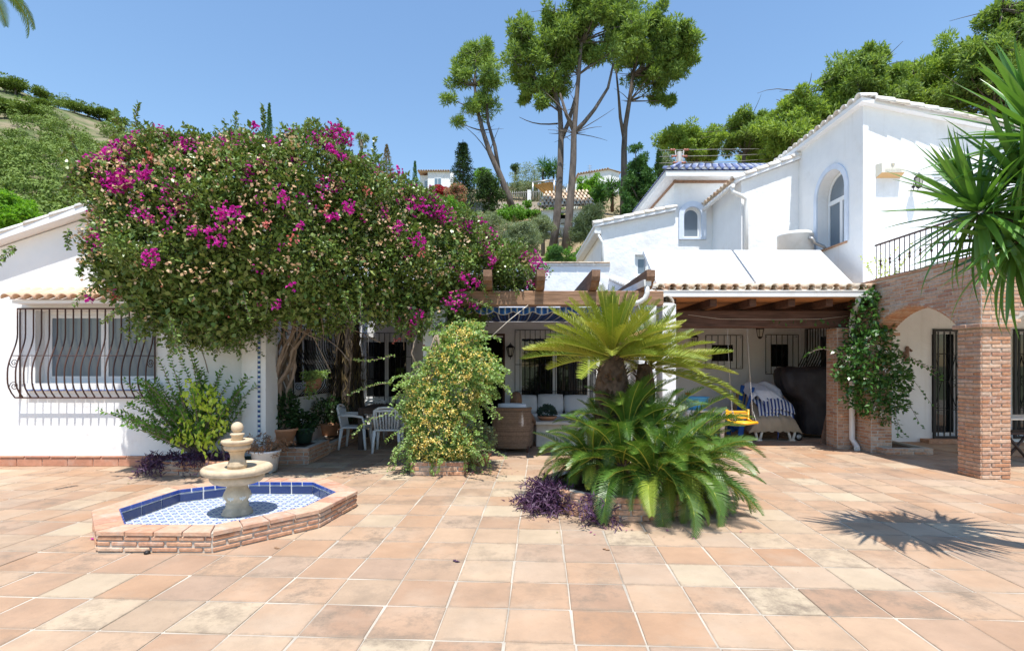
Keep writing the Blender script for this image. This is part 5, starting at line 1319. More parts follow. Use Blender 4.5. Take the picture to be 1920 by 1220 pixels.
tk.tube([(4.95,4.05,0),(4.88,4.06,.9),(4.70,4.08,1.7),(4.45,4.10,2.3)], [.14,.12,.11,.10], 10)
tk.tube([(4.45,4.10,2.25),(4.20,4.18,2.50),tuple(hC)], [.09,.08,.07], 8); tk.tube([(4.2,4.18,2.5),(3.95,4.22,2.68),tuple(hA)], [.08,.065,.055], 8); tk.tube([(4.45,4.10,2.25),(4.28,4.06,2.9),tuple(hB)], [.09,.075,.06], 8)
tk.build('trunk', 'bark_palm', yu)

# ---------------------------------------------------------------- climber by the downpipe
cl = thing('climber', 'glossy green climber with white blossom on the brick pier', 'climber', (6.75, 9.9, .2))
CP_ = [(1608,545),(1635,540),(1640,575),(1652,600),(1672,640),(1688,680),(1702,700),(1698,735),(1690,765),(1668,775),(1655,800),(1640,775),(1612,770),(1598,742),(1582,720),(1570,690),(1575,660),(1592,640),(1600,600),(1604,570)]
CPW = [(PX(a,9.75), PZ(b,9.75)) for a, b in CP_]
rng = np.random.default_rng(17)
C = poly_shell(CPW, 430, 9.80, .30, .35, rng, back=.8, inner=.5); C = C[lump(C,3.) > -.8+.3*rng.normal(size=len(C))]
V = [cluster_leaves(C, 8, .11, .085, .055, rng, up=.1, droop=.25)]; st = MB()
for (x0,y0_,z0,dx,dz,L) in ((7.0,9.7,1.9,.9,-.5,.8),(7.1,9.7,1.6,.8,-.9,.9),(7.0,9.7,1.3,.6,-1,.8),(6.9,9.6,1.0,.3,-1,.6),(6.1,9.75,1.75,-1,.2,.8),(6.3,9.75,1.2,-.8,-.5,.4),(6.75,9.8,2.7,.2,1,1.0),(6.6,9.8,2.6,.0,1,.6),(7.2,9.7,1.7,1,-.25,.6),(6.85,9.65,.9,.25,-1,.5)):
    sp = spray_pts((x0,y0_,z0), (dx,-.1,dz), L, 18, .2, rng); V.append(spray_leaves(sp, .075, .05, rng, 1)); st.tube([tuple(q) for q in sp[::3]], .004, 4, cap=False)
for k in range(8):
    pts = [(6.95+rng.normal()*.05, 9.95, .1)]
    for i in range(6): pts.append((pts[-1][0]-.03+rng.normal()*.06, pts[-1][1]-.02, pts[-1][2]+.22))
    st.tube(pts, .010, 5)
foliage(cl, 'leaves', np.vstack(V), 'leaf_climb')
F = poly_shell(CPW, 26, 9.80, .32, .35, rng, back=-1, inner=0.0)
foliage(cl, 'flowers', cluster_leaves(F, 14, .035, .028, .016, rng), 'flower_white'); st.build('stems', 'bark_pale', cl)
vi = thing('balcony_vine', 'thin green vine climbing the end of the balcony railing', 'climber', (6.68, 9.6, 3.1))
rng = np.random.default_rng(18); V = []; st = MB()
for k in range(9):
    sp = spray_pts((6.68+rng.normal()*.04, 9.6+rng.normal()*.2, 3.05), (rng.normal()*.15, rng.normal()*.5, 1), rng.uniform(.4,.85), 16, .15, rng); V.append(spray_leaves(sp, .055, .035, rng, 1)); st.tube([tuple(q) for q in sp[::3]], .003, 4, cap=False)
foliage(vi, 'leaves', np.vstack(V), 'leaf_lime'); st.build('stems', 'bark_pale', vi)
pl_ = brick_planter('brick_planter', 'low brick ledge round the foot of the climber', 6.70, 7.55, 9.55, 10.60, .12, 2)

# leaf litter under the climbers
rng = np.random.default_rng(77); q = np.vstack([np.column_stack([rng.normal(-.55,.35,130), rng.normal(8.0,.28,130), np.full(130,.006)]), np.column_stack([rng.uniform(-3.4,-1.9,90), rng.normal(8.2,.35,90), np.full(90,.006)]), np.column_stack([rng.uniform(-5.6,-4.2,50), rng.normal(7.6,.25,50), np.full(50,.006)]), np.column_stack([rng.uniform(.4,2.2,50), rng.normal(5.3,.18,50), np.full(50,.006)])])
D = rng.normal(size=q.shape); D[:,2] = np.abs(D[:,2])*.15
lt = foliage(None, 'leaf_litter', leaf_verts(q, D, .045*rng.uniform(.5,1.2,len(q)), .02*rng.uniform(.6,1.3,len(q)), rng, upb=.95, droop=.05), 'leaf_litter'); stuff(lt); lt['label'] = 'small dry leaves and petals strewn under the climbers'; lt['category'] = 'leaf litter'
# ================================================================== FOUNTAIN
FX, FY = -2.905, 5.64
OCT = [(-3.56,4.57),(-2.56,4.55),(-1.90,5.25),(-1.76,6.05),(-2.33,6.70),(-3.28,6.72),(-4.00,6.22),(-4.10,5.22)]
RIM = .185
bas = thing('fountain_basin', 'octagonal brick basin lined with blue and star-patterned tiles', 'basin', (FX, FY, 0))
ctr = Vector((sum(p[0] for p in OCT)/8, sum(p[1] for p in OCT)/8, 0))
def inset(k):
    out = []
    for i in range(8):
        p0, p1, p2 = Vector((*OCT[i-1],0)), Vector((*OCT[i],0)), Vector((*OCT[(i+1)%8],0))
        d1, d2 = (p1-p0).normalized(), (p2-p1).normalized(); n1, n2 = Vector((-d1.y,d1.x,0)), Vector((-d2.y,d2.x,0))
        b = (n1+n2).normalized(); out.append(p1 + b*(k/max(b.dot(n1), .3)))
    return out
I1, I0 = inset(.20), inset(.008)
body = MB()
for i in range(8):
    j = (i+1) % 8; a, b, c, d_ = I0[i], I0[j], I1[j], I1[i]
    body.add([a, b, c, d_, a+Zv*(RIM-.022), b+Zv*(RIM-.022), c+Zv*(RIM-.022), d_+Zv*(RIM-.022)], [(0,3,2,1),(4,5,6,7),(0,1,5,4),(2,3,7,6)])
bw = body.build('wall', 'mortar', bas)
for i in range(8):
    j = (i+1) % 8; p, q = Vector((*OCT[i],0)), Vector((*OCT[j],0)); u = (q-p).normalized(); n_ = Vector((u.y,-u.x,0)); L = (q-p).length
    brick_run(bw, p, u, n_, L, .004, RIM-.040, pitch=.047, bl=.235, joint=.016, depth=.05, proud=.006)
    nb = max(3, round(L/.24)); lm = L/nb
    for k in range(nb):             # coping bricks, cut to the mitre
        t0, t1 = k/nb, (k+1)/nb; g = .006/L
        o0, o1 = p.lerp(q, t0+g)+n_*.012, p.lerp(q, t1-g)+n_*.012
        e0, e1 = I1[i].lerp(I1[j], t0+g), I1[i].lerp(I1[j], t1-g)
        z0, z1 = RIM-.036, RIM + random.uniform(-.002,.002)
        mb = MB(); vs = [o0+Zv*z0, o1+Zv*z0, e1+Zv*z0, e0+Zv*z0]; cc = (o0+o1+e0+e1)/4
        top = [v_ + (cc-v_).normalized()*.006 for v_ in (o0,o1,e1,e0)]
        vs += [v_+Zv*(z1-.006) for v_ in (o0,o1,e1,e0)] + [v_+Zv*z1 for v_ in top]
        mb.add(vs, [(0,3,2,1)] + [(a_,(a_+1)%4,4+(a_+1)%4,4+a_) for a_ in range(4)] + [(4+a_,4+(a_+1)%4,8+(a_+1)%4,8+a_) for a_ in range(4)] + [(8,9,10,11)])
        mb.build('coping_brick', 'brick_pale', bw)
    # inner lining: narrow bright-blue row over wide navy row
    p, q = I1[i], I1[j]; u = (q-p).normalized(); n2 = Vector((-u.y,u.x,0)); L = (q-p).length
    MB().add([p+n2*.0025+Zv*.03, q+n2*.0025+Zv*.03, q+n2*.0025+Zv*(RIM-.002), p+n2*.0025+Zv*(RIM-.002)], [(0,1,2,3)]).build('grout_bed', 'grout_white', bas)
    nb = max(2, round(L/.24))
    for k in range(nb):
        c = p.lerp(q, (k+.5)/nb)+n2*.006+Zv*.085; piece(brick_mesh(round(L/nb-.016,3), .014, .086, 'ceramic_navy', .002), 'lining_tile', bas, frame_M(c, u, n2))
    nb *= 2
    for k in range(nb):
        c = p.lerp(q, (k+.5)/nb)+n2*.006+Zv*(RIM-.022); piece(brick_mesh(round(L/nb-.013,3), .016, .036, 'ceramic_blue', .003), 'edge_tile', bas, frame_M(c, u, n2))
I2 = inset(.198); fl = MB().add([v_+Zv*.034 for v_ in I2], [tuple(range(8))]); fl.build('tiled_floor', 'star_print', bas)
MB().lathe([(.0,0),(.022,0),(.026,.02),(.012,.03),(0,.03)], 10, (-3.1,4.53,.0)).build('drain_stub', 'iron', bas)
fo = thing('fountain', 'two-tiered carved sandstone fountain with ball finial', 'fountain', (FX, FY, .035))
mb = MB(); mb.lathe([(.150,.034),(.150,.055),(.138,.062),(.138,.085),(.118,.10),(.108,.125),(.112,.14),(.112,.155),(.102,.165),(.108,.185),(.132,.215),(.136,.235),(.126,.27),(.108,.30),(.096,.335),(.100,.345),(.108,.35),(.108,.362)], 40, (FX,FY,0))
pd = mb.build('pedestal', 'stone', fo)
mb = MB(); n = 7                                       # carved leaf relief on the pedestal
for k in range(n):
    a = 2*math.pi*k/n + .2
    for (da, dz, L_, w_) in ((0,.20,.065,.022),(.16,.21,.045,.016),(-.16,.21,.045,.016)):
        r_ = .128; c = Vector((FX+r_*math.cos(a+da), FY+r_*math.sin(a+da), dz)); o_ = Vector((math.cos(a+da), math.sin(a+da), 0)); s_ = Vector((-o_.y,o_.x,0))
        mb.add([c-Zv*.01, c+s_*w_+Zv*L_*.4+o_*.004, c+Zv*L_-o_*.008+s_*da*.12, c-s_*w_+Zv*L_*.4+o_*.004, c+o_*.016+Zv*L_*.4], [(0,1,4),(1,2,4),(2,3,4),(3,0,4)], True)
mb.build('relief', 'stone_white', pd)
MB().lathe([(.11,.358),(.19,.362),(.235,.378),(.260,.405),(.266,.430),(.260,.452),(.250,.462),(.272,.466),(.318,.470),(.338,.484),(.345,.505),(.341,.525),(.328,.540),(.310,.546),(.295,.538),(.20,.522),(.09,.518)], 48, (FX,FY,0)).build('lower_bowl', 'stone', fo)
MB().lathe([(.095,.519),(.095,.560),(.086,.572),(.088,.588),(.074,.602),(.066,.63),(.068,.66),(.080,.69),(.090,.705)], 32, (FX,FY,0)).build('stem', 'stone', fo)
MB().lathe([(.088,.706),(.118,.712),(.130,.730),(.130,.752),(.118,.764),(.138,.770),(.153,.79),(.157,.803),(.152,.816),(.13,.822),(.12,.815),(.05,.812)], 36, (FX,FY,0)).build('upper_bowl', 'stone', fo)
MB().lathe([(.055,.813),(.055,.85),(.062,.862),(.070,.866),(.070,.882),(.055,.888),(.040,.892)] + [(.060*math.cos(t), .945+.060*math.sin(t)) for t in [R(-60+15*k) for k in range(10)]] + [(.002,1.005)], 28, (FX,FY,0)).build('finial', 'stone', fo)

# ================================================================== DINING CORNER under the awning
def plastic_chair(loc, rz, label):
    t = thing('plastic_chair', label, 'chair', loc, 'white plastic garden chairs round the table')
    b = MB(); b.cbox(-.23,.23,-.22,.22,.40,.435,.015); b.cbox(-.235,.235,-.235,-.20,.375,.435,.01); b.build('seat', 'plastic_white', t, True)
    for k in range(7):
        x = -.155+.0517*k; q = MB(); q.tube([(x*.95,.215,.43),(x*1.05,.245,.60),(x*1.12,.285,.76)], .013, 5); q.build('slat', 'plastic_white', t, True)
    b = MB(); b.tube([(-.20,.215,.43),(-.215,.25,.62),(-.205,.29,.78),(-.12,.305,.83),(0,.31,.84),(.12,.305,.83),(.205,.29,.78),(.215,.25,.62),(.20,.215,.43)], .022, 8); b.tube([(-.19,.285,.77),(0,.30,.78),(.19,.285,.77)], .026, 6); b.build('backrest', 'plastic_white', t, True)
    for s in (-1,1):
        q = MB(); q.tube([(s*.21,.26,.66),(s*.265,.15,.655),(s*.275,-.05,.65),(s*.262,-.20,.62),(s*.245,-.23,.50),(s*.24,-.23,.41)], [.022,.028,.028,.024,.02,.02], 8); q.build('armrest', 'plastic_white', t, True)
        for y0, y1 in ((-.215,-.255),(.205,.255)):
            q = MB(); q.tube([(s*.215,y0,.41),(s*.232,y0*.5+y1*.5,.2),(s*.245,y1,.0)], [.036,.028,.022], 6); q.build('leg', 'plastic_white', t, True)
    t.rotation_euler = (0,0,rz); return t
plastic_chair((PX(667,10.35), 10.35, 0), R(90), 'white plastic chair at the end of the dark table')
plastic_chair((PX(728,9.95), 9.95, 0), R(184), 'white plastic chair half hidden behind the honeysuckle')
plastic_chair((PX(700,11.7), 11.75, 0), R(8), 'white plastic chair on the far side of the dark table')
dt = thing('dining_table', 'dark wooden garden table between the plastic chairs', 'table', (-2.2, 10.7, 0))
tx0, tx1, ty0, ty1 = PX(672,10.15), -1.15, 10.1, 11.25
for k in range(8): MB().cbox(tx0, tx1, ty0+(ty1-ty0)*k/8+.004, ty0+(ty1-ty0)*(k+1)/8-.004, .765, .795, .004).build('plank', 'wood_table', dt)
MB().box(tx0+.04, tx1-.04, ty0+.03, ty0+.06, .68, .764).box(tx0+.04, tx1-.04, ty1-.06, ty1-.03, .68, .764).box(tx0+.03, tx0+.06, ty0+.061, ty1-.061, .68, .764).build('apron', 'wood_table', dt)
for x in (tx0+.05, tx1-.05):
    for y in (ty0+.05, ty1-.05): MB().cbox(x-.045, x+.045, y-.045, y+.045, 0, .763, .005).build('leg', 'wood_table', dt)

# ================================================================== SOFA CORNER
so = thing('sofa', 'white three-seat outdoor sofa against the barred sliding door', 'sofa', (.95, 12.3, 0))
sx0, sx1 = PX(958,12.4), PX(1110,12.4)
MB().cbox(sx0-.1, sx1+.15, 12.05, 12.95, .10, .34, .02).cbox(sx0-.1, sx1+.15, 12.80, 12.96, .34, .66, .02).build('base', 'wicker_plain', so)
def pillow(parent, name, x0, x1, y0, y1, z0, z1, m, lean=0, puff=.05):
    nx, nz = 9, 7; b = MB(); cx, cy_, cz = (x0+x1)/2, (y0+y1)/2, (z0+z1)/2
    def sh(sg):
        for j in range(nz):
            for i in range(nx):
                u, v_ = 2*i/(nx-1)-1, 2*j/(nz-1)-1; e = (1-abs(u)**5)*(1-abs(v_)**5)
                ux = u*(1-.05*abs(v_)**3); vz = v_*(1-.06*abs(u)**3); th = (y1-y0)/2*(.38+.62*e**.5)+puff*.3*e
                b.v.append((cx+ux*(x1-x0)/2, cy_+sg*th+lean*vz, cz+vz*(z1-z0)/2))
    sh(-1); sh(1); N = nx*nz
    for j in range(nz-1):
        for i in range(nx-1):
            a = j*nx+i; b.f.append((a,a+1,a+nx+1,a+nx)); b.f.append((N+a+1,N+a,N+a+nx,N+a+nx+1)); b.sm += [True,True]
    ring = [i for i in range(nx)] + [j*nx+nx-1 for j in range(1,nz)] + [(nz-1)*nx+i for i in range(nx-2,-1,-1)] + [j*nx for j in range(nz-2,0,-1)]
    for a, c in zip(ring, ring[1:]+ring[:1]): b.f.append((c,a,N+a,N+c)); b.sm.append(True)
    return b.build(name, m, parent)
w3 = (sx1-sx0)/3
for k in range(3):
    MB().cbox(sx0+w3*k+.006, sx0+w3*(k+1)-.006, 12.06, 12.80, .341, .50, .05).build('seat_cushion', 'cushion', so)
    pillow(so, 'back_cushion', sx0+w3*k+.008, sx0+w3*(k+1)-.008, 12.60, 12.80, .49, .90+.02*(k%2), 'cushion', .05)
tb = thing('coffee_table', 'low white slab coffee table in front of the sofa', 'table', (.75, 10.9, 0))
MB().cbox(PX(1000,10.5), PX(1098,10.5)+.2, 10.45, 11.5, .435, .50, .01).build('top', 'stone_white', tb)
MB().box(PX(1006,10.5), PX(1092,10.5)+.1, 10.55, 11.4, 0, .434).build('base', 'stone_white', tb)
pp = pot('potted_plant', 'round grey-green succulent in a shallow clay dish on the coffee table', 'potted plant', [(.13,0),(.185,.05),(.20,.06),(.20,.085),(.17,.085),(.15,.06)], (PX(1026,10.75), 10.75, .50), 'terracotta')
rng = np.random.default_rng(41); d = sphere_dirs(520, rng); d[:,2] = np.abs(d[:,2]); c = np.array([PX(1026,10.75), 10.75, .60])
foliage(pp, 'leaves', leaf_verts(c+d*np.array([.18,.18,.20])*rng.uniform(.75,1,520)[:,None], d+rng.normal(size=d.shape)*.5, .055, .045, rng), 'leaf_succ')
# wicker armchair seen from behind: horizontal strands woven over stakes
wc = thing('wicker_armchair', 'brown wicker armchair seen from behind with a white cushion', 'armchair', (.0, 9.9, 0))
ang = R(-8); Mw = Matrix.Translation((PX(958,9.7), 9.78, 0)) @ Matrix.Rotation(ang, 4, 'Z')
def ring_y(z):       # outline of the shell at height z (U shape open to +y)
    w = .33+.05*min(z/.8,1); f = .70
    back = [(-w,.0)]; pts = []
    for k in range(9): a = math.pi + math.pi*k/8; pts.append((w*math.cos(a)*.98, .10+.14*math.sin(a)))
    hgt = z
    front = f if hgt < .50 else (f*(.52-(hgt-.50))/.52*.55 if hgt < .70 else .10)
    left = [(-w*.98, front - (front-.10)*k/7) for k in range(7)]; right = [(w*.98, .10 + (front-.10)*(k+1)/7) for k in range(7)]
    return left + pts + right
strands = []
for i in range(54):
    z = .09+.0135*i; rg = ring_y(z)
    dense = []
    for (a, b) in zip(rg[:-1], rg[1:]):
        for s in range(5): dense.append((a[0]+(b[0]-a[0])*s/5, a[1]+(b[1]-a[1])*s/5))
    m2 = len(dense); b = MB(); vs = []
    for k, (x, y) in enumerate(dense):
        x2, y2 = dense[min(k+1,m2-1)]; x1, y1 = dense[max(k-1,0)]; t_ = Vector((x2-x1,y2-y1,0)); t_ = t_.normalized() if t_.length > 0 else Vector((1,0,0)); n_ = Vector((t_.y,-t_.x,0))
        wob = .004*math.sin(k*1.57*1.0 + (i % 2)*math.pi); p = Vector((x,y,z)) + n_*wob
        lean = Vector((0,-.12*(z/.8)**1.5*(1 if y < .2 else .2),0))
        vs += [Mw @ (p+lean+Zv*.0062+n_*.0), Mw @ (p+lean+n_*.005), Mw @ (p+lean-Zv*.0062)]
    b.add(vs, [(3*k+j, 3*k+3+j, 3*k+4+j, 3*k+1+j) for k in range(m2-1) for j in range(2)], True); strands.append(b)
allb = MB()
for b in strands: allb.add(b.v, b.f, True)
stuff(allb.build('weave', 'wicker', wc))
sh_ = MB(); lv = [.085,.3,.5,.6,.70,.82]
for z in lv:
    rg = ring_y(z); sh_.v += [tuple(Mw @ Vector((x*.985, y+.006-.12*(z/.8)**1.5*(1 if y < .2 else .2), z))) for x, y in rg]
nr_ = len(ring_y(.1))
sh_.f = [(i*nr_+k, i*nr_+k+1, (i+1)*nr_+k+1, (i+1)*nr_+k) for i in range(len(lv)-1) for k in range(nr_-1)]; sh_.sm = [True]*len(sh_.f); sh_.build('shell', 'wicker_plain', wc)
rim = [tuple(Mw @ Vector((x, y-.12*(.82/.8)**1.5*(1 if y < .2 else .2), .825))) for x, y in ring_y(.82)]; MB().tube(rim, .022, 8).build('rim', 'wicker_plain', wc)
for s in (-1,1):
    MB().tube([Mw @ Vector((s*.36,.10,.69)), Mw @ Vector((s*.365,.35,.60)), Mw @ Vector((s*.365,.60,.53)), Mw @ Vector((s*.36,.70,.45))], [.03,.04,.04,.03], 8).build('armrest', 'wicker_plain', wc)
    for y in (.05,.64): MB().tube([Mw @ Vector((s*.30,y,0)), Mw @ Vector((s*.30,y,.12))], [.02,.028], 8).build('leg', 'wood_dark', wc)
MB().box(-.34,.34,.02,.68,.28,.33, Mw).build('seat_panel', 'wicker_plain', wc)
sc_ = MB().cbox(-.32,.32,.02,.66,.331,.44,.04, Mw).build('seat_cushion', 'cushion', wc)
b = MB(); bc_ = pillow(wc, 'back_cushion', -.27, .27, -.07, .07, .0, .50, 'cushion', .0); bc_.data.transform(Mw @ Matrix.Translation((.03,.02,.42)) @ Matrix.Rotation(R(10), 4, 'X'))
# seated person, back to the camera
pe = thing('person', 'person with long brown hair seated in the wicker armchair, back to the camera', 'person', (Mw @ Vector((0,.3,.44))))
J = {'pel':(0,.30,.50),'sp1':(0,.24,.66),'che':(0,.21,.80),'nec':(.04,.24,.90),'hed':(.06,.27,.985),'top':(.06,.27,1.06),
     'shL':(-.17,.22,.80),'elL':(-.24,.34,.60),'haL':(-.16,.55,.58),'shR':(.17,.22,.80),'elR':(.26,.32,.60),'haR':(.20,.54,.58),
     'hiL':(-.10,.34,.49),'knL':(-.13,.74,.50),'anL':(-.13,.80,.10),'toL':(-.13,.94,.06),'hiR':(.10,.34,.49),'knR':(.13,.74,.50),'anR':(.13,.80,.10),'toR':(.13,.94,.06)}
RD = {'pel':.13,'sp1':.12,'che':.13,'nec':.05,'hed':.080,'top':.055,'shL':.06,'elL':.042,'haL':.032,'shR':.06,'elR':.042,'haR':.032,'hiL':.085,'knL':.062,'anL':.04,'toL':.03,'hiR':.085,'knR':.062,'anR':.04,'toR':.03}
E = [('pel','sp1'),('sp1','che'),('che','nec'),('nec','hed'),('hed','top'),('che','shL'),('shL','elL'),('elL','haL'),('che','shR'),('shR','elR'),('elR','haR'),('pel','hiL'),('hiL','knL'),('knL','anL'),('anL','toL'),('pel','hiR'),('hiR','knR'),('knR','anR'),('anR','toR')]
keys = list(J); me = bpy.data.meshes.new('body'); me.from_pydata([tuple(Mw @ Vector(J[k])) for k in keys], [(keys.index(a), keys.index(b)) for a, b in E], [])
body_o = link(me, 'body', 'skin', pe); sk = body_o.modifiers.new('skin', 'SKIN')
for i, k in enumerate(keys): me.skin_vertices[0].data[i].radius = (RD[k], RD[k])
me.skin_vertices[0].data[0].use_root = True; sk.use_smooth_shade = True; body_o.modifiers.new('sub', 'SUBSURF').levels = 1; body_o.modifiers['sub'].render_levels = 2
hr = MB(); hc = Mw @ Vector((.06,.255,.99))
hr.lathe([(.004,.125),(.05,.115),(.085,.085),(.105,.035),(.112,-.03),(.112,-.10),(.108,-.18),(.10,-.24)], 28, hc)
for i, v_ in enumerate(hr.v):
    a = math.atan2(v_[1]-hc.y, v_[0]-hc.x); k = 1+.05*math.sin(a*11)+.03*math.sin(a*23); hr.v[i] = (hc.x+(v_[0]-hc.x)*k, hc.y+(v_[1]-hc.y)*k - .01, v_[2])
hr.build('hair', 'hair', pe)
shm = MB()
for z, w, d_ in ((.50,.19,.16),(.62,.175,.15),(.74,.19,.155),(.82,.185,.14),(.875,.10,.10)):
    for k in range(20):
        a = 2*math.pi*k/20; q = Mw @ Vector((w*math.cos(a), .245-.02*(z-.5)+d_*math.sin(a), z)); shm.v.append(tuple(q))
shm.f = [(i*20+k, i*20+(k+1)%20, (i+1)*20+(k+1)%20, (i+1)*20+k) for i in range(4) for k in range(20)]; shm.sm = [True]*len(shm.f)
for s in (-1,1): shm.tube([Mw @ Vector((s*.15,.22,.82)), Mw @ Vector((s*.20,.25,.74)), Mw @ Vector((s*.245,.33,.62))], [.075,.068,.058], 10)
shm.build('top', 'red_cloth', pe)

# ================================================================== LANTERNS AND WALL FITTINGS
def lantern(name, label, p, s=1.0, hang=False, wall_n=None, cat='lamp'):
    t = thing(name, label, cat, p); x, y, z = p
    def lathe(prof, n=6): return MB().lathe([(r*s, h*s) for r, h in prof], n, p, smooth=False)
    lathe([(.105,.0),(.115,.015),(.07,.06),(.045,.075),(.03,.10),(.012,.11),(.010,.14),(.002,.145)]).build('cap', 'iron', t)
    lathe([(.055,-.205),(.098,-.008)]).build('glass', 'lantern_glass', t)
    b = MB()
    for k in range(6):
        a = 2*math.pi*k/6; b.tube([(x+.060*s*math.cos(a), y+.060*s*math.sin(a), z-.205*s), (x+.104*s*math.cos(a), y+.104*s*math.sin(a), z)], .007*s, 5)
    b.lathe([(.02*s,-.25*s),(.045*s,-.235*s),(.066*s,-.205*s),(.06*s,-.195*s)], 6, p, smooth=False); b.build('cage', 'iron', t)
    b = MB()
    if hang: b.tube([(x,y,z+.14*s),(x,y,z+.25*s)], .006, 5)
    else: b.tube([(x,y,z-.23*s),(x,y+.05*s,z-.29*s),(x,y+.17*s,z-.25*s),(x,y+.17*s,z-.06*s)], .010*s, 6); b.lathe([(.035*s,-.02),(.035*s,.02)], 10, (x,y+.18*s,z-.15*s))
    b.build('bracket', 'iron', t); return t
lantern('wall_lantern', 'black wall lantern beside the dark doorway', P(957,652,13.38), .95)
lantern('wall_lantern', 'black hexagonal wall lantern under the upper roof', P(1723,334,11.0), .85)
lantern('hanging_lantern', 'small black lantern under the dark porch beam', P(1425,617,12.6), .9, True)
lantern('wall_lantern', 'dark wall lantern left of the first small porch window', P(1303,632,13.4), .8)
al = thing('alarm_box', 'cream alarm siren box with shield emblem on the upper wall', 'alarm box', P(1677,312,11.2))
a0, a1 = P(1656,302,11.0), P(1699,322,11.0)
b = MB(); x0, x1, z0, z1 = a0.x, a1.x, a1.z, a0.z
b.add([(x0-.02,11.197,z0-.06),(x1+.02,11.197,z0-.06),(x1,11.04,z0),(x0,11.04,z0),(x0-.02,11.197,z1),(x1+.02,11.197,z1),(x1,11.04,z1-.02),(x0,11.04,z1-.02)], [(4,7,6,5),(0,3,7,4),(1,5,6,2),(3,2,6,7)])
b.build('housing', 'siren_cream', al); MB().add([(x0-.018,11.195,z0-.062),(x1+.018,11.195,z0-.062),(x1+.001,11.038,z0-.002),(x0-.001,11.038,z0-.002)], [(0,1,2,3)]).build('strobe_lens', 'siren_orange', al)
xc = (x0+x1)/2-.01; zc = z1-.065
b = MB().add([(xc-.04,11.034,zc+.035),(xc-.02,11.034,zc+.045),(xc,11.034,zc+.04),(xc+.02,11.034,zc+.045),(xc+.04,11.034,zc+.035),(xc+.038,11.034,zc-.005),(xc,11.034,zc-.05),(xc-.038,11.034,zc-.005)], [tuple(range(8))[::-1]]); b.build('emblem', 'emblem_grey', al)
MB().add([(xc-.018,11.031,zc+.02),(xc+.018,11.031,zc+.02),(xc,11.031,zc-.03)], [(0,2,1)]).build('emblem_mark', 'emblem_gold', al)
for i in range(3):
    b = MB(); x = x0+.07
    while x < x1-.09:
        w_ = random.uniform(.012,.03); b.add([(x,11.034,z0+.055-.022*i),(x+w_,11.034,z0+.055-.022*i),(x+w_,11.034,z0+.068-.022*i),(x,11.034,z0+.068-.022*i)], [(0,1,2,3)]); x += w_+.008
    b.build('faded_lettering', 'emblem_grey', al)
ge = thing('gecko_ornament', 'brown gecko ornament on the white wall beside the climber', 'ornament', P(1700,663,11.17))
b = MB(); g = lambda px, py: P(1620+px/4.69, 600+py/4.69, 11.165)
b.tube([g(383,228),g(382,250),g(380,272),g(378,300),g(374,325),g(366,350),g(370,370),g(385,380),g(400,375)], [.02,.04,.032,.045,.04,.022,.016,.012,.006], 8)
for (q0,q1,q2) in (((388,262),(405,255),(415,268)),((376,285),(352,282),(338,312)),((384,318),(398,335),(400,350)),((374,318),(350,312),(336,318))):
    b.tube([g(*q0),g(*q1),g(*q2)], [.02,.016,.018], 6); c = g(*q2); b.lathe([(.002,-.025),(.024,-.012),(.026,.0),(.022,.014),(.002,.024)], 8, c)
b.build('body', 'gecko', ge)

# ================================================================== PORCH CLUTTER (right)
pt_ = thing('plastic_table', 'cream plastic garden table with rounded legs under the porch', 'table', (4.2, 10.9, 0))
ax0, ax1, ay0, ay1 = PX(1284,10.9), PX(1372,10.9), 10.75, 11.65; tz = PZ(769,10.8)
MB().cbox(ax0, ax1, ay0, ay1, tz-.035, tz, .012).build('top', 'plastic_cream', pt_)
for x, s in ((ax0+.05,1),(ax1-.22,-1)):
    for y in (ay0+.06, ay1-.06):
        b = MB(); b.tube([(x,y,tz-.03),(x+.0,y,tz-.14),(x+s*.01,y,.3),(x+s*.015,y,0)], [.095,.055,.048,.036], 8); b.build('leg', 'plastic_cream', pt_)
bs = thing('washing_up_bowl', 'pale blue plastic bowl standing on the cream table', 'bowl', (PX(1308,11.0), 11.05, tz))
MB().lathe([(.17,0),(.205,.10),(.235,.24),(.262,.245),(.262,.262),(.235,.258),(.20,.11),(.16,.015)], 28, (PX(1308,11.0),11.05,tz), sy=.75).build('bowl', 'plastic_blue', bs)
og = thing('toy', 'small orange and black toy standing behind the blue bowl', 'toy', (PX(1291,11.4), 11.42, tz))
MB().lathe([(.06,0),(.065,.05),(.03,.10),(.02,.22),(.018,.26)], 12, (PX(1291,11.4),11.42,tz)).build('stand', 'iron', og)
MB().lathe([(.01,.26),(.05,.28),(.062,.31),(.058,.325),(.02,.33)], 14, (PX(1291,11.4),11.42,tz)).build('cup', 'plastic_red', og)
MB().box(PX(1286,11.4)-.03, PX(1286,11.4)+.02, 11.3, 11.38, tz+.17, tz+.22).build('handle', 'plastic_red', og)
def blue_stool():
    t = thing('stool', 'small dark blue wooden stool behind the cream table', 'stool', (PX(1335,11.9), 11.95, 0)); x0, x1, y0, y1, h = PX(1316,11.8), PX(1353,11.8), 11.75, 12.1, .52
    MB().cbox(x0, x1, y0, y1, h-.035, h, .005).build('seat', 'blue_paint', t)
    for x in (x0+.03, x1-.03):
        for y in (y0+.03, y1-.03): MB().cbox(x-.025, x+.025, y-.025, y+.025, 0, h-.036, .003).build('leg', 'blue_paint', t)
    return t
blue_stool()
rb_ = thing('storage_tin', 'small red tin on the floor under the cream table', 'tin', (PX(1313,12.2), 12.2, 0)); MB().cbox(PX(1308,12.2), PX(1316,12.2), 12.15, 12.3, 0, .62, .01).build('tin', 'plastic_red', rb_)
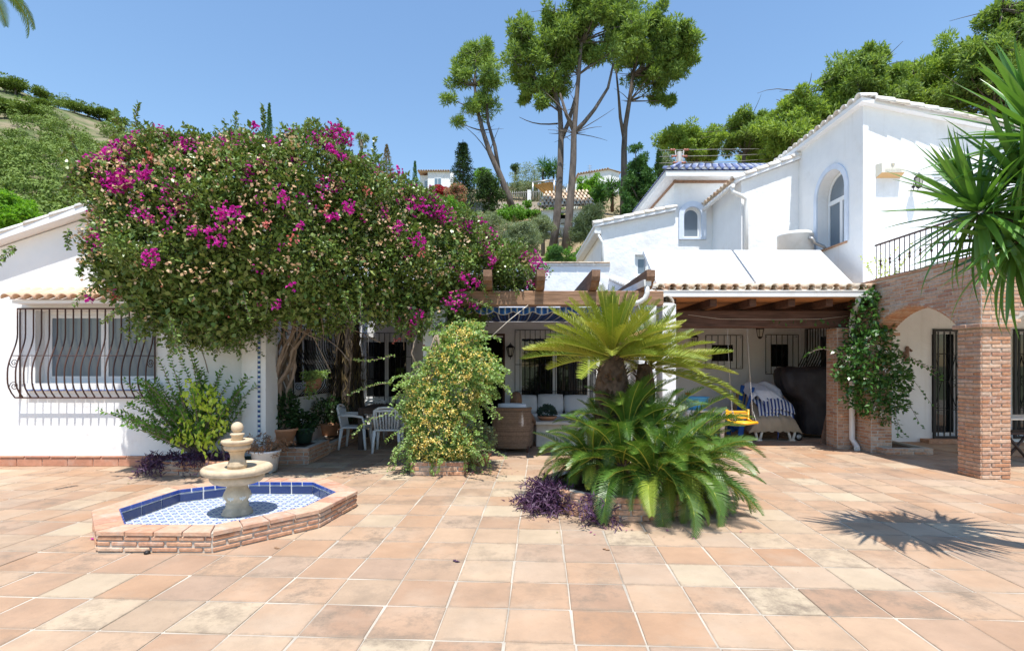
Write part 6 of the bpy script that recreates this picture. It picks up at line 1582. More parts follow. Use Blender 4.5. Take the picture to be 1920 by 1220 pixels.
# folded blue deck chairs leaning on the wall
def plank_chair(name, label, planks, loc):
    t = thing(name, label, 'chair', loc)
    for (p0, p1, w, th) in planks:
        a, b = Vector(p0), Vector(p1); d = (b-a); L = d.length; d.normalize(); n_ = Vector((0,-1,0)); n_ = (n_-d*n_.dot(d)).normalized(); s_ = d.cross(n_)
        M = Matrix(((s_.x,n_.x,d.x,a.x),(s_.y,n_.y,d.y,a.y),(s_.z,n_.z,d.z,a.z),(0,0,0,1)))
        MB().cbox(-w/2, w/2, -th/2, th/2, 0, L, .012, M).build('plank', 'blue_paint', t)
    return t
Q = lambda px, py, Y: tuple(P(px, py, Y))
plank_chair('deck_chair', 'dark blue folded wooden deck chair leaning by the towels', [(Q(1382,790,11.9),Q(1393,722,12.1),.10,.03),(Q(1392,795,12.0),Q(1402,735,12.15),.11,.03),(Q(1404,795,12.0),Q(1410,735,12.15),.11,.03),(Q(1386,812,11.6),Q(1413,726,11.7),.065,.035),(Q(1378,775,11.8),Q(1412,764,11.8),.10,.03),(Q(1388,817,11.45),Q(1396,768,11.6),.12,.03)], (5.0,11.8,0))
plank_chair('deck_chair', 'second blue deck chair lying low under the swing seat', [(Q(1362,787,12.0),Q(1392,806,11.7),.12,.03),(Q(1366,815,12.0),Q(1372,770,12.2),.10,.03),(Q(1370,806,11.9),Q(1396,790,11.9),.14,.03)], (4.8,11.9,0))
# lounger under a beige cover, with towels
lo = thing('sun_lounger', 'plastic sun lounger draped with a beige cover', 'sun lounger', (5.3, 11.6, 0))
def drape(b, rows, closed=False):
    m = len(rows[0]); o = len(b.v)
    for r_ in rows: b.v += [tuple(q) for q in r_]
    for i in range(len(rows)-1):
        for k in range(m-1): b.f.append((o+i*m+k, o+i*m+k+1, o+(i+1)*m+k+1, o+(i+1)*m+k)); b.sm.append(True)
b = MB(); cx0, cx1 = PX(1412,11.3), PX(1497,11.3); yf = 11.3
rows = []
prof = [(yf-.02,.20,.02),(yf-.03,.33,.02),(yf-.01,.46,.015),(yf+.06,.50,0),(yf+.25,.60,-.05),(yf+.50,.78,-.11),(yf+.75,.92,-.14),(yf+1.0,.96,-.14),(yf+1.4,.94,-.14)]
for i, (y, z, gx) in enumerate(prof):
    r_ = []
    for k in range(33):
        t = k/32; e = min(t, 1-t); x = cx0-gx-.0 + (cx1-cx0+2*gx)*t; drop = max(0, .10-e)/.10
        zz = z - drop*max(0, z-.16)*.92; r_.append((x-.06*drop*(1 if t < .5 else -1)*-1*(-1), y + .02*math.sin(k*.9+i) + .02*drop, max(.13, zz + .014*math.sin(k*1.3+i*1.1))))
    rows.append(r_)
drape(b, rows); b.build('cover', 'beige_cloth', lo)
for x, s in ((PX(1422,11.3),1),(PX(1484,11.3),1)):
    q = MB(); q.tube([(x-.07,yf+.05,.30),(x+.0,yf+.04,.02)], .028, 6); q.tube([(x+.13,yf+.05,.30),(x+.05,yf+.04,.02)], .028, 6); q.cbox(x-.03, x+.09, yf+.0, yf+.08, 0, .03, .008); q.build('leg', 'plastic_cream', lo)
MB().tube([(PX(1458,11.3),yf-.01,.22),(PX(1459,11.3),yf-.012,.12),(PX(1457,11.3),yf-.01,.04)], .008, 5).build('strap', 'blue_paint', lo)
tw = thing('striped_towel', 'folded blue and white striped towel on the covered lounger', 'towel', (5.5, 11.6, .85))
for j in range(3):
    b = MB(); rows = []
    for i in range(9):
        r_ = []
        for k in range(25):
            t = k/24; x = PX(1428,11.3)+.12*j + (PX(1492,11.3)-PX(1428,11.3)-.10*j)*t; yy = yf+.10+.62*i/8 - .05*j*0
            z = .62+.075*j + .40*(i/8)*(1-.15*j) - .34*max(0,t-.35)**1.4*(1-.2*j) + .012*math.sin(k*1.1+j) - (.10*max(0,.25-i/8)/.25)
            r_.append((x + .03*math.sin(i*.8), yy, z+.02))
        rows.append(r_)
    drape(b, rows); rows2 = [[(x,y,z-.022) for x,y,z in r_] for r_ in rows]; drape(b, rows2)
    drape(b, [rows[0], rows2[0]]); drape(b, [[r_[-1] for r_ in rows], [r_[-1] for r_ in rows2]]); drape(b, [[r_[0] for r_ in rows], [r_[0] for r_ in rows2]])
    b.build('fold', 'towel', tw)
wt = thing('white_cloth', 'crumpled white cloth heaped on top of the striped towel', 'cloth', (5.35, 11.8, 1.1))
b = MB(); nx, ny = 26, 16; rgc = np.random.default_rng(3); ph = rgc.uniform(0,6.28,(6,3)); rows = []
for j in range(ny+1):
    r_ = []
    for i in range(nx+1):
        u, v_ = 2*i/nx-1, 2*j/ny-1; ed = max(abs(u), abs(v_)); bump = sum(.020*math.sin(u*(2.5+k*1.3)+v_*(1.5+k*1.7)+ph[k][0]) for k in range(6))
        x = PX(1410,11.5)+ .05 + (u+1)*.42*(1+.12*math.sin(v_*3)); y = yf+.30+(v_+1)*.30; z = 1.13 + .10*(v_) - .22*max(0,u)**1.2 - .07*(u+1)*0 + bump*1.3 - .30*max(0,ed-.78)/.22*.5
        r_.append((x,y,z))
    rows.append(r_)
drape(b, rows); b.build('cloth', 'white_cloth', wt)
# black-covered barbecue
bq = thing('covered_barbecue', 'bulky barbecue under a black fabric cover beside the brick post', 'barbecue', (6.1, 11.9, 0))
b = MB(); n = 40; secs = [(.09,.28,.30),(.20,.31,.33),(.40,.31,.34),(.62,.30,.34),(.80,.33,.36),(.90,.40,.38),(1.0,.47,.40),(1.20,.52,.40),(1.40,.53,.38),(1.50,.50,.35),(1.56,.43,.28),(1.575,.30,.18)]
bx, by = PX(1508,11.9), 12.0
for i, (z, wx, wy) in enumerate(secs):
    for k in range(n):
        a = 2*math.pi*k/n; ca, sa = math.cos(a), math.sin(a); f = (abs(ca)**5+abs(sa)**5)**(-1/5)
        fold = 1+.05*math.sin(a*7+i*.9)+.045*math.sin(a*13+z*5)*(1 if z < 1 else .45); sag = .03*math.sin(z*9+a*2)
        b.v.append((bx+(.22 if z < .7 else .22*max(0,(1.1-z)/.4))+wx*ca*f*fold, by+wy*sa*f*fold, z+sag*.5))
for i in range(len(secs)-1):
    for k in range(n): b.f.append((i*n+k, i*n+(k+1)%n, (i+1)*n+(k+1)%n, (i+1)*n+k)); b.sm.append(True)
b.f.append(tuple((len(secs)-1)*n+k for k in range(n))); b.sm.append(True); b.build('cover', 'black_cloth', bq)
wx_, wy_ = PX(1498,11.35), 11.38
MB().add([], []); wh = MB(); M_ = Matrix.Translation((wx_,wy_,.085)) @ Matrix.Rotation(R(90), 4, 'X')
wv = MB().lathe([(.05,-.03),(.082,-.03),(.086,-.02),(.086,.02),(.082,.03),(.05,.03)], 24); wv.v = [tuple(M_ @ Vector(v_)) for v_ in wv.v]; w_o = wv.build('wheel', 'iron', bq)
hb = MB().lathe([(.012,.0),(.05,.031),(.05,.034),(.0,.036)], 16)
for k in range(6): a = k*math.pi/3; hb.tube([(.012*math.cos(a),.012*math.sin(a),.036),(.045*math.cos(a),.045*math.sin(a),.036)], .006, 5)
hb.v = [tuple(M_ @ Vector(v_)) for v_ in hb.v]; hb.build('hubcap', 'chain', w_o)
MB().tube([(PX(1420,12.4),12.45,1.05),(PX(1420,12.4),12.45,.0)], .02, 6).tube([(PX(1420,12.4),12.45,.95),(PX(1470,12.4),12.45,.95)], .018, 6).build('side_rail', 'iron', bq)
bd = thing('wooden_board', 'brown board leaning against the brick post', 'board', (PX(1548,10.9), 10.95, 0))
b = MB(); q0, q1, q2, q3 = P(1538,833,10.78), P(1556,833,10.78), P(1556,770,10.95), P(1551,772,10.95); q0.z = q1.z = 0.0
vs = [q0,q1,q2,q3]; vs += [v_+Vector((.0,.025,0)) for v_ in vs]; b.add(vs, [(0,1,2,3),(7,6,5,4),(0,4,5,1),(1,5,6,2),(2,6,7,3),(3,7,4,0)]); b.build('board', 'wood_rafter', bd)
# yellow swing seat on chains
sw_ = thing('swing', 'yellow plastic child swing seat hanging on chains', 'swing', P(1398,786,9.9))
sy = 9.95; xs0, xs1 = PX(1376,sy), PX(1417,sy); zs = PZ(792,sy)
for k in range(5): MB().cbox(xs0+.03, xs1-.03, sy+.02+.055*k, sy+.065+.055*k, zs-.012, zs+.008, .004, Matrix.Translation((0,0,0)) ).build('seat_slat', 'plastic_yellow', sw_)
for k in range(3): MB().cbox(xs0+.02, xs1-.03, sy+.30, sy+.33, zs+.04+.055*k, zs+.085+.055*k, .006).build('back_slat', 'plastic_yellow', sw_)
MB().tube([(xs0,sy-.06,zs+.0),((xs0+xs1)/2,sy-.09,zs-.012),(xs1,sy-.06,zs+.01)], .026, 8).build('front_bar', 'plastic_yellow', sw_)
for x in (xs0, xs1):
    MB().tube([(x,sy-.06,zs+.005),(x,sy+.14,zs),(x,sy+.32,zs+.03),(x+.004,sy+.33,zs+.22)], .024, 8).build('side_arm', 'plastic_yellow', sw_)
def chain(x0, y0, z0, x1, y1, z1, nm):
    a, c = Vector((x0,y0,z0)), Vector((x1,y1,z1)); L = (c-a).length; n_ = int(L/.024); d = (c-a).normalized(); b = MB()
    for k in range(n_):
        p = a + d*(L*(k+.5)/n_); s_ = Vector((1,0,0)) if k % 2 else Vector((0,1,0)); s_ = (s_-d*s_.dot(d)).normalized()
        pts = [p+d*.016*math.sin(t)+s_*.008*math.cos(t) for t in [2*math.pi*j/6 for j in range(7)]]; b.tube(pts, .003, 4, cap=False)
    return b.build(nm, 'chain', sw_)
zt = 2.33
for x, top in ((xs0+.02, P(1379,724,sy)), (xs1-.005, P(1416,718,sy))):
    chain(x, sy+.10, zs+.03, x-.005, sy+.2, top.z, 'chain'); MB().tube([(x-.005,sy+.2,top.z),(x-.005,sy+.35,2.32)], .004, 5).build('rope', 'twine', sw_)
    MB().tube([(x,sy-.05,zs),(x+.002,sy+.10,zs+.2)], .006, 5).build('rope', 'chain', sw_)
# cords with stray vine
cd = thing('garden_cord', 'thin cord strung along the dark porch beam with vine leaves', 'cord', (5, 10.2, 2.5))
pts = [P(1290,590,10.22),P(1350,598,10.22),P(1450,599,10.22),P(1540,598,10.22),P(1590,592,10.2)]
MB().tube([tuple(p) for p in pts], .004, 5).build('cord', 'twine', cd)
rng = np.random.default_rng(51); q = np.array([tuple(P(a,601+rng.normal()*3,10.19)) for a in (1448,1450,1462,1472,1488,1504,1512,1526,1530,1540,1545,1552,1560,1572,1580,1585)])
foliage(cd, 'leaves', leaf_verts(q, rng.normal(size=q.shape)*.4+np.array([0,-.1,-1.0]), .085, .055, rng), 'leaf_climb')
c2 = thing('garden_cord', 'taut cord slanting from the honeysuckle up to the pergola beam', 'cord', (-.2, 8.6, 2.4)); MB().tube([P(920,632,8.3),P(955,600,8.45),P(990,572,8.55)], .006, 5).build('cord', 'twine', c2)
# solar collectors and tank on the porch roof
for i, (xa, xb, lab) in enumerate(((2.99,4.99,'white covered solar panel on the left of the porch roof'),(5.05,7.02,'white covered solar panel on the right of the porch roof'))):
    t = thing('solar_panel', lab, 'solar panel', ((xa+xb)/2, 11.3, 3.3), 'solar panels on the porch roof')
    y0, y1, z0, z1 = 11.0, 12.15, PZ(530,11.0), PZ(469,12.15); nv = Vector((0, -(z1-z0), (y1-y0))).normalized()
    vs = [Vector((xa,y0,z0)), Vector((xb,y0,z0)), Vector((xb,y1,z1)), Vector((xa,y1,z1))]; lo_ = [v_-nv*.09 for v_ in vs]
    MB().add(lo_+vs, [(0,3,2,1),(4,5,6,7),(0,1,5,4),(1,2,6,5),(2,3,7,6),(3,0,4,7)]).build('casing', 'panel_white', t)
    MB().tube([vs[0]-Vector((0,.01,.03)), vs[1]-Vector((0,.01,.03))], .022, 6).build('lower_rail', 'gutter_white', t)
    for x in (xa+.02, xb-.02):
        MB().tube([(x,12.1,z1-.08),(x,12.1,pz(12.1)+.06)], .018, 6).tube([(x,11.02,z0-.09),(x,11.02,pz(11.0)+.06)], .018, 6).tube([(x-.0,y0,z0-.05),(x,y1,z1-.05)], .02, 6).build('strut', 'metal_grey', t)
tkk = thing('water_tank', 'white cylindrical solar water tank behind the panels', 'tank', (6.7, 12.8, 3.6))
tx_, ty_ = PX(1491,12.95), 12.95; zt0, zt1 = 3.5, PZ(440,12.95)
MB().lathe([(.40,0),(.40,zt1-zt0-.06),(.405,zt1-zt0-.055),(.405,zt1-zt0-.02),(.36,zt1-zt0+.03),(.20,zt1-zt0+.05),(.0,zt1-zt0+.055)], 32, (tx_,ty_,zt0)).build('drum', 'gutter_white', tkk)
MB().tube([(tx_+.10,ty_-.42,zt1-.18),(tx_+.16,ty_-.46,zt1-.20),(tx_+.22,ty_-.45,zt1-.30),(tx_+.45,ty_-.42,zt1-.38),(tx_+.55,ty_-.4,zt1-.5)], .035, 8).build('pipe', 'metal_grey', tkk)
# folding table at the right edge, behind the pillar
ft = thing('folding_table', 'brown wooden slatted table with crossed legs behind the pillar', 'table', (8.6, 8.9, 0))
y0 = 8.7; X0 = PX(1896,8.7)
MB().cbox(X0, X0+.9, y0, y0+.7, PZ(784,8.7)-.03, PZ(784,8.7), .006).build('top', 'stone_white', ft)
MB().cbox(X0+.03, X0+.8, y0+.1, y0+.5, PZ(812,8.7)-.04, PZ(812,8.7), .006).build('bench_plank', 'wood_table', ft)
for y in (y0+.12, y0+.5):
    MB().tube([(X0+.04,y,PZ(812,8.7)-.04),(X0+.40,y,.02)], .022, 6).build('leg', 'wood_table', ft); MB().tube([(X0+.40,y+.03,PZ(812,8.7)-.04),(X0+.03,y+.03,.02)], .022, 6).build('leg', 'wood_table', ft)
# fallen petals on the tiles
for (px, py, m, lab) in ((169,1012,'bract_pink','single magenta petal on the tiles left of the basin'),(515,1029,'leaf_dry','curled dry leaf on the tiles in front of the basin'),(852,1054,'leaf_purple','small purple leaf on the tiles near the middle'),(1135,1032,'leaf_dry','thin dry twig leaf on the tiles below the cycad')):
    Y = 1600/(py-685); p = P(px, py, Y); o_ = link(np_mesh('fallen_leaf', leaf_verts(np.array([[p.x,p.y,.006],[p.x+.012,p.y+.006,.008]]), np.array([[1,.3,.05],[-.6,.8,.1]]), .05, .03, np.random.default_rng(2), upb=1), 4), 'fallen_leaf', m); tag(o_, lab, 'leaf')
# ================================================================== BACKGROUND: trees, houses on the hill
def tuft_leaves(C, Rr, k, L, W, rng, up=.5):
    """k needle tufts on each ellipsoidal clump (centres C, radii Rr)"""
    n = len(C)*k; d = sphere_dirs(n, rng); rad = np.repeat(Rr, k, 0)
    Pt = np.repeat(C, k, 0) + d*rad*rng.uniform(.6,1.05,n)[:,None]
    D = d*.8 + rng.normal(size=(n,3))*.55; D[:,2] += up*.6
    return leaf_verts(Pt, D, L*rng.uniform(.7,1.3,n), W*rng.uniform(.7,1.3,n), rng, U=d*.7+rng.normal(size=(n,3))*.4+np.array([0,0,.35]))
def limb(b, p, q, r0, r1, sag=.0, n=6, rng=RNG):
    p, q = Vector(p), Vector(q); L = (q-p).length; w = Vector(rng.normal(size=3))*L*.05
    b.tube([p.lerp(q, i/n) + w*math.sin(math.pi*i/n) + Zv*sag*L*math.sin(math.pi*i/n) for i in range(n+1)], [r0+(r1-r0)*i/n for i in range(n+1)], 7)
def pine(label, Y, trunk_px, clumps, m='leaf_pine', r0=.28, seed=1, k=150, extra=None, group=None, leaf=(.34,.075), depth=1.0, fork=None):
    """trunk_px: pixel polyline from the foot upwards; clumps: (px,py,rpx)"""
    rng = np.random.default_rng(seed); b = MB()
    pts = [P(a, c, Y) for a, c in trunk_px]; foot = pts[0]
    t = thing('pine_tree', label, 'tree', foot, group)
    n = len(pts); b.tube(pts, [r0*(1-.75*i/(n-1)) for i in range(n)], 10)
    if fork:
        for fk in fork: fp = [P(a, c, Y) for a, c in fk]; b.tube(fp, [r0*.55*(1-.6*i/(len(fp)-1)) for i in range(len(fp))], 8)
    C, Rr = [], []
    for (a, c, r) in clumps:
        q = P(a, c, Y) + Vector((0, rng.uniform(-1,1)*1.6*depth, 0)); rr = r*Y/1000
        C.append(tuple(q)); Rr.append((rr, rr*.95, rr*.72))
        tz = [p for p in pts if p.z < q.z-.2*rr]; src_ = tz[-1] if tz else pts[-1]
        i0 = max(range(n), key=lambda i: -abs(pts[i].z-(q.z-1.2*rr))); limb(b, pts[i0], q, r0*.22, .02, rng=rng)
        for j in range(3):
            dd = Vector(sphere_dirs(1, rng)[0])*rr*.8; limb(b, q-dd*.1, q+dd, .03, .01, rng=rng, n=3)
    C = np.array(C); Rr = np.array(Rr)
    # break every clump into sub-clumps so that the crown reads as tufts with gaps
    sub = 9; d = sphere_dirs(len(C)*sub, rng); C2 = np.repeat(C, sub, 0) + d*np.repeat(Rr, sub, 0)*rng.uniform(.45,.95,len(d))[:,None]; R2 = np.repeat(Rr, sub, 0)*rng.uniform(.22,.40,len(d))[:,None]
    foliage(t, 'crown', tuft_leaves(C2, R2, max(36, k//2), leaf[0], leaf[1], rng), m)
    if extra:
        for (a, c, L, dx, dz) in extra:
            p = P(a, c, Y); limb(b, p, p+Vector((dx*L, rng.normal()*.3, dz*L)), .06, .015, rng=rng, n=5)
    for j in range(26):      # bare dead twigs below the crown
        i = rng.integers(max(1,n//2), n); p = pts[i]; L = rng.uniform(.5,1.6); limb(b, p, p+Vector((rng.normal()*L, rng.normal()*L, rng.uniform(-.1,.7)*L)), .035, .008, rng=rng, n=4)
    b.build('trunk', 'bark_pine', t); return t
def cloud_clumps(poly, n, r, seed):
    rng = np.random.default_rng(seed); pl = np.array(poly, float); out = []
    while len(out) < n:
        q = rng.uniform(pl.min(0), pl.max(0), (1,2))
        if in_poly(q, poly)[0]: out.append((q[0,0], q[0,1], r*rng.uniform(.7,1.3)))
    return out
pine('slender leaning pine with sparse crown behind the hedge', 50, [(966,405),(950,360),(936,325),(918,285),(905,245),(895,205),(890,160),(892,110)],
     cloud_clumps([(835,160),(850,120),(880,80),(905,75),(925,110),(935,165),(930,195),(900,215),(870,210),(840,190)], 26, 17, 1) + [(858,222,11),(888,90,14),(908,100,14),(855,135,12)], seed=2, r0=.36, k=90, leaf=(.5,.08),
     fork=[[(936,325),(928,275),(915,230),(912,190),(905,150)]], extra=[(926,304,5.0,-.62,.75),(918,290,3,.3,.9)])
pine('tallest pine of the group with forked trunk rising above the centre', 35, [(1058,478),(1066,420),(1071,360),(1075,300),(1076,250),(1080,200),(1085,140),(1090,80),(1095,20)],
     cloud_clumps([(1030,110),(1050,30),(1080,-40),(1150,-60),(1190,-20),(1200,60),(1170,95),(1130,110),(1100,120),(1060,130)], 40, 26, 3), seed=4, r0=.30, k=170,
     fork=[[(1076,250),(1095,230),(1115,205),(1140,165),(1150,120)],[(1076,245),(1062,215),(1050,175)]], extra=[(1080,240,3,-.8,.9)])
pine('left pine of the pair on the bare bank', 36, [(1034,478),(1043,420),(1048,360),(1051,300),(1052,250),(1050,210),(1040,170),(1032,130),(1030,90)],
     cloud_clumps([(952,110),(975,55),(1010,25),(1050,10),(1080,60),(1070,120),(1050,165),(1010,180),(985,150),(960,135)], 38, 24, 5) + [(1013,205,13),(985,165,14),(1100,100,24)], seed=6, r0=.30, k=160,
     fork=[[(1052,262),(1066,230),(1080,180),(1085,130)]], extra=[(1046,232,2.6,-1,.15)])
pine('right pine leaning over the cypress', 38, [(1168,420),(1170,340),(1170,280),(1172,240),(1180,190),(1187,140),(1195,95),(1205,50)],
     cloud_clumps([(1160,80),(1175,20),(1205,10),(1240,40),(1275,75),(1300,95),(1285,125),(1255,130),(1240,160),(1200,150),(1175,130)], 34, 22, 7) + [(1255,182,17),(1235,175,12),(1275,80,16)], seed=8, r0=.26, k=160,
     fork=[[(1171,265),(1163,220),(1160,180),(1155,130)]])
RF = 'pines on the slope behind the villa'
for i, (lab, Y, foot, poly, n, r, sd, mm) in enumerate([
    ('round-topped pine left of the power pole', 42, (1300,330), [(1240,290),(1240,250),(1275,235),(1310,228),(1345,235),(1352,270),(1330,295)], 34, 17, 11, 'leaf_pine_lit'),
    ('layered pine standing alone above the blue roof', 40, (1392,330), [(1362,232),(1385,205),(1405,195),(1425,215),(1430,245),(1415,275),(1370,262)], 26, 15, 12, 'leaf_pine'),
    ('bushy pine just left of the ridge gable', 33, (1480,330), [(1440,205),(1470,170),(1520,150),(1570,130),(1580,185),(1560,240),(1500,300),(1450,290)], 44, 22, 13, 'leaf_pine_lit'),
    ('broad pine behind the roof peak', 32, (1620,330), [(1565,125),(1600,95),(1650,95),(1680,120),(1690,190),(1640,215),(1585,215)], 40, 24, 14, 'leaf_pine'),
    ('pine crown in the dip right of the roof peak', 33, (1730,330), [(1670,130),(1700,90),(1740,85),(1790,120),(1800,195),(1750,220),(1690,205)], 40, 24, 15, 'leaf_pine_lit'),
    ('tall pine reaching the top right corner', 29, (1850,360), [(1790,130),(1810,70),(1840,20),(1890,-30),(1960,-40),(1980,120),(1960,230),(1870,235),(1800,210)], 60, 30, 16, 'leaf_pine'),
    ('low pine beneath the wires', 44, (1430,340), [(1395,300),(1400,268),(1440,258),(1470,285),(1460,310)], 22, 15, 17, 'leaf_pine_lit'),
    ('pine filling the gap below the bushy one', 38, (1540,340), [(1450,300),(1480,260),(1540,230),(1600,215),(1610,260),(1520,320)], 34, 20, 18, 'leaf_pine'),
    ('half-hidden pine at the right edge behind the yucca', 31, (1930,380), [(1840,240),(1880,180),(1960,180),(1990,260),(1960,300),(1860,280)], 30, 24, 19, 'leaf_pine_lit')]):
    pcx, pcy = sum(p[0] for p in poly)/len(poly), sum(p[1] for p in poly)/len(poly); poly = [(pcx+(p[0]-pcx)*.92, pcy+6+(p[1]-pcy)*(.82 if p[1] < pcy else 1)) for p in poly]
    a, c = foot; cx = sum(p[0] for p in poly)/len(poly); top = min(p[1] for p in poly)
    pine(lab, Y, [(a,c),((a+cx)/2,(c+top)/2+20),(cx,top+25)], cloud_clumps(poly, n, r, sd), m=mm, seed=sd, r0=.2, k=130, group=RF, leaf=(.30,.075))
def tree(name, label, Y, poly, n, r, m, seed, k=130, leaf=(.25,.12), cat='tree', trunk=.12, sub=7, group=None, depth=.9):
    pcx, pcy = sum(p[0] for p in poly)/len(poly), sum(p[1] for p in poly)/len(poly); poly = [(pcx+(p[0]-pcx)*.80, pcy+(p[1]-pcy)*.80) for p in poly]
    rng = np.random.default_rng(seed); cl_ = cloud_clumps(poly, n, r*.9, seed); xs = [p[0] for p in poly]; ys = [p[1] for p in poly]
    fp = P((min(xs)+max(xs))/2, max(ys), Y); t = thing(name, label, cat, fp, group)
    C, Rr = [], []; hw = (max(xs)-min(xs))*Y/2000
    for (a, c, rr_) in cl_:
        q = P(a, c, Y); q.y += rng.uniform(-1,1)*hw*depth; rr = rr_*Y/1000; C.append(tuple(q)); Rr.append((rr,rr,rr*.85))
    C, Rr = np.array(C), np.array(Rr); d = sphere_dirs(len(C)*sub, rng); C2 = np.repeat(C, sub, 0)+d*np.repeat(Rr, sub, 0)*.75; R2 = np.repeat(Rr, sub, 0)*rng.uniform(.3,.5,len(d))[:,None]
    foliage(t, 'crown', tuft_leaves(C2, R2, max(20,k//3), leaf[0]*.8, leaf[1]*.75, rng, up=.3), m)
    b = MB(); top = P((min(xs)+max(xs))/2, (min(ys)+max(ys))/2, Y); g = fp.copy(); g.z -= 1.0
    b.tube([g, fp, top], [trunk*1.2, trunk, trunk*.4], 7)
    for q in C[:10]: limb(b, fp.lerp(top,.5), q, trunk*.3, .02, rng=rng, n=4)
    b.build('trunk', 'bark_pine', t); return t
def cypress(name, label, Y, px, top, bot, wpx, m, seed, k=2600, leaf=(.22,.06), wob=.12, power=.8, group=None):
    rng = np.random.default_rng(seed); f = P(px, bot, Y); h = (bot-top)*Y/1000; R0 = wpx*Y/2000; t = thing(name, label, 'tree', f, group)
    z = rng.random(k)**.85; a = rng.uniform(0,6.283,k); prof = np.minimum(1, (1-z)**power*1.25)*np.minimum(1, .55+z*4)
    rr = R0*prof*rng.uniform(.55,1.0,k)*(1+wob*np.sin(a*3+z*17)+wob*np.sin(a*5-z*29)); Pt = np.column_stack([f.x+rr*np.cos(a), f.y+rr*np.sin(a), f.z+z*h])
    D = np.column_stack([np.cos(a)*.5, np.sin(a)*.5, np.ones(k)])+rng.normal(size=(k,3))*.3
    foliage(t, 'crown', leaf_verts(Pt, D, leaf[0]*rng.uniform(.7,1.3,k), leaf[1]*rng.uniform(.7,1.3,k), rng, upb=0), m)
    MB().tube([(f.x,f.y,f.z-.8),(f.x,f.y,f.z+h*.85)], [R0*.16,.03], 7).build('trunk', 'bark_pine', t); return t
def conifer(name, label, Y, px, top, bot, wpx, m, seed, tiers=15, k=70):
    """open spruce-like conifer with upswept branch ends"""
    rng = np.random.default_rng(seed); f = P(px, bot, Y); h = (bot-top)*Y/1000; R0 = wpx*Y/2000; t = thing(name, label, 'tree', f); C, Rr, b = [], [], MB()
    b.tube([(f.x,f.y,f.z-.5),(f.x,f.y,f.z+h)], [R0*.08,.03], 7)
    for i in range(tiers):
        z = h*(.05+.93*i/tiers); rad = R0*(1-i/tiers)**.85+.15
        for j in range(8):
            a = j*.785+i*.5+rng.normal()*.2; e = rad*rng.uniform(.7,1.1); tip = Vector((f.x+e*math.cos(a), f.y+e*math.sin(a), f.z+z+.12*e)); limb(b, (f.x,f.y,f.z+z), tip, .05, .01, sag=-.08, rng=rng, n=4)
            for s_ in (.45,.72,1.0): C.append((f.x+e*s_*math.cos(a), f.y+e*s_*math.sin(a), f.z+z+.10*e*s_)); Rr.append([.05*R0+.10*rad*(1-.3*s_)]*3)
    C, Rr = np.array(C), np.array(Rr); Rr[:,2] *= .6
    foliage(t, 'crown', tuft_leaves(C, Rr, k//3, .22, .06, rng, .5), m); b.build('trunk', 'bark_pine', t); return t
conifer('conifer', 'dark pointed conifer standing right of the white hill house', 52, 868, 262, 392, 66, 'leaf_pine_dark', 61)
cypress('cypress', 'thin cypress spike poking above the bougainvillea', 60, 505, 196, 330, 15, 'leaf_cypress', 62, 2600)
cypress('cypress', 'small cypress left of the white hill house', 70, 778, 304, 380, 13, 'leaf_cypress', 63, 1500)
cypress('cypress', 'half-dead brown cypress behind the bougainvillea', 62, 725, 273, 350, 24, 'leaf_brown', 64, 1500, wob=.3)
tree('cypress', 'broad feathery cypress beside the tower', 32, [(1163,420),(1166,340),(1180,270),(1195,252),(1208,280),(1222,310),(1232,360),(1228,420),(1195,440)], 60, 11, 'leaf_cypress', 65, 170, (.26,.07), trunk=.2)
cypress('cypress', 'dark ragged cypress close to the tower eave', 33, 1236, 285, 420, 30, 'leaf_pine_dark', 66, 1800, wob=.35)
tree('tree', 'dark shrubby tree left of the leaning pine', 48, [(895,400),(890,350),(905,320),(920,312),(935,340),(945,380),(930,405)], 26, 12, 'leaf_pine_dark', 67, 120, (.3,.1))
tree('tree', 'rounded yellow-green tree behind the dark conifer', 62, [(888,345),(890,322),(908,314),(920,325),(915,350)], 12, 11, 'leaf_bright', 68, 120)
tree('olive_tree', 'wide grey-green olive tree on the crest', 66, [(940,360),(945,330),(975,318),(1010,325),(1030,340),(1035,362),(985,372)], 34, 13, 'leaf_olive', 69, 120, (.3,.08))
tree('olive_tree', 'pale silvery olive bush behind the bougainvillea tip', 27, [(935,478),(935,440),(955,412),(985,405),(1008,425),(1012,470),(985,490)], 40, 13, 'leaf_olive', 70, 200, (.17,.035), trunk=.1)
tree('olive_tree', 'loose olive tree left of the pine trunks', 33, [(1000,440),(1005,405),(1022,395),(1036,415),(1034,445),(1015,455)], 18, 11, 'leaf_olive', 71, 160, (.2,.045))
tree('olive_tree', 'dark olive tree in front of the low tiled house', 31, [(1072,455),(1075,405),(1095,385),(1125,380),(1138,410),(1130,445),(1100,462)], 40, 13, 'leaf_olive2', 72, 200, (.18,.04))
tree('olive_tree', 'grey shrub on the bank under the hedge', 36, [(880,440),(890,405),(915,395),(940,405),(945,435),(915,450)], 24, 13, 'leaf_olive', 73, 150, (.2,.05))
tree('hedge', 'clipped bright green hedge below the balustrade', 46, [(915,432),(930,402),(975,390),(1040,384),(1066,386),(1060,400),(1020,404),(985,410),(965,430)], 50, 11, 'leaf_bright2', 74, 190, (.2,.12), cat='hedge')
tree('tree', 'bright green leafy tree in front of the right hill house', 52, [(1078,378),(1080,345),(1100,333),(1125,338),(1132,365),(1110,382)], 34, 10, 'leaf_bright', 75, 150, (.25,.12))
tree('shrub', 'light green shrub by the white fence post', 38, [(828,412),(832,380),(848,372),(868,385),(870,412),(850,420)], 20, 11, 'leaf_bright2', 76, 150, (.2,.1), cat='shrub')
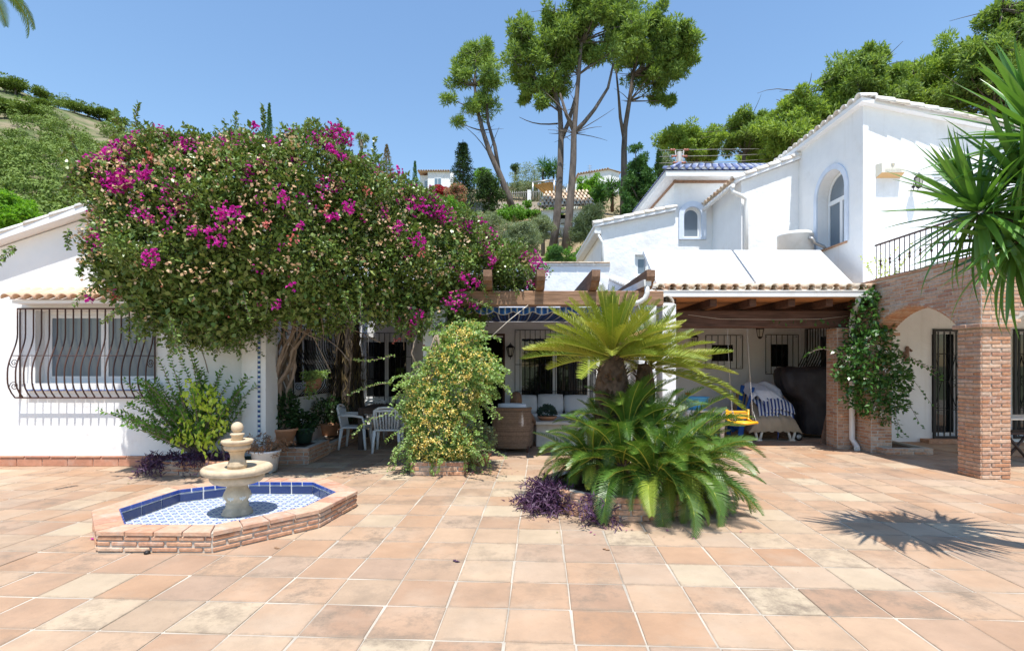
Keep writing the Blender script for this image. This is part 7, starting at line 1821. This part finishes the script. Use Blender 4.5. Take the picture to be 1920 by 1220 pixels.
tree('oleander', 'pink flowering oleander below the dark conifer', 46, [(832,372),(836,352),(855,347),(875,358),(878,378),(850,385)], 22, 9, 'leaf_oleander', 77, 160, (.22,.07), cat='shrub')
tree('red_bougainvillea', 'small red bougainvillea in front of the white hill house', 60, [(805,352),(812,345),(835,344),(842,358),(830,372),(812,368)], 16, 7, 'flower_red', 78, 150, (.25,.15), cat='shrub')
tree('shrub', 'low green bush at the foot of the pine pair', 27, [(1020,500),(1030,470),(1060,480),(1080,475),(1110,470),(1100,500)], 26, 12, 'leaf_shrub', 79, 160, (.16,.06), cat='shrub')
tree('cypress', 'small young cypress below the pine trunks', 26, [(1030,500),(1035,465),(1045,455),(1052,480),(1055,500)], 12, 9, 'leaf_cypress', 80, 150, (.15,.04))
tree('shrub', 'green bush tucked behind the villa eave', 30, [(1090,500),(1095,470),(1110,460),(1118,490)], 10, 10, 'leaf_shrub', 81, 150, (.16,.06), cat='shrub')
tree('tree', 'vivid green leafy tree beyond the left wing roof', 30, [(-60,470),(-60,390),(-10,350),(40,362),(66,395),(70,420),(40,440),(0,460)], 44, 16, 'leaf_bright', 82, 190, (.24,.12))
tree('tree', 'dark small tree on the skyline near the olives', 75, [(958,322),(962,308),(970,306),(975,325)], 6, 7, 'leaf_pine_dark', 83, 90)
tree('tree', 'grey-green tree behind the power pole', 36, [(1232,335),(1236,295),(1255,285),(1272,305),(1268,340)], 18, 12, 'leaf_olive', 84, 150, (.22,.06))
for (px, py, Y, n_, lab) in ((1018,318,72,16,'spiky yucca tree left on the skyline'),(1038,322,72,14,'spiky yucca tree right on the skyline'),(1122,372,44,34,'dark spiky yucca clump beside the cypress'),(1148,352,50,26,'green yucca rosette in front of the right hill house')):
    t = thing('spiky_plant', lab, 'yucca', P(px, py+22, Y)); rng = np.random.default_rng(px); V = []
    for h_ in range(4):
        c = np.array(P(px+rng.normal()*7, py+rng.normal()*7, Y)); d = sphere_dirs(n_*4, rng); d[:,2] = d[:,2]*.8+.2; V.append(leaf_verts(np.repeat(c[None],len(d),0), d, 22*Y/1000*rng.uniform(.7,1.1,len(d)), .10, rng, fold=.3))
    foliage(t, 'leaves', np.vstack(V), 'leaf_climb'); MB().tube([P(px,py+45,Y), P(px,py,Y)], [.18,.12], 6).build('trunk', 'bark_palm', t)
for (px, py, Y, r, lab) in ((643,248,62,16,'fan palm half hidden by the bougainvillea top'),(678,262,66,15,'slender fan palm beside the brown cypress')):
    t = thing('fan_palm', lab, 'palm tree', P(px, py+130, Y)); rng = np.random.default_rng(px); c = np.array(P(px, py, Y)); rr = r*Y/1000; V = []
    for k in range(26):
        d = sphere_dirs(1, rng)[0]; d[2] = d[2]*.7+.25; fc = c+d*rr*.5; q = d+rng.normal(size=(18,3))*.45; V.append(leaf_verts(np.repeat(fc[None],18,0), q, rr*.55, .09, rng, droop=.3))
    for k in range(10): V.append(leaf_verts((c+np.array([rng.normal()*.25,rng.normal()*.25,-.5]))[None].repeat(8,0), rng.normal(size=(8,3))*.3+np.array([0,0,-1]), rr*.6, .09, rng))
    foliage(t, 'fronds', np.vstack(V), 'leaf_palm'); MB().tube([P(px,py+130,Y), P(px,py+60,Y), P(px,py,Y)], [.22,.2,.17], 8).build('trunk', 'bark_pine', t)
# date palm behind the left wing, one frond hanging into view
dpm = thing('date_palm', 'feathery palm frond drooping in at the top left corner', 'palm tree', (-20.9, 20, 4))
FS_PALM = [frond_mesh('frond', 'leaf_palm_obj', R(40), R(-55), n=70, lf=.16, lift=-.15, wid=.012, fwd=.5, seed=90), frond_mesh('frond', 'leaf_palm_obj', R(25), R(-80), n=70, lf=.16, lift=-.3, wid=.012, fwd=.5, seed=91)]
pc_ = P(-72, -62, 20)
for k in range(30):
    place_frond(FS_PALM[k%2], dpm, pc_, k*2.39996, R(-30+80*((k+.5)/30)), 3.0)
place_frond(FS_PALM[0], dpm, pc_, R(4), R(-8), 3.25); place_frond(FS_PALM[1], dpm, pc_, R(-25), R(-22), 2.6)
MB().tube([(pc_.x-.3,20,1),(pc_.x-.15,20,9),tuple(pc_)], [.28,.24,.2], 10).build('trunk', 'bark_palm', dpm)

# ---- houses on the hill
def far_window(parent, x0, x1, z0, z1, y):
    o = MB().box(x0-.05, x1+.05, y-.06, y-.002, z0-.05, z1+.05).build('window', 'trim_white', parent); MB().box(x0, (x0+x1)/2-.03, y-.075, y-.062, z0, z1).build('pane', 'far_glass', o); MB().box((x0+x1)/2+.03, x1, y-.075, y-.062, z0, z1).build('pane', 'far_glass', o); return o
Y = 72; h1 = thing('hill_house', 'white flat-fronted house left on the hill with a tiled eave', 'house', P(818,362,Y))
xa, xb, xc_ = PX(786,Y), PX(802,Y), PX(850,Y); z0, z1 = PZ(375,Y), PZ(322,Y)
MB().box(xb, xc_, Y, Y+7, z0, z1).build('wall', 'plaster', h1); MB().box(xa, xb-.01, Y+.6, Y+7, z0, z1-.3).build('side_wall', 'plaster', h1)
rf = MB().add([(xa-.2,Y-.3,z1+.02),(xc_-.4,Y-.3,z1+.02),(xc_-.4,Y+7,z1+.5),(xa-.2,Y+7,z1+.5)], [(0,1,2,3)]).build('roof', 'roof_tile', h1)
ht = barrel_mesh('roof_tile', 1.2, .14, .12, .03, 'roof_tile', 6); x = xa
while x < xc_-.5: piece(ht, 'roof_tile', rf, roof_M((x, Y-.35, z1+.03), (0,1,.07))); x += .33
MB().box(PX(792,Y), PX(797,Y), Y+1, Y+1.6, z1, z1+.45).build('chimney', 'brick', rf)
far_window(h1, PX(815,Y), PX(827,Y), PZ(350,Y), PZ(335,Y), Y); far_window(h1, PX(795,Y), PX(800,Y), PZ(352,Y), PZ(337,Y), Y+.6)
Y = 68; h2 = thing('hill_house', 'white house right on the hill beyond the spiky plants', 'house', P(1122,348,Y)); xa, xb = PX(1084,Y), PX(1161,Y); z0 = PZ(372,Y); zl, zr, zm = PZ(328,Y), PZ(324,Y), PZ(318,Y)
link(wall_mesh('wall', [(xa,z0),(xb,z0),(xb,zr),(PX(1142,Y),zm),(xa,zl)], [], (0,Y,0), Xv, Zv, -Yv, 6), 'wall', 'plaster', h2)
rf = MB().add([(xa-.2,Y-.25,zl+.03),(PX(1142,Y),Y-.25,zm+.03),(PX(1142,Y),Y+6,zm+.03),(xa-.2,Y+6,zl+.03)], [(0,1,2,3)]).add([(PX(1142,Y),Y-.25,zm+.03),(xb+.2,Y-.25,zr+.03),(xb+.2,Y+6,zr+.03),(PX(1142,Y),Y+6,zm+.03)], [(0,1,2,3)]).build('roof', 'roof_tile', h2)
x = xa
while x < PX(1142,Y): piece(ht, 'roof_tile', rf, roof_M((x, Y-.3, zl+.05+(x-xa)*(zm-zl)/(PX(1142,Y)-xa)), (0,1,.05))); x += .34
MB().box(PX(1117,Y), PX(1122,Y), Y-.03, Y-.002, PZ(331,Y), PZ(327,Y)).build('vent', 'roof_tile', h2)
an = thing('roof_antenna', 'thin television antenna above the right hill house', 'antenna', P(1106,328,68)); b = MB(); b.tube([P(1106,330,68), P(1106,309,68)], .03, 5)
for k in range(4): b.tube([P(1102,311+3*k,68), P(1110,311+3*k,68)], .02, 4)
b.build('mast', 'wire', an)
Y = 40; h3 = thing('hill_house', 'low outbuilding with brown tiled roof behind the pine trunks', 'house', P(1060,440,Y)); xa, xb = PX(1016,Y), PX(1112,Y)
link(wall_mesh('wall', [(xa,PZ(452,Y)),(xb,PZ(452,Y)),(xb,PZ(390,Y)),(xa,PZ(394,Y))], [rect(PX(1051,Y),PX(1066,Y),PZ(412,Y),PZ(397,Y))], (0,Y,0), Xv, Zv, -Yv, .4), 'wall', 'plaster', h3)
MB().box(xa+.3, xb-.3, Y+1.5, Y+1.6, PZ(450,Y), PZ(392,Y)).build('inner_wall', 'interior', h3); MB().box(PX(1051,Y), PX(1066,Y), Y-.35, Y-.002, PZ(420,Y), PZ(412.5,Y)).build('planter_box', 'wall_ochre', h3)
MB().box(xa+.6, xb-.5, Y-.9, Y-.5, PZ(470,Y), PZ(432,Y)).build('terrace_wall', 'wall_ochre', h3)
rf = MB().add([(xa-.3,Y-.5,PZ(393,Y)),(xb+.2,Y-.5,PZ(389,Y)),(xb-.4,Y+3.5,PZ(389,Y)+2.3),(xa+.8,Y+3.5,PZ(393,Y)+2.3)], [(0,1,2,3)]).build('roof', 'roof_tile', h3); tl = barrel_mesh('roof_tile', .9, .11, .10, .025, 'roof_tile', 6)
for r_ in range(5):
    x = xa-.25+.2*r_
    while x < xb+.1: piece(tl, 'roof_tile', rf, roof_M((x, Y-.55+.85*r_, PZ(393,Y)+.06+(x-xa)*.042+.489*r_), (0,1,.575))); x += .30
# ---- terrace with balustrade and shade sail frame
Y = 56; tf = thing('terrace_fence', 'grey railing with white posts on the hill terrace', 'fence', P(950,380,Y))
for px in (879, 992): MB().box(PX(px-3.5,Y), PX(px+3.5,Y), Y-.2, Y+.2, PZ(400,Y), PZ(357 if px > 900 else 368,Y)).build('post', 'plaster', tf)
MB().box(PX(876,Y), PX(1062,Y), Y-.10, Y+.3, PZ(408,Y), PZ(379,Y)).build('base_wall', 'wall_ochre', tf)
b = MB(); b.tube([P(879,370,Y), P(992,360,Y), P(1062,358,Y)], .05, 5); rl = b.build('rail', 'wire', tf); bm_ = MB().tube([(0,0,0),(0,0,1.15)], .028, 5).mesh('bar'); bm_.materials.append(MATS['wire'])
for k in range(46):
    q = P(881+4*k, 380, Y); piece(bm_, 'bar', rl, Matrix.Translation((q.x, Y, PZ(379,Y))))
Y = 52; ps = thing('shade_frame', 'metal frame with sloping orange shade cloth on the hill', 'pergola', P(1030,370,Y))
for (a, c0, c1, yy) in ((999,372,342,Y),(1039,370,338,Y),(1062,368,352,Y+3),(1010,372,344,Y+3)): MB().tube([P(a,c0,yy), P(a,c1,yy)], .09, 6).build('post', 'metal_grey', ps)
MB().tube([P(998,342,Y), P(1040,337,Y)], .09, 6).tube([P(1039,338,Y), P(1062,354,Y)], .07, 6).build('beam', 'metal_grey', ps)
n = 20; b = MB()
for i in range(n+1):
    t = i/n; a = P(1000+34*t, 347-7*t, Y+.3); c = P(1030+32*t, 368-3*t, Y-.6+1.5); s_ = .05*math.sin(i*2.2); b.v += [(a.x,a.y,a.z+s_), ((a.x+c.x)/2,(a.y+c.y)/2,(a.z+c.z)/2+s_-.1), (c.x,c.y,c.z+s_)]
b.f = [(3*i+j, 3*i+3+j, 3*i+4+j, 3*i+1+j) for i in range(n) for j in range(2)]; b.sm = [True]*len(b.f); b.build('shade_cloth', 'shade_cloth', ps)
Y = 54; gw = thing('garden_wall', 'short white pillar wall between the pine trunks', 'wall', P(1068,380,Y)); MB().box(PX(1064,Y), PX(1084,Y), Y, Y+.4, PZ(395,Y), PZ(345,Y)).build('pillar', 'plaster', gw)
# ---- power pole with three wires
Y = 30; pw = thing('power_pole', 'power line crossarm with insulators above the blue roof', 'power pole', P(1275,330,Y)); b = MB(); b.tube([P(1273,360,Y), P(1274,285,Y)], .13, 8)
for dx in (-8, 8): b.tube([P(1274+dx*.2,330,Y), P(1274+dx,282,Y)], .04, 5)
for k in range(5): b.tube([P(1268,322-8*k,Y), P(1282,316-8*k,Y)], .025, 5)
b.build('mast', 'wire', pw)
for i, py in enumerate((281, 293, 305)):
    for dx in (-9, 9):
        q = MB(); c = P(1274+dx*(1.4-.3*i), py, Y); q.tube([c-Vector((.16,0,0)), c-Vector((.08,0,0)), c, c+Vector((.08,0,0)), c+Vector((.16,0,0))], [.03,.07,.04,.07,.03], 8); q.build('insulator', 'insulator_red', pw)
    MB().tube([P(1236,py+1,Y), P(1274,py,Y), P(1360,py-1,Y+2), P(1462,py-2-3*i,Y+5)], .020, 5).build('wire', 'wire', pw)

# ---- mountain pines: the dozen told apart on the ridge, the wood below as one mass
rng = np.random.default_rng(99)
def mpos(px, py):                      # where a sight line at this pixel meets the mountain
    for y in np.arange(60, 228, 1.0):
        x = (px-960)/1000*y
        if mount_z(x, y) >= PZ(py, y): return Vector((x, y, mount_z(x, y)))
    y = 226.0; x = (px-960)/1000*y; return Vector((x, y, mount_z(x, y)))
def umb_mesh(seed):
    r_ = np.random.default_rng(seed); cs = np.column_stack([r_.normal(size=26)*1.5, r_.normal(size=26)*1.5, 4.6+r_.normal(size=26)*.45]); d = sphere_dirs(26*70, r_); Pt = np.repeat(cs, 70, 0)+d*np.array([1.35,1.35,.8])*r_.uniform(.5,1,(26*70,1)); me = np_mesh('crown', leaf_verts(Pt, d+np.array([0,0,.5]), .8, .35, r_), 4); me.materials.append(MATS['leaf_mount']); return me
um = [umb_mesh(s) for s in (1,2,3)]; utk = MB().tube([(0,0,-1.5),(.1,0,2),(.25,.1,4.6)], [.3,.24,.12], 7)
for k in range(5): utk.tube([(.1,0,2.4+.3*k),(1.2*math.cos(k*1.3),1.2*math.sin(k*1.3),4.5)], [.1,.04], 5)
utm = utk.mesh('trunk'); utm.materials.append(MATS['bark_pine'])
names = ['at the far left of the ridge','second from the left on the ridge','crowning the middle of the ridge','alone against the sky right of the middle','on the ridge above the bare scree','lower of the pair on the ridge','where the ridge begins to drop','on the falling ridge line','near the end of the ridge','last on the ridge above the magenta flowers','on the bare slope left of the scree','in the middle of the bare slope','at the left edge above the wood']
for i, (px, py, s) in enumerate(((8,165,1.15),(28,170,1.3),(78,175,1.1),(110,180,.8),(132,192,.9),(140,205,1.0),(165,212,.9),(185,218,1.1),(205,226,1.1),(222,235,1.0),(50,220,1.25),(82,203,1.0),(14,215,1.3))):
    p = mpos(px, py+8); p.z -= 1.6*s; t = thing('umbrella_pine', 'small dark umbrella pine ' + names[i], 'tree', p, 'pines on the mountain ridge')
    for me, nm in ((um[i%3],'crown'),(utm,'trunk')):
        o = bpy.data.objects.new(nm, me); COL.objects.link(o); o.parent = t; o.scale = (s,s,s); o.rotation_euler = (0,0,i*1.1)
TR = []
for k in range(2400):
    px = rng.uniform(-260, 420); py = rng.uniform(205, 470); lim = 276 + .06*px + 14*math.sin(px*.05)
    dens = 1.0 if py > lim else (.30 if py > lim-40 else .10)
    if rng.random() > dens: continue
    p = mpos(px, py)
    if p.y > 224 and py < ridge_z(px)+6: continue
    s_ = rng.uniform(1.7,3.3)*(.6+p.y/360)
    if any((p.x-q[0])**2+(p.y-q[1])**2 < (.58*(s_+q[3]))**2 for q in TR): continue
    TR.append((p.x, p.y, p.z, s_))
V = []
for (x, y, z, s_) in TR:                # each crown: a lumpy dome of small leaf sprays lying on its surface
    m_ = 5; cc = np.array([x, y, z+s_*.85]) + rng.normal(size=(m_,3))*np.array([.42,.42,.22])*s_
    d = sphere_dirs(m_*66, rng); d[:,2] = np.where(d[:,2] < -.5, -d[:,2], d[:,2]); Pt = np.repeat(cc, 66, 0) + d*np.array([.62,.62,.52])*s_*rng.uniform(.82,1.06,(m_*66,1))
    V.append(leaf_verts(Pt, np.cross(d, rng.normal(size=d.shape)), .62*rng.uniform(.6,1.3,len(d)), .34*rng.uniform(.6,1.3,len(d)), rng, U=d+rng.normal(size=d.shape)*.35))
V = np.vstack(V)
wd = link(np_mesh('mountain_wood', V, 4), 'mountain_wood', 'leaf_mount'); stuff(wd); wd['label'] = 'dense green pine wood covering the lower mountain'; wd['category'] = 'wood'
# scrub on the near hillside
sc2 = []
for k in range(900):
    x, y = rng.uniform(-30, 34), rng.uniform(20, 82); z = hill_z(x, y); s = rng.uniform(.3,.8)
    d = sphere_dirs(26, rng); d[:,2] = np.abs(d[:,2]); sc2.append(leaf_verts(np.array([x,y,z])+d*s*rng.uniform(.4,1,(26,1)), d+np.array([0,0,.4]), .3, .09, rng))
sg = link(np_mesh('hillside_scrub', np.vstack(sc2), 4), 'hillside_scrub', 'leaf_scrub'); stuff(sg); sg['label'] = 'low dry scrub dotted over the hillside'; sg['category'] = 'scrub'
